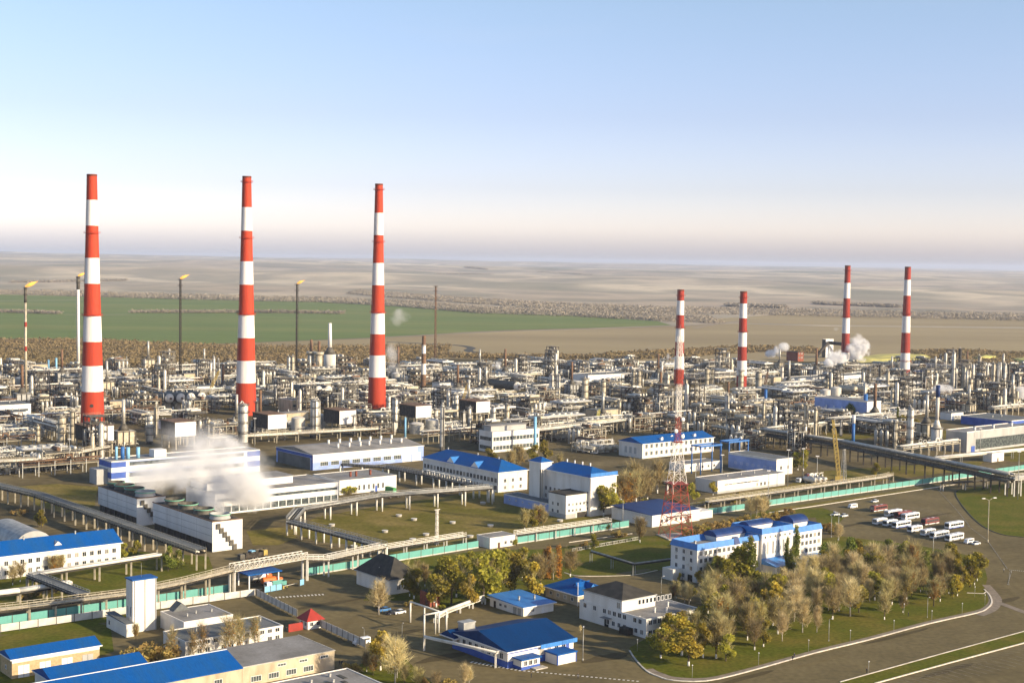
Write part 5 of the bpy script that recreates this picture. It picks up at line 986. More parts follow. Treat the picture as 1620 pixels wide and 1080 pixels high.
def pipework(r, x0, y0, x1, y1, h, n):
    mb = MB()
    for _ in range(n):
        a = Vector((r.uniform(x0, x1), r.uniform(y0, y1), r.uniform(.6, h*.6))); pts = [a]; rr = r.choice((.12, .18, .25, .36))
        for _k in range(r.randint(2, 5)):
            q = pts[-1].copy(); ax = r.randint(0, 2)
            if ax == 0: q.x = r.uniform(x0, x1)
            elif ax == 1: q.y = r.uniform(y0, y1)
            else: q.z = r.uniform(.5, h)
            if (q-pts[-1]).length > .8: pts.append(q)
        if len(pts) > 1: mb.path(pts, rr, 5)
    return mb
def railed(part, x0, y0, x1, y1, z, m='beige_steel'):
    d = part('deck', MB().box(x0, y0, z-.1, x1, y1, z+.06), 'steel_mid'); mb = MB()
    for zz in (.55, 1.1): mb.path([(x0, y0, z+zz), (x1, y0, z+zz), (x1, y1, z+zz), (x0, y1, z+zz), (x0, y0, z+zz)], .05, 4)
    for x in (x0, (x0+x1)/2, x1):
        for y in (y0, y1): mb.box(x-.05, y-.05, z, x+.05, y+.05, z+1.1)
    part('railing', mb, m, d)
def U_frame(seed, m='steel_dark', lv=(5, 9.5, 14)):
    def make(part):
        r = random.Random(seed); mb = MB(); framewk(mb, -10, -6, 10, 6, lv, 4, 2); part('frame', mb, m)
        for i, z in enumerate(lv): railed(part, -10.3, -6.3, 10.3 if i < 2 else r.choice((0, 5, 10.3)), 6.3, z)
        for i, z in enumerate(lv):
            for x in (-7, -2.2, 2.6, 7.4):
                if r.random() < .72 and (i < 2 or x < 0): v = vessel(r.uniform(.7, 1.3), r.uniform(5, 8), 'y'); part('heat_exchanger', v, r.choice(('lagging', 'lagging', 'tank_white', 'lagging_warm', 'rust')), None, (x, 0, z+1.5))
        for k in range(3): part('vessel', MB().lathe([(.9, 0), (.9, 1.5), (1.1, 1.5), (1.1, 9), (.6, 10), (.03, 10.3)], 12), r.choice(('lagging', 'tank_white')), None, (-13-k*.4, -4+k*4, 0))
        part('pipework', pipework(r, -12, -9, 13, 9, 15, 26), 'lagging'); part('pipework', pipework(r, -12, -9, 13, 9, 10, 16), 'rust'); part('pipework', pipework(r, -13, -9, 13, 9, 12, 12), 'steel_mid')
    return make
def U_drums(seed):
    def make(part):
        r = random.Random(seed)
        for k in range(4):
            rr = r.uniform(1.3, 1.9); part('vessel', vessel(rr, 11, 'y'), r.choice(('tank_white', 'lagging', 'lagging_warm')), None, (-9+k*6, 0, 1.2+rr))
            for y in (-3.5, 3.5): part('saddle', MB().box(-1, -.35, 0, 1, .35, 1.6), 'concrete', None, (-9+k*6, y, 0))
            part('nozzle', MB().path([(0, 0, 2), (0, 0, 6), (0, 9, 6), (0, 9, 1)], .28, 6), 'pipe_white', None, (-9+k*6, 0, 0))
        mb = MB(); framewk(mb, -12, 7, 12, 11, (5.5,), 5, 1); part('frame', mb, 'beige_steel'); part('pipework', pipework(r, -13, -8, 13, 12, 7, 34), 'pipe_white'); part('pipework', pipework(r, -13, -8, 13, 12, 5, 20), 'lagging_warm')
    return make
def U_shed(seed):
    def make(part):
        r = random.Random(seed); L, W, h = r.uniform(16, 26), r.uniform(9, 12), r.uniform(4.5, 7)
        part('wall', MB().box(-L/2, -W/2, 0, L/2, W/2, h), ('panel_white', 'cream_wall', 'white_wall')[seed % 3]); part('roof', MB().box(-L/2-.3, -W/2-.3, h, L/2+.3, W/2+.3, h+.4), ('grey_roof', 'slate_roof')[seed % 2])
        for k in range(4): part('window', winmesh(2.2, 1.4, 1), None, None, (-L*.36+k*L*.24, -W/2, 2))
        for k in range(3): part('roof_vent', MB().tube((0, 0, 0), (0, 0, 2), .5, n=8), 'galvanised', None, (-L*.3+k*L*.3, 0, h+.3))
        part('door', MB().box(-1.4, -.08, 0, 1.4, .05, 3.2), 'blue_steel' if seed % 2 else 'steel_mid', None, (-L/2+2.4, -W/2, 0)); part('pipework', pipework(r, -L/2-3, -W/2-5, L/2+3, -W/2-1, 4, 18), 'lagging')
    return make
def U_aircooler(seed):
    def make(part):
        r = random.Random(seed); mb = MB(); framewk(mb, -14, -6, 14, 6, (4.5, 9), 5, 2); part('frame', mb, 'steel_mid')
        part('bundle', MB().box(-14.4, -6.4, 9, 14.4, 6.4, 10.2), ('panel_white', 'lagging_warm', 'galvanised')[seed % 3])
        for k in range(5): part('fan_ring', MB().lathe([(2.3, 0), (2.4, 1.3), (2.1, 1.3), (2.0, 0)], 14), 'galvanised', None, (-11+k*5.5, 0, 10.2))
        for k in range(5): part('heat_exchanger', vessel(.8, 7, 'y'), r.choice(('lagging', 'tank_white')), None, (-11+k*5.5, 0, 5.4))
        part('header', MB().path([(-14, -7, 9.6), (14, -7, 9.6)], .5, 8), 'lagging'); part('pipework', pipework(r, -14, -9, 14, 8, 9, 26), 'pipe_white'); part('pipework', pipework(r, -14, -9, 14, 8, 9, 14), 'steel_mid')
    return make
def U_manifold(seed):
    def make(part):
        r = random.Random(seed)
        for k in range(12): y = -9+k*1.6; part('pipe', MB().path([(-15, y, 1), (r.uniform(-6, 0), y, 1), (r.uniform(-6, 0), y, 1)][:2]+[(0, y, 1), (0, y, 3.4), (2, y, 3.4), (2, y, 1), (15, y, 1)], r.choice((.22, .3, .4)), 6), r.choice(PM))
        for k in range(4): part('filter', MB().lathe([(.7, 0), (.7, 3.6), (.4, 4.2), (.03, 4.4)], 10), r.choice(('tank_white', 'lagging')), None, (-11+k*7, 11, 0))
        part('pipework', pipework(r, -15, -11, 15, 12, 5, 30), 'pipe_white'); part('catwalk', MB().box(-15, -.6, 2.2, 15, .6, 2.35), 'steel_mid')
    return make
def U_tanks(seed):
    def make(part):
        r = random.Random(seed)
        for k in range(2):
            R_ = r.uniform(4, 5.4); h = r.uniform(7, 11); t = part('tank', MB().lathe([(R_, 0), (R_, h)], 24), ('tank_white', 'lagging', 'lagging_warm')[seed % 3], None, (-7+14*k, 0, 0)); part('tank_roof', MB().lathe([(R_+.1, 0), (R_*.5, 1.0), (.03, 1.3)], 24), 'tank_white', t, (0, 0, h)); part('stair_rail', MB().path([(R_+.3, 0, 0), (0, -R_-.3, h*.5), (-R_-.3, 0, h+1)], .12, 4), 'steel_mid', t)
        part('pipework', pipework(r, -13, -9, 13, 9, 5, 20), 'lagging')
    return make
def U_tower(seed):
    def make(part):
        r = random.Random(seed); lv = (6, 11, 16, 21, 25); mb = MB(); framewk(mb, -5, -5, 5, 5, lv, 2, 2, .25); part('frame', mb, ('steel_dark', 'steel_mid', 'beige_steel')[seed % 3])
        for z in lv: railed(part, -5.3, -5.3, 5.3, 5.3, z)
        for z in lv[:-1]: part('heat_exchanger', vessel(r.uniform(.8, 1.4), 6, r.choice('xy')), r.choice(('lagging', 'lagging_warm', 'tank_white')), None, (r.uniform(-2, 2), r.uniform(-2, 2), z+1.7))
        part('vessel', MB().lathe([(1.5, 0), (1.5, 20), (.9, 21.4), (.03, 21.8)], 14), 'lagging', None, (-8.5, 0, 0)); part('vessel', MB().lathe([(1.2, 0), (1.2, 14), (.7, 15), (.03, 15.4)], 14), 'lagging_warm', None, (-8, 5, 0)); part('pipework', pipework(r, -8, -7, 8, 7, 24, 22), 'lagging'); part('pipework', pipework(r, -8, -7, 8, 7, 18, 14), 'rust')
    return make
def U_furnace(seed):
    def make(part):
        r = random.Random(seed); part('furnace_box', MB().box(-5, -4, 2, 5, 4, 10), ('lagging_warm', 'grey_wall')[seed % 2]); mb = MB(); framewk(mb, -5.4, -4.4, 5.4, 4.4, (2, 10), 3, 2); part('frame', mb, 'steel_mid')
        part('hood', MB().tube((0, 0, 10), (0, 0, 14), 3.6, 1.2, 8), 'steel_mid'); part('stack', MB().tube((0, 0, 14), (0, 0, 24+seed % 4*2), 1.1, 1.0, 12), ('lagging', 'rust')[seed % 2]); part('pipework', pipework(r, -9, -8, 9, 8, 7, 26), 'pipe_white'); part('pipework', pipework(r, -9, -8, 9, 8, 7, 12), 'steel_dark')
    return make
UN = []
def addU(nm, lab, make, w_, big=17): UN.append((tmpl(nm, lab, 'process unit', make), lab, w_, big))
addU('process_unit', 'dark three deck steel frame full of exchangers', U_frame(1), 4); addU('process_unit', 'ochre two deck steel frame of exchangers', U_frame(2, 'beige_steel', (5, 10)), 3); addU('process_unit', 'grey three deck frame with white vessels', U_frame(3, 'steel_mid', (4.5, 9, 13)), 2)
addU('drum_unit', 'row of four pale drums on saddles', U_drums(11), 3); addU('drum_unit', 'row of four silvery drums with pipes', U_drums(12), 3)
addU('pump_shed', 'white flat pump shed with pipes', U_shed(21), 1.2); addU('pump_shed', 'small flat sheet-clad works shed', U_shed(22), 1.2); addU('pump_shed', 'cream flat works shed', U_shed(25), 1)
addU('air_cooler', 'raised air cooler bank with five fans', U_aircooler(30), 3); addU('air_cooler', 'raised warm-grey fan cooler bank', U_aircooler(31), 2)
addU('pipe_manifold', 'ground level field of looped white pipes', U_manifold(41), 3); addU('pipe_manifold', 'low bed of parallel pipes with filters', U_manifold(42), 3)
addU('tank_pair', 'pair of upright pale tanks', U_tanks(51), .5); addU('tank_pair', 'pair of upright silvery tanks', U_tanks(52), .4)
addU('structure_tower', 'tall open steel tower frame with vessels', U_tower(60), 1.6, 10); addU('structure_tower', 'tall grey open steel tower frame', U_tower(61), 1.2, 10)
addU('furnace_unit', 'boxy furnace with short silvery stack', U_furnace(70), 1.3, 10); addU('furnace_unit', 'grey boxy furnace with rusty stack', U_furnace(71), .8, 10)
WORKS = [(-30, 762), (70, 752), (150, 728), (170, 715), (420, 700), (440, 692), (560, 690), (672, 698), (740, 712), (757, 716), (855, 712), (880, 700), (930, 716), (975, 722), (985, 690), (1130, 690), (1180, 715), (1262, 722), (1310, 708), (1330, 705), (1400, 716), (1490, 722), (1500, 700), (1400, 668), (1530, 660), (1700, 655), (1700, 590), (1560, 590), (1460, 580), (1340, 583), (1180, 586), (1000, 581), (760, 580), (600, 584), (420, 586), (170, 583), (-50, 585)]
for t, m in ((((160, 700), (430, 690), (440, 735), (160, 770)), 0),): pass
rr = random.Random(42)
for x, y in ((146, 677), (389, 656), (596, 645), (1431, 592), (1173, 612), (1074, 610)):
    for k in (16, 34, 54, 76): g = G(x, y); block(g-g.normalized()*k, 13)

def named(lab): return lab
racks = 0; units = 0
cells = []
for ia in range(-6, 60):
    for ib in range(0, 62):
        q = E1*(ia*34-260)+E2*(ib*37-0)+Vector((0, 560, 0)); px, py = P(q)
        if -40 < px < 1660 and 575 < py < 775 and inpoly(px, py, WORKS): cells.append((q, ia, ib, px, py))
weights = [u[2] for u in UN]
cells.sort(key=lambda c: c[0].y)
# long racks first: streets of pipes along both directions of the grid
for q, ia, ib, px, py in cells:
    if ib % 3 == 0 and ia % 2 == 0:
        T, lab, L = RACKS[rr.choices(range(5), (3, 3, 2, 2, 3))[0]]; p = q+E1*rr.uniform(-3, 3)-E2*15
        if all(free(p+E1*k*L*.45, 1.5) for k in (-1, 0, 1)): T.place(p, TH, 1, lab, 'pipe racks of the works'); racks += 1; [block(p+E1*k*L*.25, 2.5) for k in (-2, -1, 0, 1, 2)]
    if ia % 5 == 2 and ib % 2 == 1:
        T, lab, L = RACKS[rr.choices(range(5), (2, 4, 1, 4, 2))[0]]; p = q+E1*16+E2*rr.uniform(-3, 3)
        if all(free(p+E2*k*L*.45, 1.5) for k in (-1, 0, 1)): T.place(p, TH+math.pi/2, 1, lab, 'pipe racks of the works'); racks += 1; [block(p+E2*k*L*.25, 2.5) for k in (-2, -1, 0, 1, 2)]
for q, ia, ib, px, py in cells:
    for _try in range(3):
        i = rr.choices(range(len(UN)), weights)[0]
        if px > 1460 and rr.random() < .5: i = rr.choice((14, 15, 0, 2, 16))
        T, lab, w_, big = UN[i]; p = q+E1*rr.uniform(-5, 5)+E2*rr.uniform(-6, 6)
        if free(p, big*.62):
            T.place(p, TH+rr.choice((0, 0, math.pi/2, math.pi)), rr.uniform(.85, 1.12), lab, 'process units of the works'); units += 1; block(p, big*.62); break
print('racks', racks, 'units', units, 'cells', len(cells))

# ================================================================== TRESTLES, FENCES, LAMPS
def trestle(name, label, pts, wd, m='beige_steel', pipes=(), rails=True, sp=9., truss=False, deck='steel_dark', cover=None, legs='beige_steel', cat='pipe bridge', round_legs=False, legw=.28):
    """pts: (pixel x, pixel y of the ground under it, deck height)"""
    W = [G(x, y)+Vector((0, 0, z)) for x, y, z in pts]; o0 = W[0].copy(); o0.z = 0; o = thing(name, label, cat, o0)
    for A, B_ in zip(W, W[1:]):
        d = B_-A; L = d.length; f = Vector((d.x, d.y, 0)).normalized(); s_ = Vector((-f.y, f.x, 0))*wd/2; a, c = A-o0, B_-o0; mb = MB(); up = Vector((0, 0, 1))
        def bar(mb, p, q, t): mb.tube(p, q, t, n=4, sm=False)
        q = MB(); q.face([a-s_, c-s_, c+s_, a+s_]); q.face([a-s_-up*.35, a+s_-up*.35, c+s_-up*.35, c-s_-up*.35]); q.face([a-s_-up*.35, c-s_-up*.35, c-s_, a-s_]); q.face([c+s_-up*.35, a+s_-up*.35, a+s_, c+s_]); q.build('deck', deck, o)
        n_ = max(1, round(L/sp)); leg = MB()
        for k in range(n_+1):
            if k == 0 and A is not W[0]: continue
            p = a.lerp(c, k/n_)
            for sg in (-1, 1):
                l = MB(); b_ = p+s_*sg*.85; h = max(.5, b_.z-.3)
                if round_legs: l.tube((0, 0, -h), (0, 0, 0), legw*1.6, n=8)
                else: l.box(-legw, -legw, -h, legw, legw, 0)
                l.build('leg', legs, o, (b_.x, b_.y, b_.z-.3))
        if rails:
            for sg in (-1, 1):
                r_ = MB(); e = s_*sg
                for z in (.5, 1.15, 1.8) if not truss else (.02, 2.4): bar(r_, a+e+up*z, c+e+up*z, .11 if not truss else .16)
                k2 = max(2, round(L/2.2))
                for k in range(k2+1):
                    p = a.lerp(c, k/k2)+e; bar(r_, p, p+up*(1.85 if not truss else 2.4), .08 if not truss else .11)
                    if truss and k < k2: p2 = a.lerp(c, (k+1)/k2)+e; bar(r_, p, p2+up*2.4, .08); bar(r_, p2, p+up*2.4, .08)
                r_.build('truss_side' if truss else 'railing', m, o)
        for off, z, r_, pm in pipes:
            MB().tube(a+s_*off+up*z, c+s_*off+up*z, r_, n=8).build('pipe', pm, o)
        if cover: 
            q = MB(); z = up*cover[1]; q.face([a-s_*1.1+z, c-s_*1.1+z, c+s_*1.1+z, a+s_*1.1+z]); q.face([a-s_*1.1+z-up*.2, a+s_*1.1+z-up*.2, c+s_*1.1+z-up*.2, c-s_*1.1+z-up*.2]); q.build('cover', cover[0], o)
    return o
PP = ((-.7, .35, .3, 'lagging_warm'), (-.25, .3, .22, 'pipe_white'), (.2, .35, .3, 'lagging_warm'), (.65, .3, .2, 'rust'))
trestle('pipe_bridge', 'long beige pipe bridge with railings in front of the teal fence', [(-60, 994, 4.6), (45, 982, 4.6), (205, 962, 4.8), (290, 950, 6.2), (366, 939, 8.2)], 3.4, pipes=PP)
trestle('gate_bridge', 'white trussed pipe bridge spanning the vehicle gate', [(367, 939, 8.3), (482, 917, 8.3)], 3.4, m='pipe_white', pipes=PP, truss=True, sp=40, legs='pipe_white', legw=.4)
trestle('pipe_bridge', 'white railed pipe bridge from the gate towards the courtyard', [(483, 917, 7.6), (516, 911, 6.2), (606, 892, 6.6)], 3.4, m='pipe_white', pipes=PP, legs='pipe_white', sp=12)
trestle('pipe_bridge', 'grey covered pipe trestle with looped pipes descending to the gate', [(460, 846, 5.6), (530, 866, 5.8), (605, 889, 6.2)], 4.6, m='galvanised', pipes=((-.6, .5, .45, 'galvanised'), (0, .5, .4, 'steel_mid'), (.6, .5, .45, 'galvanised')), legs='pipe_white', round_legs=True, sp=13)
trestle('pipe_bridge', 'grey pipe trestle on white round legs across the grassy courtyard', [(461, 845, 6.2), (475, 828, 6.2), (600, 808, 7.), (776, 796, 7.5)], 4.6, m='galvanised', pipes=((-.6, .5, .45, 'galvanised'), (0, .5, .4, 'steel_mid'), (.6, .5, .45, 'lagging')), legs='pipe_white', round_legs=True, sp=15)
tr = trestle('pipe_bridge', 'dark pipe trestle with a line of white pipe loops beside the hipped office', [(776, 794, 6.2), (690, 772, 6.0), (610, 756, 6.), (540, 752, 6)], 4.2, m='galvanised', pipes=((-.5, .5, .4, 'steel_mid'), (.5, .5, .4, 'steel_mid')), legs='pipe_white', round_legs=True, sp=14, deck='steel_dark')
for k in range(14):
    p = G(774, 793).lerp(G(668, 768), k/13)-G(776, 794); MB().path([(p.x, p.y, 6), (p.x, p.y, 8.6), (p.x+4, p.y-3, 8.6), (p.x+4, p.y-3, 5)], .28, 6).build('pipe_loop', 'pipe_white', tr)
trestle('pipe_bridge', 'long covered pipe trestle running down from the dark scrubbed corner', [(-60, 778, 6.5), (60, 806, 6.5), (180, 850, 6.5), (318, 901, 6.5)], 4.4, m='lagging_warm', pipes=((-.8, .9, .4, 'lagging'), (-.4, .6, .3, 'pipe_white'), (.7, .7, .35, 'lagging_warm')), cover=('slate_roof', 1.5), sp=12)
trestle('pipe_bridge', 'cream bundle of fat pipes before the long blue-roofed building', [(48, 935, 5.6), (252, 902, 5.8)], 4.2, m='lagging_warm', pipes=((-.75, .6, .5, 'pipe_white'), (-.2, .6, .45, 'lagging_warm'), (.35, .6, .5, 'pipe_white'), (.8, .6, .3, 'lagging')), rails=False, sp=14)
trestle('pipe_bridge', 'short grey roofed trestle joining the cream pipes to the fence bridge', [(50, 935, 5.4), (133, 968, 5.4)], 4.2, m='galvanised', pipes=((.6, .5, .35, 'lagging'),), cover=('slate_roof', 1.0), sp=16)
trestle('pipe_bridge', 'two fat white pipes laid low above the teal fence corner', [(-40, 962, 3.6), (30, 953, 3.6), (112, 941, 3.8)], 3.2, pipes=((-.6, .8, .75, 'pipe_white'), (.4, .8, .75, 'pipe_white')), rails=False, sp=12)
trestle('pipe_bridge', 'thin white pipe trestle along the inside of the teal fence', [(608, 884, 4.), (735, 863, 4.)], 2.2, m='pipe_white', pipes=((-.5, .3, .22, 'pipe_white'), (.3, .3, .22, 'lagging_warm')), legs='pipe_white', sp=11)
trestle('pipe_bridge', 'thin white pipe trestle from the gatehouse towards the pump house', [(815, 860, 3.8), (965, 838, 3.8)], 2.2, m='pipe_white', pipes=((-.5, .3, .22, 'pipe_white'), (.3, .3, .22, 'lagging_warm')), legs='pipe_white', sp=11)
trestle('pipe_bridge', 'cream pipe trestle behind the teal fence from the crane to the road bend', [(1118, 806, 3.6), (1216, 792, 3.6), (1400, 765, 3.6), (1410, 762, 3.6)], 2.6, m='lagging_warm', pipes=((-.6, .35, .3, 'pipe_white'), (0, .35, .25, 'lagging'), (.6, .35, .3, 'pipe_white')), sp=11)
trestle('pipe_bridge', 'big dark roofed pipe bridge slanting past the navy-topped heater', [(1205, 706, 9), (1330, 726, 9), (1440, 750, 9), (1500, 763, 9), (1600, 785, 9)], 7, m='steel_dark', pipes=((-.8, -1.2, .5, 'steel_mid'), (-.3, -1.2, .4, 'lagging'), (.3, -1.2, .45, 'steel_mid'), (.8, 1, .5, 'lagging_warm'), (-.55, 3.1, .4, 'lagging'), (.45, 3.0, .3, 'pipe_white'), (.75, 3.0, .25, 'lagging_warm')), deck='slate_roof', cover=('slate_roof', 2.6), legs='steel_dark', sp=14, legw=.35)
trestle('pipe_bridge', 'thick white pipe on thin posts above the grass near the little hut', [(1478, 738, 5), (1640, 722, 5)], 1.6, pipes=((0, .7, .8, 'pipe_white'),), rails=False, sp=22, m='pipe_white', deck='pipe_white', legs='galvanised', legw=.15)
trestle('pipe_bridge', 'pale pipe deck on a cluster of white posts at the edge of the island', [(1597, 784, 9), (1680, 776, 9)], 7, pipes=((-.6, .6, .5, 'pipe_white'), (0, .6, .4, 'pipe_white'), (.6, .6, .5, 'lagging')), m='pipe_white', deck='pipe_white', legs='pipe_white', sp=5)
trestle('pipe_bridge', 'low dark pipe track on short posts beyond the grass island', [(1490, 776, 4.0), (1560, 772, 4.2), (1660, 768, 4.2)], 2.4, pipes=((-.5, .3, .3, 'steel_mid'), (.5, .3, .3, 'steel_mid')), rails=False, deck='steel_dark', legs='concrete', sp=14)
trestle('pipe_bridge', 'dark conveyor gallery leading far out along the scrub', [(785, 586, 14), (830, 588, 11), (900, 592, 9), (960, 596, 8)], 5, m='steel_dark', deck='steel_dark', cover=('steel_dark', 2.6), legs='steel_dark', sp=30, rails=False)
trestle('pipe_bridge', 'very long thin white pipe line at the far edge of the works', [(880, 580, 6), (1100, 582, 6), (1240, 584, 6), (1350, 585, 6)], 3, m='pipe_white', pipes=((0, .5, .6, 'pipe_white'),), rails=False, deck='lagging_warm', sp=40, legw=.4)
trestle('pipe_bridge', 'dark pipe street running back behind the slim pale chimney', [(612, 628, 8), (660, 634, 8), (712, 643, 8)], 7, m='steel_dark', pipes=((-.7, .5, .5, 'steel_mid'), (0, .5, .5, 'steel_dark'), (.7, .5, .5, 'steel_mid')), deck='steel_dark', legs='steel_dark', sp=14)
trestle('pipe_bridge', 'pale pipe street at the foot of the thickest chimney', [(-30, 752, 7), (60, 748, 7), (168, 726, 7)], 6, m='lagging_warm', pipes=((-.8, .5, .5, 'pipe_white'), (-.3, .5, .4, 'lagging_warm'), (.3, .5, .5, 'pipe_white'), (.8, .5, .3, 'rust')), sp=12)
trestle('pipe_bridge', 'pale pipe street in front of the black-sided cooler houses', [(330, 706, 5), (470, 698, 5), (600, 690, 5)], 5, m='lagging_warm', pipes=((-.8, .5, .5, 'pipe_white'), (-.2, .5, .4, 'lagging_warm'), (.6, .5, .5, 'pipe_white')), sp=14)
trestle('pipe_bridge', 'pale railed pipe street before the cream blue-roofed offices', [(846, 700, 8), (930, 690, 8), (1030, 676, 8)], 7, m='pipe_white', pipes=((-.8, .5, .5, 'pipe_white'), (-.2, .5, .4, 'lagging'), (.5, .5, .5, 'pipe_white')), sp=12)
trestle('pipe_bridge', 'pale pipe street past the foot of the lattice mast', [(1130, 690, 7), (1180, 700, 7), (1262, 712, 7)], 6, m='lagging_warm', pipes=((-.8, .5, .5, 'pipe_white'), (-.2, .5, .4, 'lagging'), (.5, .5, .5, 'pipe_white')), sp=12)
trestle('pipe_bridge', 'low trestle and pipes leaving the shift office for the pump house', [(1012, 770, 5.4), (1060, 782, 5.4)], 4, m='galvanised', pipes=((-.6, .5, .45, 'steel_mid'), (.5, .5, .45, 'lagging')), legs='pipe_white', round_legs=True, sp=12, deck='steel_dark')
trestle('pipe_bridge', 'grey pipe on posts across the shaded lawn by the office block', [(935, 889, 4.4), (1003, 910, 4.4), (1062, 902, 4.4)], 1.2, m='galvanised', pipes=((0, .3, .3, 'galvanised'),), rails=False, legs='galvanised', sp=16, legw=.14)
trestle('pipe_bridge', 'white low pipe curving through the trees to the light-blue store', [(690, 985, 1.8), (705, 976, 1.8), (765, 955, 2.2)], 1.6, m='pipe_white', pipes=((0, .6, .55, 'pipe_white'),), rails=False, deck='pipe_white', legs='pipe_white', sp=9)
def hoop(label, base, x2, yt, e, m='pipe_white'):
    g = G(*base); H = hgt(*base, yt); L = run(g, e, x2); o = thing('pipe_portal', label, 'pipe portal', g, TH if e is E1 else TH-math.pi/2)
    MB().path([(0, 0, 0), (0, 0, H), (L, 0, H), (L, 0, 0)], .3, 8).build('pipe', m, o); MB().tube((L*.5, 0, H), (L*.5, 0, 0), .25, n=6).build('leg', m, o); return o
hoop('white pipe portal over the yard road beside the brick booth', (649, 984), 694, 951, -E2); hoop('smaller white pipe portal beside the yard road', (671, 1006), 706, 972, E1)
o = trestle('pipe_bridge', 'thin white overhead pipe from the portal along the blue-walled canteen', [(671, 1029, 4.4), (784, 1056, 4.6), (828, 1045, 4.6)], .6, m='pipe_white', pipes=((0, .2, .32, 'pipe_white'),), rails=False, deck='pipe_white', legs='pipe_white', sp=20, legw=.12)
# fences
def fence(label, p0, p1, h, m, panel=6., post='steel_mid', base='fence_white', cap=True, name='fence', open_=False):
    A, B_ = G(*p0), G(*p1); d = B_-A; L = d.length; n_ = max(1, round(L/panel)); ang = math.atan2(d.y, d.x); o = thing(name, label, 'fence', A, ang); w_ = L/n_
    pm = MB()
    if open_:
        for z in (.3, h-.2): pm.box(.1, -.05, z, w_-.1, .05, z+.12)
        for k in range(int(w_/.9)): pm.box(.3+k*.9, -.04, .42, .42+k*.9, .04, h-.2)
    else:
        pm.box(.12, -.06, .5, w_-.12, .06, h)
        for k in range(1, 4): pm.box(w_*k/4-.04, -.09, .52, w_*k/4+.04, -.061, h-.02)
    pme = pm.mesh('panel', m); po = MB().box(-.11, -.14, 0, .11, .14, h+.15).mesh('post', post); bs = MB().box(.115, -.13, -.2, w_-.115, .13, .48).mesh('plinth', base or 'concrete')
    for k in range(n_): 
        obj('panel', pme, o, (k*w_, 0, 0)); obj('post', po, o, (k*w_, 0, 0))
        if base: obj('plinth', bs, o, (k*w_, 0, 0))
    obj('post', po, o, (L, 0, 0)); return o
fence('teal panel fence behind the beige pipe bridge', (-70, 1000), (362, 937), 3.0, 'teal'); fence('teal panel fence between the gate and the gatehouse', (484, 911), (757, 866), 3.0, 'teal'); fence('teal panel fence from the gatehouse to the pump house', (818, 860), (995, 833), 3.0, 'teal')
fence('short teal fence behind the lattice mast', (1106, 816), (1178, 806), 3.0, 'teal'); fence('longest sunlit teal fence behind the bus park', (1216, 800), (1500, 760), 3.0, 'teal'); fence('teal fence passing under the dark pipe bridge', (1502, 759.6), (1690, 733), 3.0, 'teal')
fence('white concrete panel fence in front of the teal one', (-60, 1010), (404, 943), 2.8, 'fence_white', base=None); fence('grey-white panel fence from the gate corner to the red-roofed kiosk', (406, 944), (470, 977), 2.9, 'fence_white', base=None, panel=3.4); fence('grey-white panel fence running down from the red-roofed kiosk', (500, 990), (578, 1026), 2.9, 'fence_white', base=None, panel=3.4)
fence('low white picket fence beside the shaded lawn', (905, 873), (1010, 854), 1.6, 'fence_white', base=None, open_=True, panel=4); fence('white mesh fence behind the long workshop', (1080, 803), (1290, 773), 2.0, 'galvanised', base='concrete', open_=True, panel=5)
fence('teal gate leaf folded open at the vehicle gate', (418, 939), (446, 934), 2.6, 'sky_steel', base=None, panel=3, name='gate_leaf'); fence('little teal gate stub under the bridge end', (474, 928), (481, 926), 2.6, 'sky_steel', base=None, panel=3, name='gate_leaf')
for a, c, s_ in (((392, 938), (415, 935), 'striped white barrier arm at the near side of the gate'), ((448, 931), (470, 926), 'striped white barrier arm by the teal gate stub')):
    A, B_ = G(*a), G(*c); o = thing('barrier', s_, 'barrier', A, math.atan2((B_-A).y, (B_-A).x)); MB().box(-.3, -.3, 0, .3, .3, 1.1).build('post', 'yellow', o); MB().box(0, -.07, .9, (B_-A).length, .07, 1.05).build('arm', 'pipe_white', o)
g = G(394, 932); o = thing('gate_canopy', 'blue-roofed canopy over the checkpoint at the gate', 'canopy', g, TH); MB().box(-1, -1, 5.2, 13, 9, 5.6).build('roof', 'blue_roof', o)
for x in (0, 12):
    for y in (0, 8): MB().box(x-.2, y-.2, 0, x+.2, y+.2, 5.19).build('leg', 'white_frame', o)
# lamp posts
def lampT(H, arm, n_=1, m='galvanised'):
    def make(part):
        part('pole', MB().tube((0, 0, 0), (0, 0, H), .14, .08, 8), m); part('base', MB().tube((0, 0, 0), (0, 0, .8), .2, n=8), m)
        for k in range(n_):
            s_ = 1 if k == 0 else -1; a = part('arm', MB().path([(0, 0, H-.1), (s_*arm*.5, 0, H+.35), (s_*arm, 0, H+.5)], .06, 5), m); part('lamp_head', MB().box(s_*arm-.45, -.17, H+.42, s_*arm+.45, .17, H+.62), 'white_frame', a)
    return make
LT = tmpl('street_lamp', 'street lamp', 'street lamp', lampT(9.5, 1.6)); LT2 = tmpl('street_lamp', 'street lamp', 'street lamp', lampT(11, 1.8, 2, 'beige_steel'))
def gl(part):
    part('pole', MB().tube((0, 0, 0), (0, 0, 3.6), .05, n=6), 'galvanised'); part('globe', MB().lathe([(.02, -.2), (.14, -.14), (.2, 0), (.14, .14), (.02, .2)], 10, (0, 0, 3.8)), 'white_frame')
LG = tmpl('park_lamp', 'park lamp', 'lamp', gl)
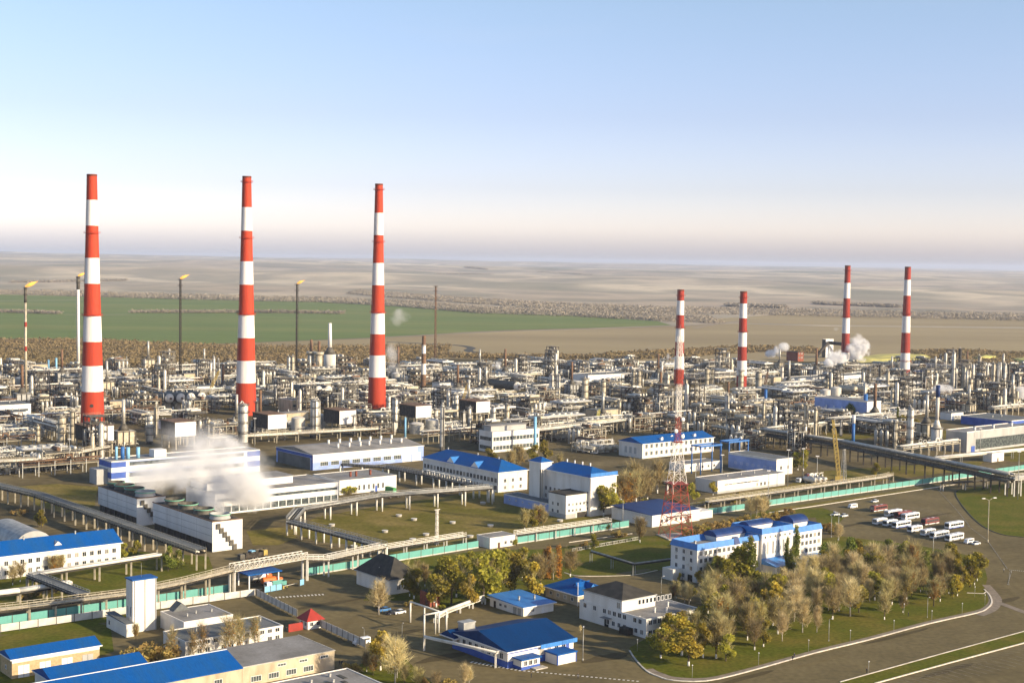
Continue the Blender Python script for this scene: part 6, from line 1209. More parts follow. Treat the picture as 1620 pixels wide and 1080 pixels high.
for x, y, yt, lab in ((922, 1045, 993, 'grey street lamp with one arm near the blue and white cabin'), (576, 1016, 993, 'short street lamp above the olive tree by the fence'), (636, 1008, 984, 'street lamp between the pipe portal and the olive tree'), (1046, 938, 911, 'street lamp before the flat wing of the works office'), (1118, 962, 937, 'street lamp at the foot of the office block'), (1017, 1008, 974, 'thin street lamp at the corner of the works office'), (1311, 1014, 977, 'taller street lamp among the park lamps'), (1467, 977, 943, 'street lamp standing in the park near the kerb bend'), (1476, 880, 844, 'street lamp between the park and the buses'), (1315, 850, 815, 'street lamp at the end of the office block'), (1326, 855, 810, 'street lamp beside the pale bare birch'), (985, 832, 790, 'street lamp by the teal fence at the shift office'), (1596, 925, 903, 'street lamp alone on the wide asphalt')):
    T = LT; T.place(G(x, y), R.uniform(0, 6), hgt(x, y, yt)/10, lab, 'street lamps', False)
LT2.place(G(1562.5, 858), .4, hgt(1562.5, 858, 787)/11.6, 'tall two-armed lamp mast by the grass island', 'street lamps', False)
for i, (x, y) in enumerate(((1279, 1031), (1345, 1015), (1414, 999), (1474, 983), (1522, 971), (1558, 957), (1542, 944), (1374, 1066), (1095, 1072), (1008, 1030), (1430, 972), (1200, 1052))): LG.place(G(x, y), 0, 1, 'white globe lamp at the park edge', 'park lamps')
landmark('the taller park street lamp', 1311, 1014); landmark('the kerb bend', 1560, 950)
for i, (x, y, yt) in enumerate(((110, 745, 695), (403, 705, 662), (1100, 775, 740), (1142, 765, 720), (1270, 760, 710), (1246, 770, 712), (1215, 795, 745), (1292, 770, 722), (1610, 790, 715), (1550, 724, 678))):
    g = G(x, y); H = hgt(x, y, yt); o = thing('floodlight_pole', 'thin grey floodlight pole', 'pole', g, 0, 'floodlight poles', True); MB().tube((0, 0, 0), (0, 0, H), .22, .12, 8).build('pole', 'galvanised', o); MB().box(-.9, -.2, H, .9, .2, H+.5).build('lamp_head', 'white_frame', o)
# white well caps and posts on the courtyard lawn
for x, y in ((655, 823), (674, 847), (716, 828), (776, 833), (609, 842), (653, 855), (631, 817), (764, 797), (718, 850), (744, 850), (525, 832), (886, 825), (560, 866)):
    g = G(x, y); o = thing('well_cap', 'round white well cap on the courtyard grass', 'well', g, 0, 'well caps on the lawn', True); MB().tube((0, 0, -.1), (0, 0, .9), 1.3, n=14).build('ring', 'concrete', o); MB().tube((0, 0, .9), (0, 0, 1.05), 1.45, n=14).build('lid', 'fence_white', o)

# ================================================================== TREES
def leaves(r, lobes, n, size, flat=.6):
    mb = MB(); tot = sum(l[3]**2 for l in lobes)
    for (x, y, z, q, hz) in lobes:
        for _ in range(int(n*q*q/tot)):
            d = Vector((r.gauss(0, 1), r.gauss(0, 1), r.gauss(0, 1))).normalized()*(r.random()**.45)
            c = Vector((x+d.x*q, y+d.y*q, z+d.z*q*hz)); s_ = size*r.uniform(.55, 1.3)
            u = Vector((r.gauss(0, 1), r.gauss(0, 1), r.gauss(0, flat))).normalized()*s_; v = u.cross(Vector((r.gauss(0, 1), r.gauss(0, 1), r.gauss(0, 1)))).normalized()*s_*.7
            mb.face([c-u, c-v, c+u*.9, c+v])
    return mb
def limbs(r, H, r0, n, spread, lo=.3, top=.85):
    mb = MB(); mb.tube((0, 0, -.2), (.05*H*r.uniform(-.3, .3), 0, H*.5), r0, r0*.55, 7); mb.tube((0, 0, H*.5), (r.uniform(-.3, .3), r.uniform(-.3, .3), H*top), r0*.55, r0*.15, 5); tips = []
    for k in range(n):
        t = k*2.4+r.uniform(-.4, .4); z0 = H*(lo+(top-lo)*.8*k/n); L = spread*r.uniform(.6, 1)*(1-.4*k/n); p = Vector((0, 0, z0)); q = p+Vector((math.cos(t)*L*.5, math.sin(t)*L*.5, L*.55)); e = q+Vector((math.cos(t)*L*.45, math.sin(t)*L*.45, L*.5))
        mb.tube(p, q, r0*.32, r0*.2, 5); mb.tube(q, e, r0*.2, r0*.06, 4); tips += [(p.lerp(q, .6), (q-p)), (q, (e-q)), (q.lerp(e, .6), (e-q))]
    return mb, tips
def twigs(r, tips, n, L, w_):
    mb = MB()
    for _ in range(n):
        p, d = r.choice(tips); d = d.normalized(); p = p+Vector((r.gauss(0, .3), r.gauss(0, .3), r.gauss(0, .3)))
        e = (d*.6+Vector((r.gauss(0, .45), r.gauss(0, .45), r.gauss(.6, .4)))).normalized(); l = L*r.uniform(.5, 1.2); s_ = e.cross(Vector((r.gauss(0, 1), r.gauss(0, 1), r.gauss(0, 1)))).normalized()*w_*r.uniform(.5, 1)
        mb.face([p-s_, p+s_, p+e*l]); q = p+e*l*.45; f = (e+Vector((r.gauss(0, .6), r.gauss(0, .6), r.gauss(.2, .4)))).normalized()*l*.55; mb.face([q-s_*.7, q+s_*.7, q+f])
    return mb
def T_leafy(seed, leaf, H=11., wash=False, bark='bark', n=1900, wide=1.):
    def make(part):
        r = random.Random(seed); mb, tips = limbs(r, H, .24, 8, H*.33*wide, .22); tr = part('trunk', mb, bark)
        if wash: part('limewash', MB().tube((0, 0, -.1), (0, 0, 1.3), .27, .25, 8), 'limewash', tr)
        lob = []
        for k in range(13): t = k*2.4; z = H*(.30+.58*((k*.618) % 1)); q = H*r.uniform(.12, .20)*(1.12-.45*abs(z/H-.5)); d = H*r.uniform(.10, .26)*wide*(1.25-z/H); lob.append((math.cos(t)*d, math.sin(t)*d, z, q, .9))
        lob = [(a_*r.uniform(.5, 1.4), c_*r.uniform(.5, 1.4), z_+r.gauss(0, H*.02), q_*r.uniform(.7, 1.2), h_) for a_, c_, z_, q_, h_ in lob if r.random() < .85]; lob.append((r.gauss(0, .4), r.gauss(0, .4), H*.86, H*.11, 1)); part('crown', leaves(r, lob, n, .42), leaf); part('twig_fringe', twigs(r, tips, 240, H*.16, .05), 'twig_brown')
    return make
def T_bare(seed, tw, H=11., leaf=None, bark='bark', wash=False, n=1300, sp=.34, nl=420):
    def make(part):
        r = random.Random(seed); mb, tips = limbs(r, H, .2, 14, H*sp, .18, .97); tr = part('trunk', mb, bark)
        if wash: part('limewash', MB().tube((0, 0, -.1), (0, 0, 1.3), .24, .22, 8), 'limewash', tr)
        part('crown', twigs(r, tips, int(n*.62), H*.27, .06), tw)
        if leaf: 
            lob = [(p.x, p.y, p.z+H*.06, H*.11, 1) for p, d in tips[::3]]; part('leaves', leaves(r, lob, nl, .28), leaf)
    return make
def T_column(seed, leaf, H=15., bark='bark', n=1500, w_=.095):
    def make(part):
        r = random.Random(seed); part('trunk', MB().tube((0, 0, -.2), (0, 0, H*.92), .26, .04, 7), bark)
        lob = [(r.gauss(0, .25), r.gauss(0, .25), H*(.12+.84*k/11), H*w_*(1.05-.75*abs(k/11-.4)), 1.4) for k in range(12)]; part('crown', leaves(r, lob, n, .36), leaf)
        tips = [(Vector((0, 0, H*(.1+.08*k))), Vector((r.gauss(0, .3), r.gauss(0, .3), 1))) for k in range(11)]; part('twig_fringe', twigs(r, tips, 200, H*.13, .05), 'twig_brown')
    return make
def T_bush(seed, leaf, H=3.2):
    def make(part):
        r = random.Random(seed); tips = [(Vector((r.gauss(0, .5), r.gauss(0, .5), .2)), Vector((r.gauss(0, .5), r.gauss(0, .5), 1))) for _ in range(8)]; part('stem', twigs(r, tips, 60, H*.6, .08), 'bark')
        lob = [(r.gauss(0, H*.3), r.gauss(0, H*.3), H*r.uniform(.3, .7), H*.3, .9) for _ in range(7)]; part('crown', leaves(r, lob, 620, .3), leaf); part('twig_fringe', twigs(r, tips, 160, H*.6, .05), 'twig_brown')
    return make
TREES = {}
def regT(k, looks, makes, H): TREES[k] = [(tmpl('tree' if k != 'bush' and k != 'brush' else 'shrub', looks, 'tree' if k not in ('bush', 'brush') else 'shrub', m), looks, H) for m in makes]
regT('olive', 'olive green leafy tree', [T_leafy(i, 'leaf_olive', wash=i % 2 == 0) for i in (1, 2, 3)], 11); regT('yellow', 'yellow-green leafy tree', [T_leafy(i, 'leaf_yellow', wash=True) for i in (4, 5, 6)], 11)
regT('green', 'dark green leafy tree', [T_leafy(i, 'leaf_green') for i in (7, 8)], 11); regT('brown', 'brown half-bare tree', [T_bare(i, 'twig_brown', leaf='leaf_brown', wash=True, nl=760) for i in (9, 10, 11)], 11)
regT('bare', 'bare grey-brown tree', [T_bare(i, 'twig_brown', wash=True, leaf='leaf_brown', nl=160) for i in (12, 13, 14)], 11); regT('pale', 'pale bare upright tree', [T_bare(i, 'twig_pale', bark='bark_pale', n=1300, sp=.24, leaf='leaf_brown', nl=120) for i in (15, 16, 17)], 12)
regT('birch', 'white-trunked bare birch', [T_bare(i, 'twig_brown', bark='bark_pale', n=700, sp=.18, leaf='leaf_orange', nl=110) for i in (18, 19)], 12); regT('orange', 'orange-leaved birch', [T_column(i, 'leaf_orange', 11, 'bark_pale', 900, .13) for i in (20, 21)], 11)
regT('rust', 'russet-leaved tree', [T_bare(i, 'twig_brown', leaf='leaf_orange', nl=900) for i in (22, 23)], 10); regT('poplar', 'tall narrow green poplar', [T_column(i, 'leaf_green', 15) for i in (24, 25)], 15)
regT('bush', 'olive bush', [T_bush(i, 'leaf_olive') for i in (26, 27)], 3.2); regT('brush', 'brown scrubby bush', [T_bush(i, 'leaf_brown') for i in (28, 29)], 3.2)
rt = random.Random(11)
def tree(k, x, y, yt=None, h=None, group='trees of the works yard', where=''):
    g = G(x, y); T, look, H0 = rt.choice(TREES[k]); H = h or hgt(x, y, yt); s_ = H/H0
    T.place(g, rt.uniform(0, 6.28), (s_*rt.uniform(.78, 1.3), s_*rt.uniform(.78, 1.3), s_), look+where, group)
for k, lst in {
    'olive': [(655, 947, 897), (690, 960, 905), (714, 957, 882), (765, 952, 874), (788, 947, 870), (814, 942, 869), (768, 917, 868), (728, 927, 874), (700, 922, 879), (826, 918, 864), (797, 905, 866), (745, 905, 872), (845, 905, 874), (775, 736, 708), (862, 732, 694), (845, 735, 702), (966, 812, 760), (955, 816, 766), (1095, 795, 762), (1271, 745, 710), (1262, 744, 714), (1385, 757, 730), (842, 836, 804), (940, 871, 845), (195, 884, 858), (180, 888, 858), (66, 835, 806), (60, 833, 810), (1092, 950, 922), (1158, 922, 872), (1172, 928, 866), (215, 880, 853), (1150, 932, 885)],
    'yellow': [(742, 962, 906), (840, 947, 886), (806, 925, 878), (602, 1060, 996), (618, 1050, 1005), (648, 943, 905), (1106, 926, 900), (1128, 758 + 25, 760), (1168, 793, 776), (1134, 918, 878), (1144, 915, 880), (1075, 920, 905), (1180, 912, 872)],
    'green': [(266, 903, 862), (280, 900, 868), (1348, 668, 636), (1370, 668, 640), (755, 935, 885), (1172, 905, 870), (1187, 898, 872)],
    'brown': [(580, 1062, 1030), (855, 928, 878), (902, 912, 870), (1006, 795, 732), (1012, 800, 745), (1024, 792, 745), (1040, 780, 730), (822, 742, 705), (808, 745, 712), (885, 742, 718), (672, 928, 892), (1122, 922, 890), (1210, 815, 786), (1012, 858, 818), (830, 838, 806), (860, 834, 806), (150, 886, 860), (138, 892, 862), (1080, 760, 742), (722, 945, 890)],
    'bare': [(641, 925, 890), (660, 905, 886), (655, 935, 895), (32, 920, 890), (20, 925, 895), (640, 1085, 1050), (690, 1092, 1062), (662, 1088, 1056), (1070, 946, 920)],
    'pale': [(599, 972, 914), (625, 1080, 1000), (628, 1072, 1004), (735, 1088, 1046), (742, 1084, 1052), (1197, 817, 780), (1188, 818, 784), (1205, 819, 784), (1327, 855, 825), (1090, 956, 918), (1083, 952, 922), (918, 1010 - 10, 988)],
    'birch': [(272, 1046, 986), (306, 1047, 990), (321, 1044, 978), (363, 1036, 966), (379, 1032, 966), (403, 1026, 968), (875, 917, 866), (70, 906, 880)],
    'orange': [(868, 916, 864), (883, 916, 862), (862, 914, 870)],
    'rust': [(999, 806, 752), (990, 808, 756), (985, 790, 752), (852, 834, 802), (95, 905, 880), (85, 908, 882), (1058, 775, 748), (815, 730, 708), (215, 1012, 988), (590, 1068, 1038), (1065, 950, 926)],
    'poplar': [(1187, 930, 850), (1176, 922, 858), (1244, 908, 850), (1259, 903, 832), (1252, 910, 866), (1345, 662, 632), (1367, 664, 636), (1420, 664, 644), (1128, 955-25, 882)],
    'bush': [(815, 862, 850), (1160, 796, 780), (1120, 800, 788), (1020, 800, 786), (955, 838, 826), (545, 778, 764), (560, 780, 766), (550, 782, 768), (1430, 668, 655), (1450, 672, 660), (1180, 845, 832), (1120, 845, 833), (700, 965, 955), (980, 796, 786)],
    'brush': [(235, 1046, 1012), (222, 1052, 1018), (250, 1050, 1014), (262, 1056, 1024), (210, 1056, 1026), (60, 942, 930), (40, 948, 935), (85, 938, 926), (105, 932, 922), (1110, 842, 826), (1128, 838, 822), (1145, 836, 820), (1160, 834, 818), (1178, 828, 812), (1195, 830, 814), (1212, 826, 810), (1230, 824, 808), (1098, 850, 832), (1136, 846, 830), (1155, 843, 828), (980, 850, 838), (925, 866, 855), (1310, 840, 825), (1320, 845, 830), (1240, 820, 806), (600, 962, 950), (648, 960, 948), (670, 1085, 1068), (706, 1088, 1072), (560, 1064, 1046), (1250, 812, 802), (30, 815, 803), (70, 1062, 1050)]}.items():
    for x, y, yt in lst: tree(k, x, y, yt)
# the park: trees one can tell apart, thinning towards the road
PK = [(1018, 1036), (1060, 1052), (1130, 1055), (1235, 1018), (1300, 1005), (1375, 987), (1470, 963), (1540, 943), (1560, 926), (1545, 912), (1490, 903), (1440, 893), (1340, 887), (1308, 892), (1262, 925), (1195, 945), (1116, 962), (1110, 985), (1024, 1016)]
n_ = 0; spots = []
ymin, ymax = 400, 640
cand = []
for a in range(-14, 46):
    for b_ in range(-34, 46):
        p = G(1200, 980)+E1*(a*7.3-60)+E2*(b_*7.3)+Vector((rt.uniform(-2.6, 2.6), rt.uniform(-2.6, 2.6), 0)); px, py = P(p)
        if inpoly(px, py, PK): cand.append((py, px, p))
cand.sort()
ob = next(o for o, _ in THINGS if o.name == 'office_block'); wo = next(o for o, _ in THINGS if o.name == 'works_office')
def inb(p, o, L1, L2, m):
    d = p-o.location; a, c = d.dot(E1), d.dot(E2); return -m < a < L1+m and -m < c < L2+m
for py, px, p in cand:
    if inb(p, ob, 76, 20, 9) or inb(p, wo, 34, 40, 3): continue
    fr = py > 985-(px-1200)*.17
    if px < 1078 and py > 1000: k = rt.choice(('yellow', 'yellow', 'olive'))
    elif px < 1115: k = rt.choice(('yellow', 'yellow', 'olive', 'yellow', 'brown') if py > 1010 else ('olive', 'olive', 'yellow'))
    elif px < 1235: k = rt.choice(('olive', 'olive', 'brown', 'brown', 'bare', 'yellow')) if py < 1000 else rt.choice(('brown', 'brown', 'rust', 'olive', 'bare'))
    elif py < 905: k = rt.choice(('green', 'olive', 'green', 'olive', 'yellow')) if px < 1470 else rt.choice(('olive', 'yellow', 'olive', 'yellow', 'green'))
    elif px > 1505: k = rt.choice(('yellow', 'olive', 'olive'))
    elif px > 1420: k = rt.choice(('brown', 'brown', 'brown', 'bare', 'rust'))
    else: k = rt.choice(('pale', 'pale', 'bare', 'bare', 'pale', 'olive'))
    h = rt.uniform(7.5, 13)*(1.12 if k == 'pale' else 1)*(.82 if px > 1420 and py > 930 else 1)
    if fr and rt.random() < (.08 if px < 1250 else .35): continue
    if n_ >= 270: break
    tree(k, px, py, None, h, 'trees of the park'); n_ += 1
print('park trees', n_)

# ================================================================== VEHICLES, PEOPLE, STEAM
def wheelme(r, w_):
    return MB().lathe([(r*.45, -w_/2), (r, -w_/2), (r, w_/2), (r*.45, w_/2), (r*.45, -w_/2)], 12, ax='y', sm=False).lathe([(.02, -w_*.4), (r*.45, -w_*.4)], 12, ax='y', m=1).lathe([(r*.45, w_*.4), (.02, w_*.4)], 12, ax='y', m=1).mesh('wheel', ['tyre', 'galvanised'])
WB, WC = wheelme(.5, .34), wheelme(.33, .22)
def rbox(mb, x0, x1, y, z0, z1, c, m=0, rake0=0., rake1=0.):
    """body section with bevelled shoulders, x0 is the nose"""
    for sx in (0,):
        pr = [(x0, z0), (x1, z0), (x1, z1-c), (x1-c-rake1, z1), (x0+c+rake0, z1), (x0, z1-c)]; n_ = len(pr); i = len(mb.v)
        for yy, k in ((-y, 0), (y, 0)): mb.v += [(a, yy*(1 if b_ < z1-.01 else .93), b_) for a, b_ in pr]
        mb.f.append(tuple(range(i, i+n_))); mb.f.append(tuple(range(i+n_, i+2*n_))[::-1]); mb.m += [m, m]; mb.s += [False]*2
        for a in range(n_): b_ = (a+1) % n_; mb.f.append((i+a, i+n_+a, i+n_+b_, i+b_)); mb.m.append(m); mb.s.append(False)
    return mb
def busT(L, body, stripe=None, H=3.15, roofm=None):
    def make(part):
        bd = part('body', rbox(MB(), 0, L, 1.25, .38, H, .3), body)
        part('window_band', MB().box(1.3, -1.262, 1.5, L-.5, 1.262, 2.45), 'glass', bd)
        part('windscreen', MB().face([(-.02, -1.1, 1.3), (-.02, 1.1, 1.3), (-.02, 1.05, 2.7), (-.02, -1.05, 2.7)]) or MB().box(-.03, -1.1, 1.3, 0, 1.1, 2.72), 'glass', bd)
        part('rear_window', MB().box(L, -.95, 1.6, L+.02, .95, 2.5), 'glass', bd)
        for k in range(1, int(L/1.9)): part('window_pillar', MB().box(1.3+k*1.8, -1.27, 1.5, 1.3+k*1.8+.12, 1.27, 2.45), body, bd)
        part('skirt', MB().box(.05, -1.257, .38, L-.05, 1.257, .8), stripe or 'grey_wall')
        part('roof_hatch', MB().box(L*.3, -.5, H, L*.3+.9, .5, H+.14), 'bus_white'); part('roof_hatch', MB().box(L*.65, -.5, H, L*.65+.9, .5, H+.14), 'bus_white')
        if roofm: part('roof_panel', MB().box(.4, -1.1, H+.004, L-.4, 1.1, H+.05), roofm)
        for x in (L*.22, L*.74):
            for y in (-1.12, 1.12): part('wheel', WB, None, None, (x, y, .5))
        for y in (-.85, .85): part('headlight', MB().box(-.03, y-.18, .75, .02, y+.18, .95), 'white_frame')
        for y in (-1.4, 1.4): part('mirror', MB().box(-.1, y-.08, 1.9, .05, y+.08, 2.4), 'steel_dark')
        part('bumper', MB().box(-.08, -1.2, .35, .05, 1.2, .6), 'steel_mid')
    return make
def carT(body, L=4.4, van=False):
    def make(part):
        bd = part('body', rbox(MB(), 0, L, .86, .22, .92 if not van else 1.15, .12), body)
        if van: part('cabin', rbox(MB(), .5, L-.03, .85, 1.1, 2.1, .12, rake0=.5), body, bd); part('window_band', MB().box(1.2, -.862, 1.25, L-.4, .862, 1.8), 'glass', bd)
        else: part('cabin', rbox(MB(), 1.05, L-.5, .78, .9, 1.45, .1, rake0=.55, rake1=.4), 'glass', bd); part('roof', MB().box(1.85, -.7, 1.43, L-1.15, .7, 1.48), body, bd)
        for x in (.85, L-.85):
            for y in (-.78, .78): part('wheel', WC, None, None, (x, y, .33))
        for y in (-.6, .6): part('headlight', MB().box(-.02, y-.16, .55, .03, y+.16, .72), 'white_frame')
        part('bumper', MB().box(-.06, -.8, .25, .05, .8, .45), 'steel_mid')
    return make
V = {'white': tmpl('parked_bus', 'x', 'bus', busT(11., 'bus_white')), 'short': tmpl('parked_bus', 'x', 'bus', busT(8.2, 'bus_white', None, 2.95)), 'blue': tmpl('parked_bus', 'x', 'bus', busT(11.2, 'bus_white', 'blue_wall')), 'red': tmpl('parked_bus', 'x', 'bus', busT(10.5, 'bus_red', 'bus_white', 3.05, 'bus_red')), 'van': tmpl('minibus', 'x', 'minibus', carT('bus_white', 5.6, True)), 'car': tmpl('parked_car', 'x', 'car', carT('bus_white')), 'bcar': tmpl('parked_car', 'x', 'car', carT('car_blue')), 'dcar': tmpl('parked_car', 'x', 'car', carT('cloth_dark'))}
for k, x, y, lab in (('car', 1384, 794, 'white car alone beside the kerb under the longest fence'), ('van', 1349, 803, 'white minibus parked alone between the kerb and the cars'), ('car', 1322, 815, 'white car nearer the office of the pair beyond the park trees'), ('car', 1335, 817, 'white car behind the white minibus, second of a pair'),
      ('red', 1390, 808, 'red bus with white skirt standing at the head of the rear row'), ('white', 1413, 816, 'white bus whose rear is hidden by the middle red bus'), ('red', 1428, 818, 'red bus squeezed between two white buses'), ('white', 1440, 821, 'white bus just before the squeezed red bus'), ('short', 1392, 829, 'shortest white bus at the dark end of the front row'), ('short', 1408, 831.5, 'short white bus second from the dark end of the front row'),
      ('blue', 1426, 834, 'white bus with blue skirt in the front row'), ('red', 1471, 829, 'red bus alone between the two rows'), ('short', 1447, 841, 'short white bus after the gap beside the blue-skirted one'), ('short', 1468, 846.5, 'short white bus with the lamp post just beyond it'), ('white', 1486, 850.5, 'white bus behind the lamp post of the front row'), ('blue', 1509, 835, 'white bus with blue skirt standing apart toward the grass island'), ('white', 1510, 854.5, 'last long white bus of the front row before the vans'), ('van', 1533, 859, 'pale minibus partly hidden by the end car'), ('car', 1544, 861, 'white car at the very end of the front row'),
      ('dcar', 621, 971, 'dark car under the trees by the yard road'), ('car', 632, 970, 'white car parked under the trees by the yard road'), ('bcar', 608, 966, 'blue car parked beside the bare tree of the white house'), ('van', 572, 1018, 'white van half hidden by the panel fence')):
    p = G(x, y); T = V[k]; L = {'white': 11, 'short': 8.2, 'blue': 11.2, 'red': 10.5, 'van': 5.6}.get(k, 4.4); T.place(p-E1*L/2, TH+rt.uniform(-.03, .03), 1, lab, 'buses in the bus park' if k in ('white', 'short', 'blue', 'red') else 'cars and vans', False)
def lorry(label, x, y, cab, box, rz, tank=False):
    o = thing('lorry', label, 'lorry', G(x, y), rz, 'lorries near the gate'); rbox(MB(), 0, 2.1, 1.2, .6, 2.7, .25).build('cab', cab, o); MB().box(-.02, -1, 1.6, .0, 1, 2.4).build('windscreen', 'glass', o); MB().box(2.1, -.5, .6, 8, .5, .95).build('chassis', 'steel_dark', o)
    if tank: MB().lathe([(.03, 2.5), (1.15, 2.6), (1.2, 2.9), (1.2, 7.6), (1.15, 7.9), (.03, 8)], 14, (0, 0, 2.15), ax='x').build('tank', box, o)
    else: mb = MB(); mb.box(2.4, -1.25, 1.0, 8, 1.25, 1.15); mb.box(2.4, -1.25, 1.15, 8, -1.15, 2.5); mb.box(2.4, 1.15, 1.15, 8, 1.25, 2.5); mb.box(2.4, -1.15, 1.15, 2.5, 1.15, 2.9); mb.box(7.9, -1.15, 1.15, 8, 1.15, 2.4); mb.build('cargo_body', box, o)
    for q in (1.2, 5.6, 6.9):
        for yy in (-1.05, 1.05): obj('wheel', WB, o, (q, yy, .5))
lorry('dark tipper lorry behind the larger cooling tower', 378, 887, 'steel_mid', 'steel_dark', TH); lorry('blue cab lorry beside the dark tipper', 395, 881, 'sky_steel', 'steel_mid', TH+.2); lorry('orange and dark lorry at the end of the yard', 420, 879, 'yellow', 'steel_dark', TH+math.pi+.3)
lorry('orange cab lorry waiting inside the gate', 445, 923, 'orange_paint', 'orange_paint', TH+math.pi, True); lorry('white and teal lorry waiting at the gate', 420, 932, 'bus_white', 'teal', TH); lorry('red cab lorry queued under the trussed bridge', 428, 917, 'orange_paint', 'bus_white', TH+math.pi, True); lorry('red tractor lorry beside the green container', 613, 788, 'bus_red', 'rust', TH); lorry('red lorry parked behind the long workshop', 1275, 757, 'bus_red', 'bus_white', TH); lorry('white flatbed lorry near the red one behind the workshop', 1262, 764, 'bus_white', 'galvanised', TH+.3)
# pedestrians: one continuous body grown from a skeleton
PB = {}
def personmesh(seed):
    r = random.Random(seed); v = [(0, 0, .95), (0, 0, 1.15), (0, 0, 1.40), (0, 0, 1.52), (0, -.01, 1.63), (0, -.01, 1.74)]; e = [(0, 1), (1, 2), (2, 3), (3, 4), (4, 5)]; rad = [.15, .14, .15, .06, .10, .075]; st = r.uniform(.12, .3)
    for s_ in (-1, 1):
        a = s_*st; i = len(v); v += [(s_*.09, 0, .88), (s_*.1, -a*.45, .48), (s_*.1, -a*.2+(.12 if a < 0 else -.06), .07), (s_*.1, -a*.2+(.12 if a < 0 else -.06)-.17, .04)]; rad += [.095, .065, .05, .04]; e += [(0, i), (i, i+1), (i+1, i+2), (i+2, i+3)]
        j = len(v); v += [(s_*.19, 0, 1.40), (s_*.25, a*.35, 1.13), (s_*.26, a*.75-.05, .90), (s_*.262, a*.85-.06, .83)]; rad += [.065, .05, .036, .03]; e += [(2, j), (j, j+1), (j+1, j+2), (j+2, j+3)]
        for q in range(5): f = len(v); v += [(s_*.262+(q-2)*.012, a*.85-.06+(q-2)*.018-(.03 if q == 0 else 0), .77-(.03 if q in (1, 2, 3) else .0)), ]; rad.append(.009); e.append((j+3, f))
    me = bpy.data.meshes.new('body'); me.from_pydata(v, e, []); return me, rad
cm = bpy.data.materials.new('walker_clothes'); cm.use_nodes = True; nn = cm.node_tree; bb = nn.nodes['Principled BSDF']; bb.inputs['Roughness'].default_value = .9
t_ = nn.nodes.new('ShaderNodeTexCoord'); s__ = nn.nodes.new('ShaderNodeSeparateXYZ'); m__ = nn.nodes.new('ShaderNodeMapRange'); m__.inputs[2].default_value = 1.8; q_ = nn.nodes.new('ShaderNodeValToRGB'); q_.color_ramp.interpolation = 'CONSTANT'; el = q_.color_ramp.elements
nn.links.new(t_.outputs['Object'], s__.inputs[0]); nn.links.new(s__.outputs[2], m__.inputs[0]); nn.links.new(m__.outputs[0], q_.inputs[0]); nn.links.new(q_.outputs[0], bb.inputs['Base Color'])
while len(el) < 5: el.new(.5)
for a, (p_, c_) in zip(el, ((0, (.01, .01, .01)), (.05, (.02, .022, .03)), (.52, (.03, .033, .05)), (.855, (.42, .27, .19)), (.945, (.03, .02, .015)))): a.position = p_; a.color = (*c_, 1)
MT['walker_clothes'] = cm
def vest(col, nm):
    m = cm.copy(); m.name = nm; m.node_tree.nodes['Color Ramp'].color_ramp.elements[2].color = (*col, 1); MT[nm] = m
vest((.6, .58, .55), 'walker_pale'); vest((.62, .56, .04), 'walker_vest')
for i, (x, y, m, lab) in enumerate(((835.6, 1052, 'walker_pale', 'person in a pale top at the steps of the blue-walled canteen'), (840.5, 1072, 'walker_clothes', 'person in dark clothes crossing the dashed line near the canteen'), (914.5, 1074, 'walker_clothes', 'person in dark clothes walking alone along the dashed line'), (1254, 1045, 'walker_clothes', 'person in dark clothes on the park kerb, taller of a walking pair'), (1256.5, 1041, 'walker_clothes', 'person in dark clothes a step behind on the park kerb'), (1588, 905, 'walker_pale', 'person in a pale top on the wide empty asphalt'), (422.5, 945, 'walker_vest', 'person in a yellow vest standing by the barrier'), (454, 933, 'walker_vest', 'person in a yellow vest by the teal gate stub'), (453.5, 1000, 'walker_clothes', 'person in dark clothes behind the red-roofed kiosk'), (537, 1052, 'walker_clothes', 'person in dark clothes by the felt-roofed hall'), (541, 1053, 'walker_clothes', 'second person in dark clothes by the felt-roofed hall'), (1437, 975, 'walker_clothes', 'person in dark clothes on the park lawn'), (1371, 1065, 'walker_clothes', 'person in dark clothes at the green strip'))):
    me, rad = personmesh(i); o = bpy.data.objects.new('person', me); C.objects.link(o); o.location = G(x, y); o.rotation_euler = (0, 0, rt.uniform(0, 6))
    o.location.z = .1; me.materials.append(MT[m]); md = o.modifiers.new('skin', 'SKIN'); md.use_smooth_shade = True; o.modifiers.new('sub', 'SUBSURF').levels = 1; o.modifiers['sub'].render_levels = 1
    for vtx, r_ in zip(me.skin_vertices[0].data if me.skin_vertices else [], rad): vtx.radius = (r_, r_)
    if not me.skin_vertices:
        bpy.context.view_layer.objects.active = o; bpy.ops.object.select_all(action='DESELECT'); o.select_set(True); bpy.ops.mesh.customdata_skin_add()
        for vtx, r_ in zip(me.skin_vertices[0].data, rad): vtx.radius = (r_, r_)
    me.skin_vertices[0].data[0].use_root = True; tag(o, lab, 'person', 'people on foot')
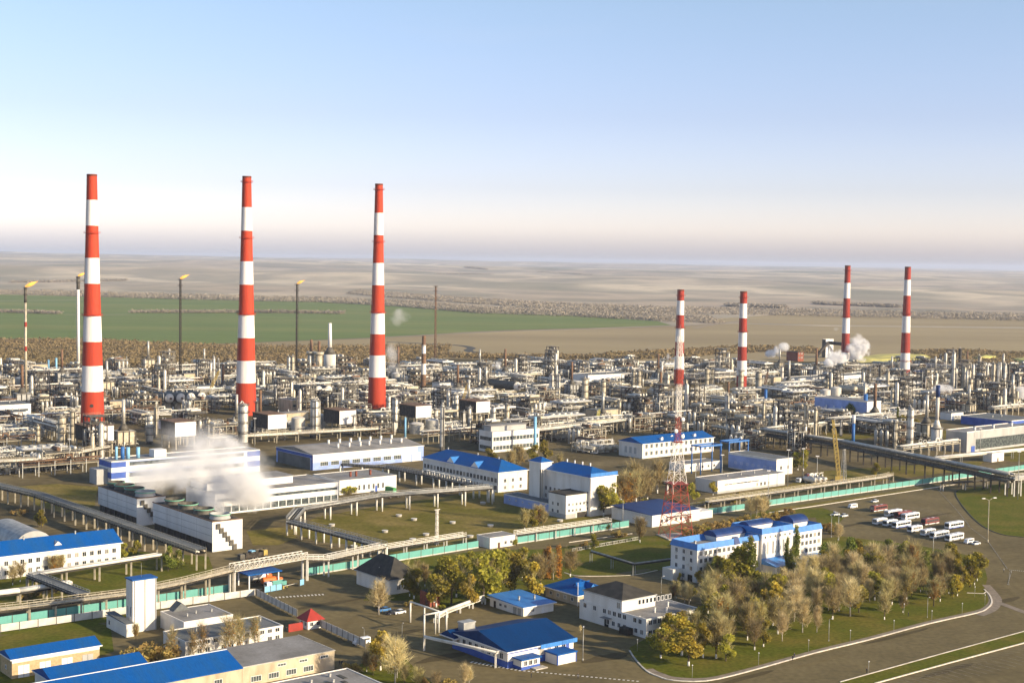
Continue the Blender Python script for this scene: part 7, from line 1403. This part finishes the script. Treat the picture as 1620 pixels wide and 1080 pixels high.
# steam
def steam(nm, dens, soft, sc, bias, col=(.985, .985, .99)):
    m = bpy.data.materials.new(nm); m.use_nodes = True; n = m.node_tree; n.nodes.remove(n.nodes['Principled BSDF']); v = n.nodes.new('ShaderNodeVolumePrincipled'); v.inputs['Color'].default_value = (*col, 1); v.inputs['Anisotropy'].default_value = 0
    tc = n.nodes.new('ShaderNodeTexCoord'); ln = n.nodes.new('ShaderNodeVectorMath'); ln.operation = 'LENGTH'; ns = n.nodes.new('ShaderNodeTexNoise'); ns.inputs['Scale'].default_value = sc; ns.inputs['Detail'].default_value = 5; ns.inputs['Roughness'].default_value = .6
    n.links.new(tc.outputs['Object'], ln.inputs[0]); ge = n.nodes.new('ShaderNodeNewGeometry'); n.links.new(ge.outputs['Position'], ns.inputs['Vector'])
    def mth(op, a, b_):
        q = n.nodes.new('ShaderNodeMath'); q.operation = op
        for k, z in enumerate((a, b_)):
            if isinstance(z, (int, float)): q.inputs[k].default_value = z
            else: n.links.new(z, q.inputs[k])
        return q.outputs[0]
    f = mth('SUBTRACT', 1.0, ln.outputs['Value']); nz = mth('MULTIPLY', mth('SUBTRACT', ns.outputs['Fac'], .5), 4.8); d = mth('MAXIMUM', mth('ADD', mth('MULTIPLY', f, soft), mth('ADD', nz, bias)), 0.0); d = mth('MULTIPLY', mth('MINIMUM', d, 1.0), mth('MINIMUM', mth('MULTIPLY', f, 5.), 1.)); n.links.new(mth('MULTIPLY', d, dens), v.inputs['Density'])
    n.links.new(v.outputs[0], n.nodes['Material Output'].inputs['Volume']); MT[nm] = m
steam('steam_soft', .21, 1.0, .045, -.14); steam('steam_thin', .055, .8, .055, -.12); steam('steam_dense', .42, 1.3, .10, -.22)
def puff(label, x, y, depth_at, rx, ry, m, tilt=0., rd=None):
    """a cloud of steam centred on the pixel, standing over the given ground pixel's distance"""
    g = G(*depth_at); s_ = g.y/FPX; z = hgt(depth_at[0], depth_at[1], y); c = Vector((g.x+(x-depth_at[0])*s_, g.y, z)); mb = MB()
    N = 10; mb.lathe([(max(.001, math.sin(math.pi*k/N)), -math.cos(math.pi*k/N)) for k in range(N+1)], 16)
    o = mb.build('steam', m, None, c); o.scale = (rx*s_, (rd or (rx+ry)/2)*s_, ry*s_); o.rotation_euler = (0, tilt, 0); kind(o, 'stuff', label)
T1 = (352, 840); T0 = (240, 795)
for x, y, rx, ry, m, t in ((352, 806, 30, 18, 'steam_soft', 0), (392, 778, 40, 34, 'steam_soft', .3), (372, 770, 66, 46, 'steam_soft', .2), (330, 735, 70, 44, 'steam_soft', -.2), (305, 700, 62, 42, 'steam_thin', 0), (400, 742, 44, 34, 'steam_thin', 0)): puff('white steam drifting off the larger cooling tower', x, y, T1, rx*1.12, ry*1.15, m, t)
for x, y, rx, ry, m in ((262, 755, 66, 28, 'steam_soft'), (300, 735, 60, 30, 'steam_thin')): puff('white steam drifting off the smaller cooling tower', x, y, T0, rx*1.15, ry*1.2, m)
for lab, x, y, d, rx, ry, m in (('dense white steam cloud at the foot of the steaming chimney', 1322, 566, (1336, 594), 19, 17, 'steam_dense'), ('dense white steam cloud beyond the steaming chimney', 1356, 556, (1345, 590), 22, 20, 'steam_dense'), ('narrow white steam jet at the foot of the steaming chimney', 1331, 582, (1336, 596), 6, 14, 'steam_dense'), ('dense white steam beside the steaming chimney cloud', 1366, 548, (1347, 590), 12, 15, 'steam_dense'), ('white steam lobe low before the steaming chimney', 1312, 574, (1334, 596), 11, 10, 'steam_dense'), ('white steam lobe of the jet over the brick block', 1229, 553, (1233, 582), 9, 9, 'steam_dense'), ('thin grey steam above the steaming chimney cloud', 1350, 536, (1345, 590), 16, 12, 'steam_soft'), ('white steam jet over the far red brick block', 1222, 560, (1232, 582), 14, 9, 'steam_dense'), ('thin steam trailing over the far red brick block', 1238, 549, (1235, 580), 12, 9, 'steam_soft'), ('small grey steam puff above the conveyor tower', 1319, 519, (1322, 590), 7, 5, 'steam_soft'),
      ('small wisp of vapour beside the wisp-side giant chimney', 634, 503, (610, 630), 21, 17, 'steam_thin'), ('thin wisp of vapour low beside the wisp-side giant chimney', 622, 570, (612, 632), 16, 34, 'steam_thin'), ('small white steam puff on the scrub line', 786, 578, (782, 596), 10, 9, 'steam_dense'), ('faint steam streak near the chimney behind the mast', 1056, 562, (1052, 596), 4, 10, 'steam_soft'), ('low white steam bank before the refinery columns', 1488, 616, (1486, 632), 26, 10, 'steam_dense'), ('white steam puff at the edge among the blue buildings', 1616, 620, (1612, 640), 12, 14, 'steam_dense'), ('small white steam puff beside the rusty drum', 969, 696, (969, 712), 6, 10, 'steam_dense'), ('little steam puff near the white hall under the steaming chimney', 1316, 604, (1316, 618), 8, 9, 'steam_soft')):
    puff(lab, x, y, d, rx, ry, m)

# ================================================================== air
hz = bpy.data.materials.new('air'); hz.use_nodes = True; n = hz.node_tree; n.nodes.remove(n.nodes['Principled BSDF'])
pv = n.nodes.new('ShaderNodeVolumePrincipled'); pv.inputs['Color'].default_value = (.62, .71, .92, 1); pv.inputs['Density'].default_value = 4.0e-5; pv.inputs['Anisotropy'].default_value = .1
n.links.new(pv.outputs[0], n.nodes['Material Output'].inputs['Volume']); MT['air'] = hz
kind(MB().box(-46000, -2500, -1, 46000, 45000, 188).build('haze', 'air'), 'stuff', 'pale haze over the plain')

# ================================================================== labels that single out look-alikes
ORD = ['first', 'second', 'third', 'fourth', 'fifth', 'sixth', 'seventh', 'eighth', 'ninth', 'tenth', 'eleventh', 'twelfth', 'thirteenth', 'fourteenth', 'fifteenth', 'sixteenth', 'seventeenth', 'eighteenth', 'nineteenth', 'twentieth']+['twenty-'+q for q in ('first', 'second', 'third', 'fourth', 'fifth', 'sixth', 'seventh', 'eighth', 'ninth')]+['thirtieth']+['thirty-'+q for q in ('first', 'second', 'third', 'fourth', 'fifth', 'sixth', 'seventh', 'eighth', 'ninth')]
by = {}
for o, auto in THINGS:
    if not auto: continue
    p = o.location; pp = P(p); best = min(LAND, key=lambda l: (l[1]-p).length); q = P(best[1]); d = p-best[1]
    rel = 'behind' if pp[1] < q[1]-3 and abs(pp[0]-q[0]) < 70 else 'in front of' if pp[1] > q[1]+3 and abs(pp[0]-q[0]) < 70 else 'beside'
    by.setdefault((o['label'], rel, best[0]), []).append((d.length, o))
for (look, rel, lm), l in by.items():
    l.sort(key=lambda t: t[0])
    if len(l) == 1: l[0][1]['label'] = f'{look} {rel} {lm}'
    else:
        for i, (_, o) in enumerate(l): o['label'] = f'{ORD[min(i, 38)]} {look} {rel} {lm}'+(', counted from it' if len(f'{look} {rel} {lm}'.split()) <= 12 else '')
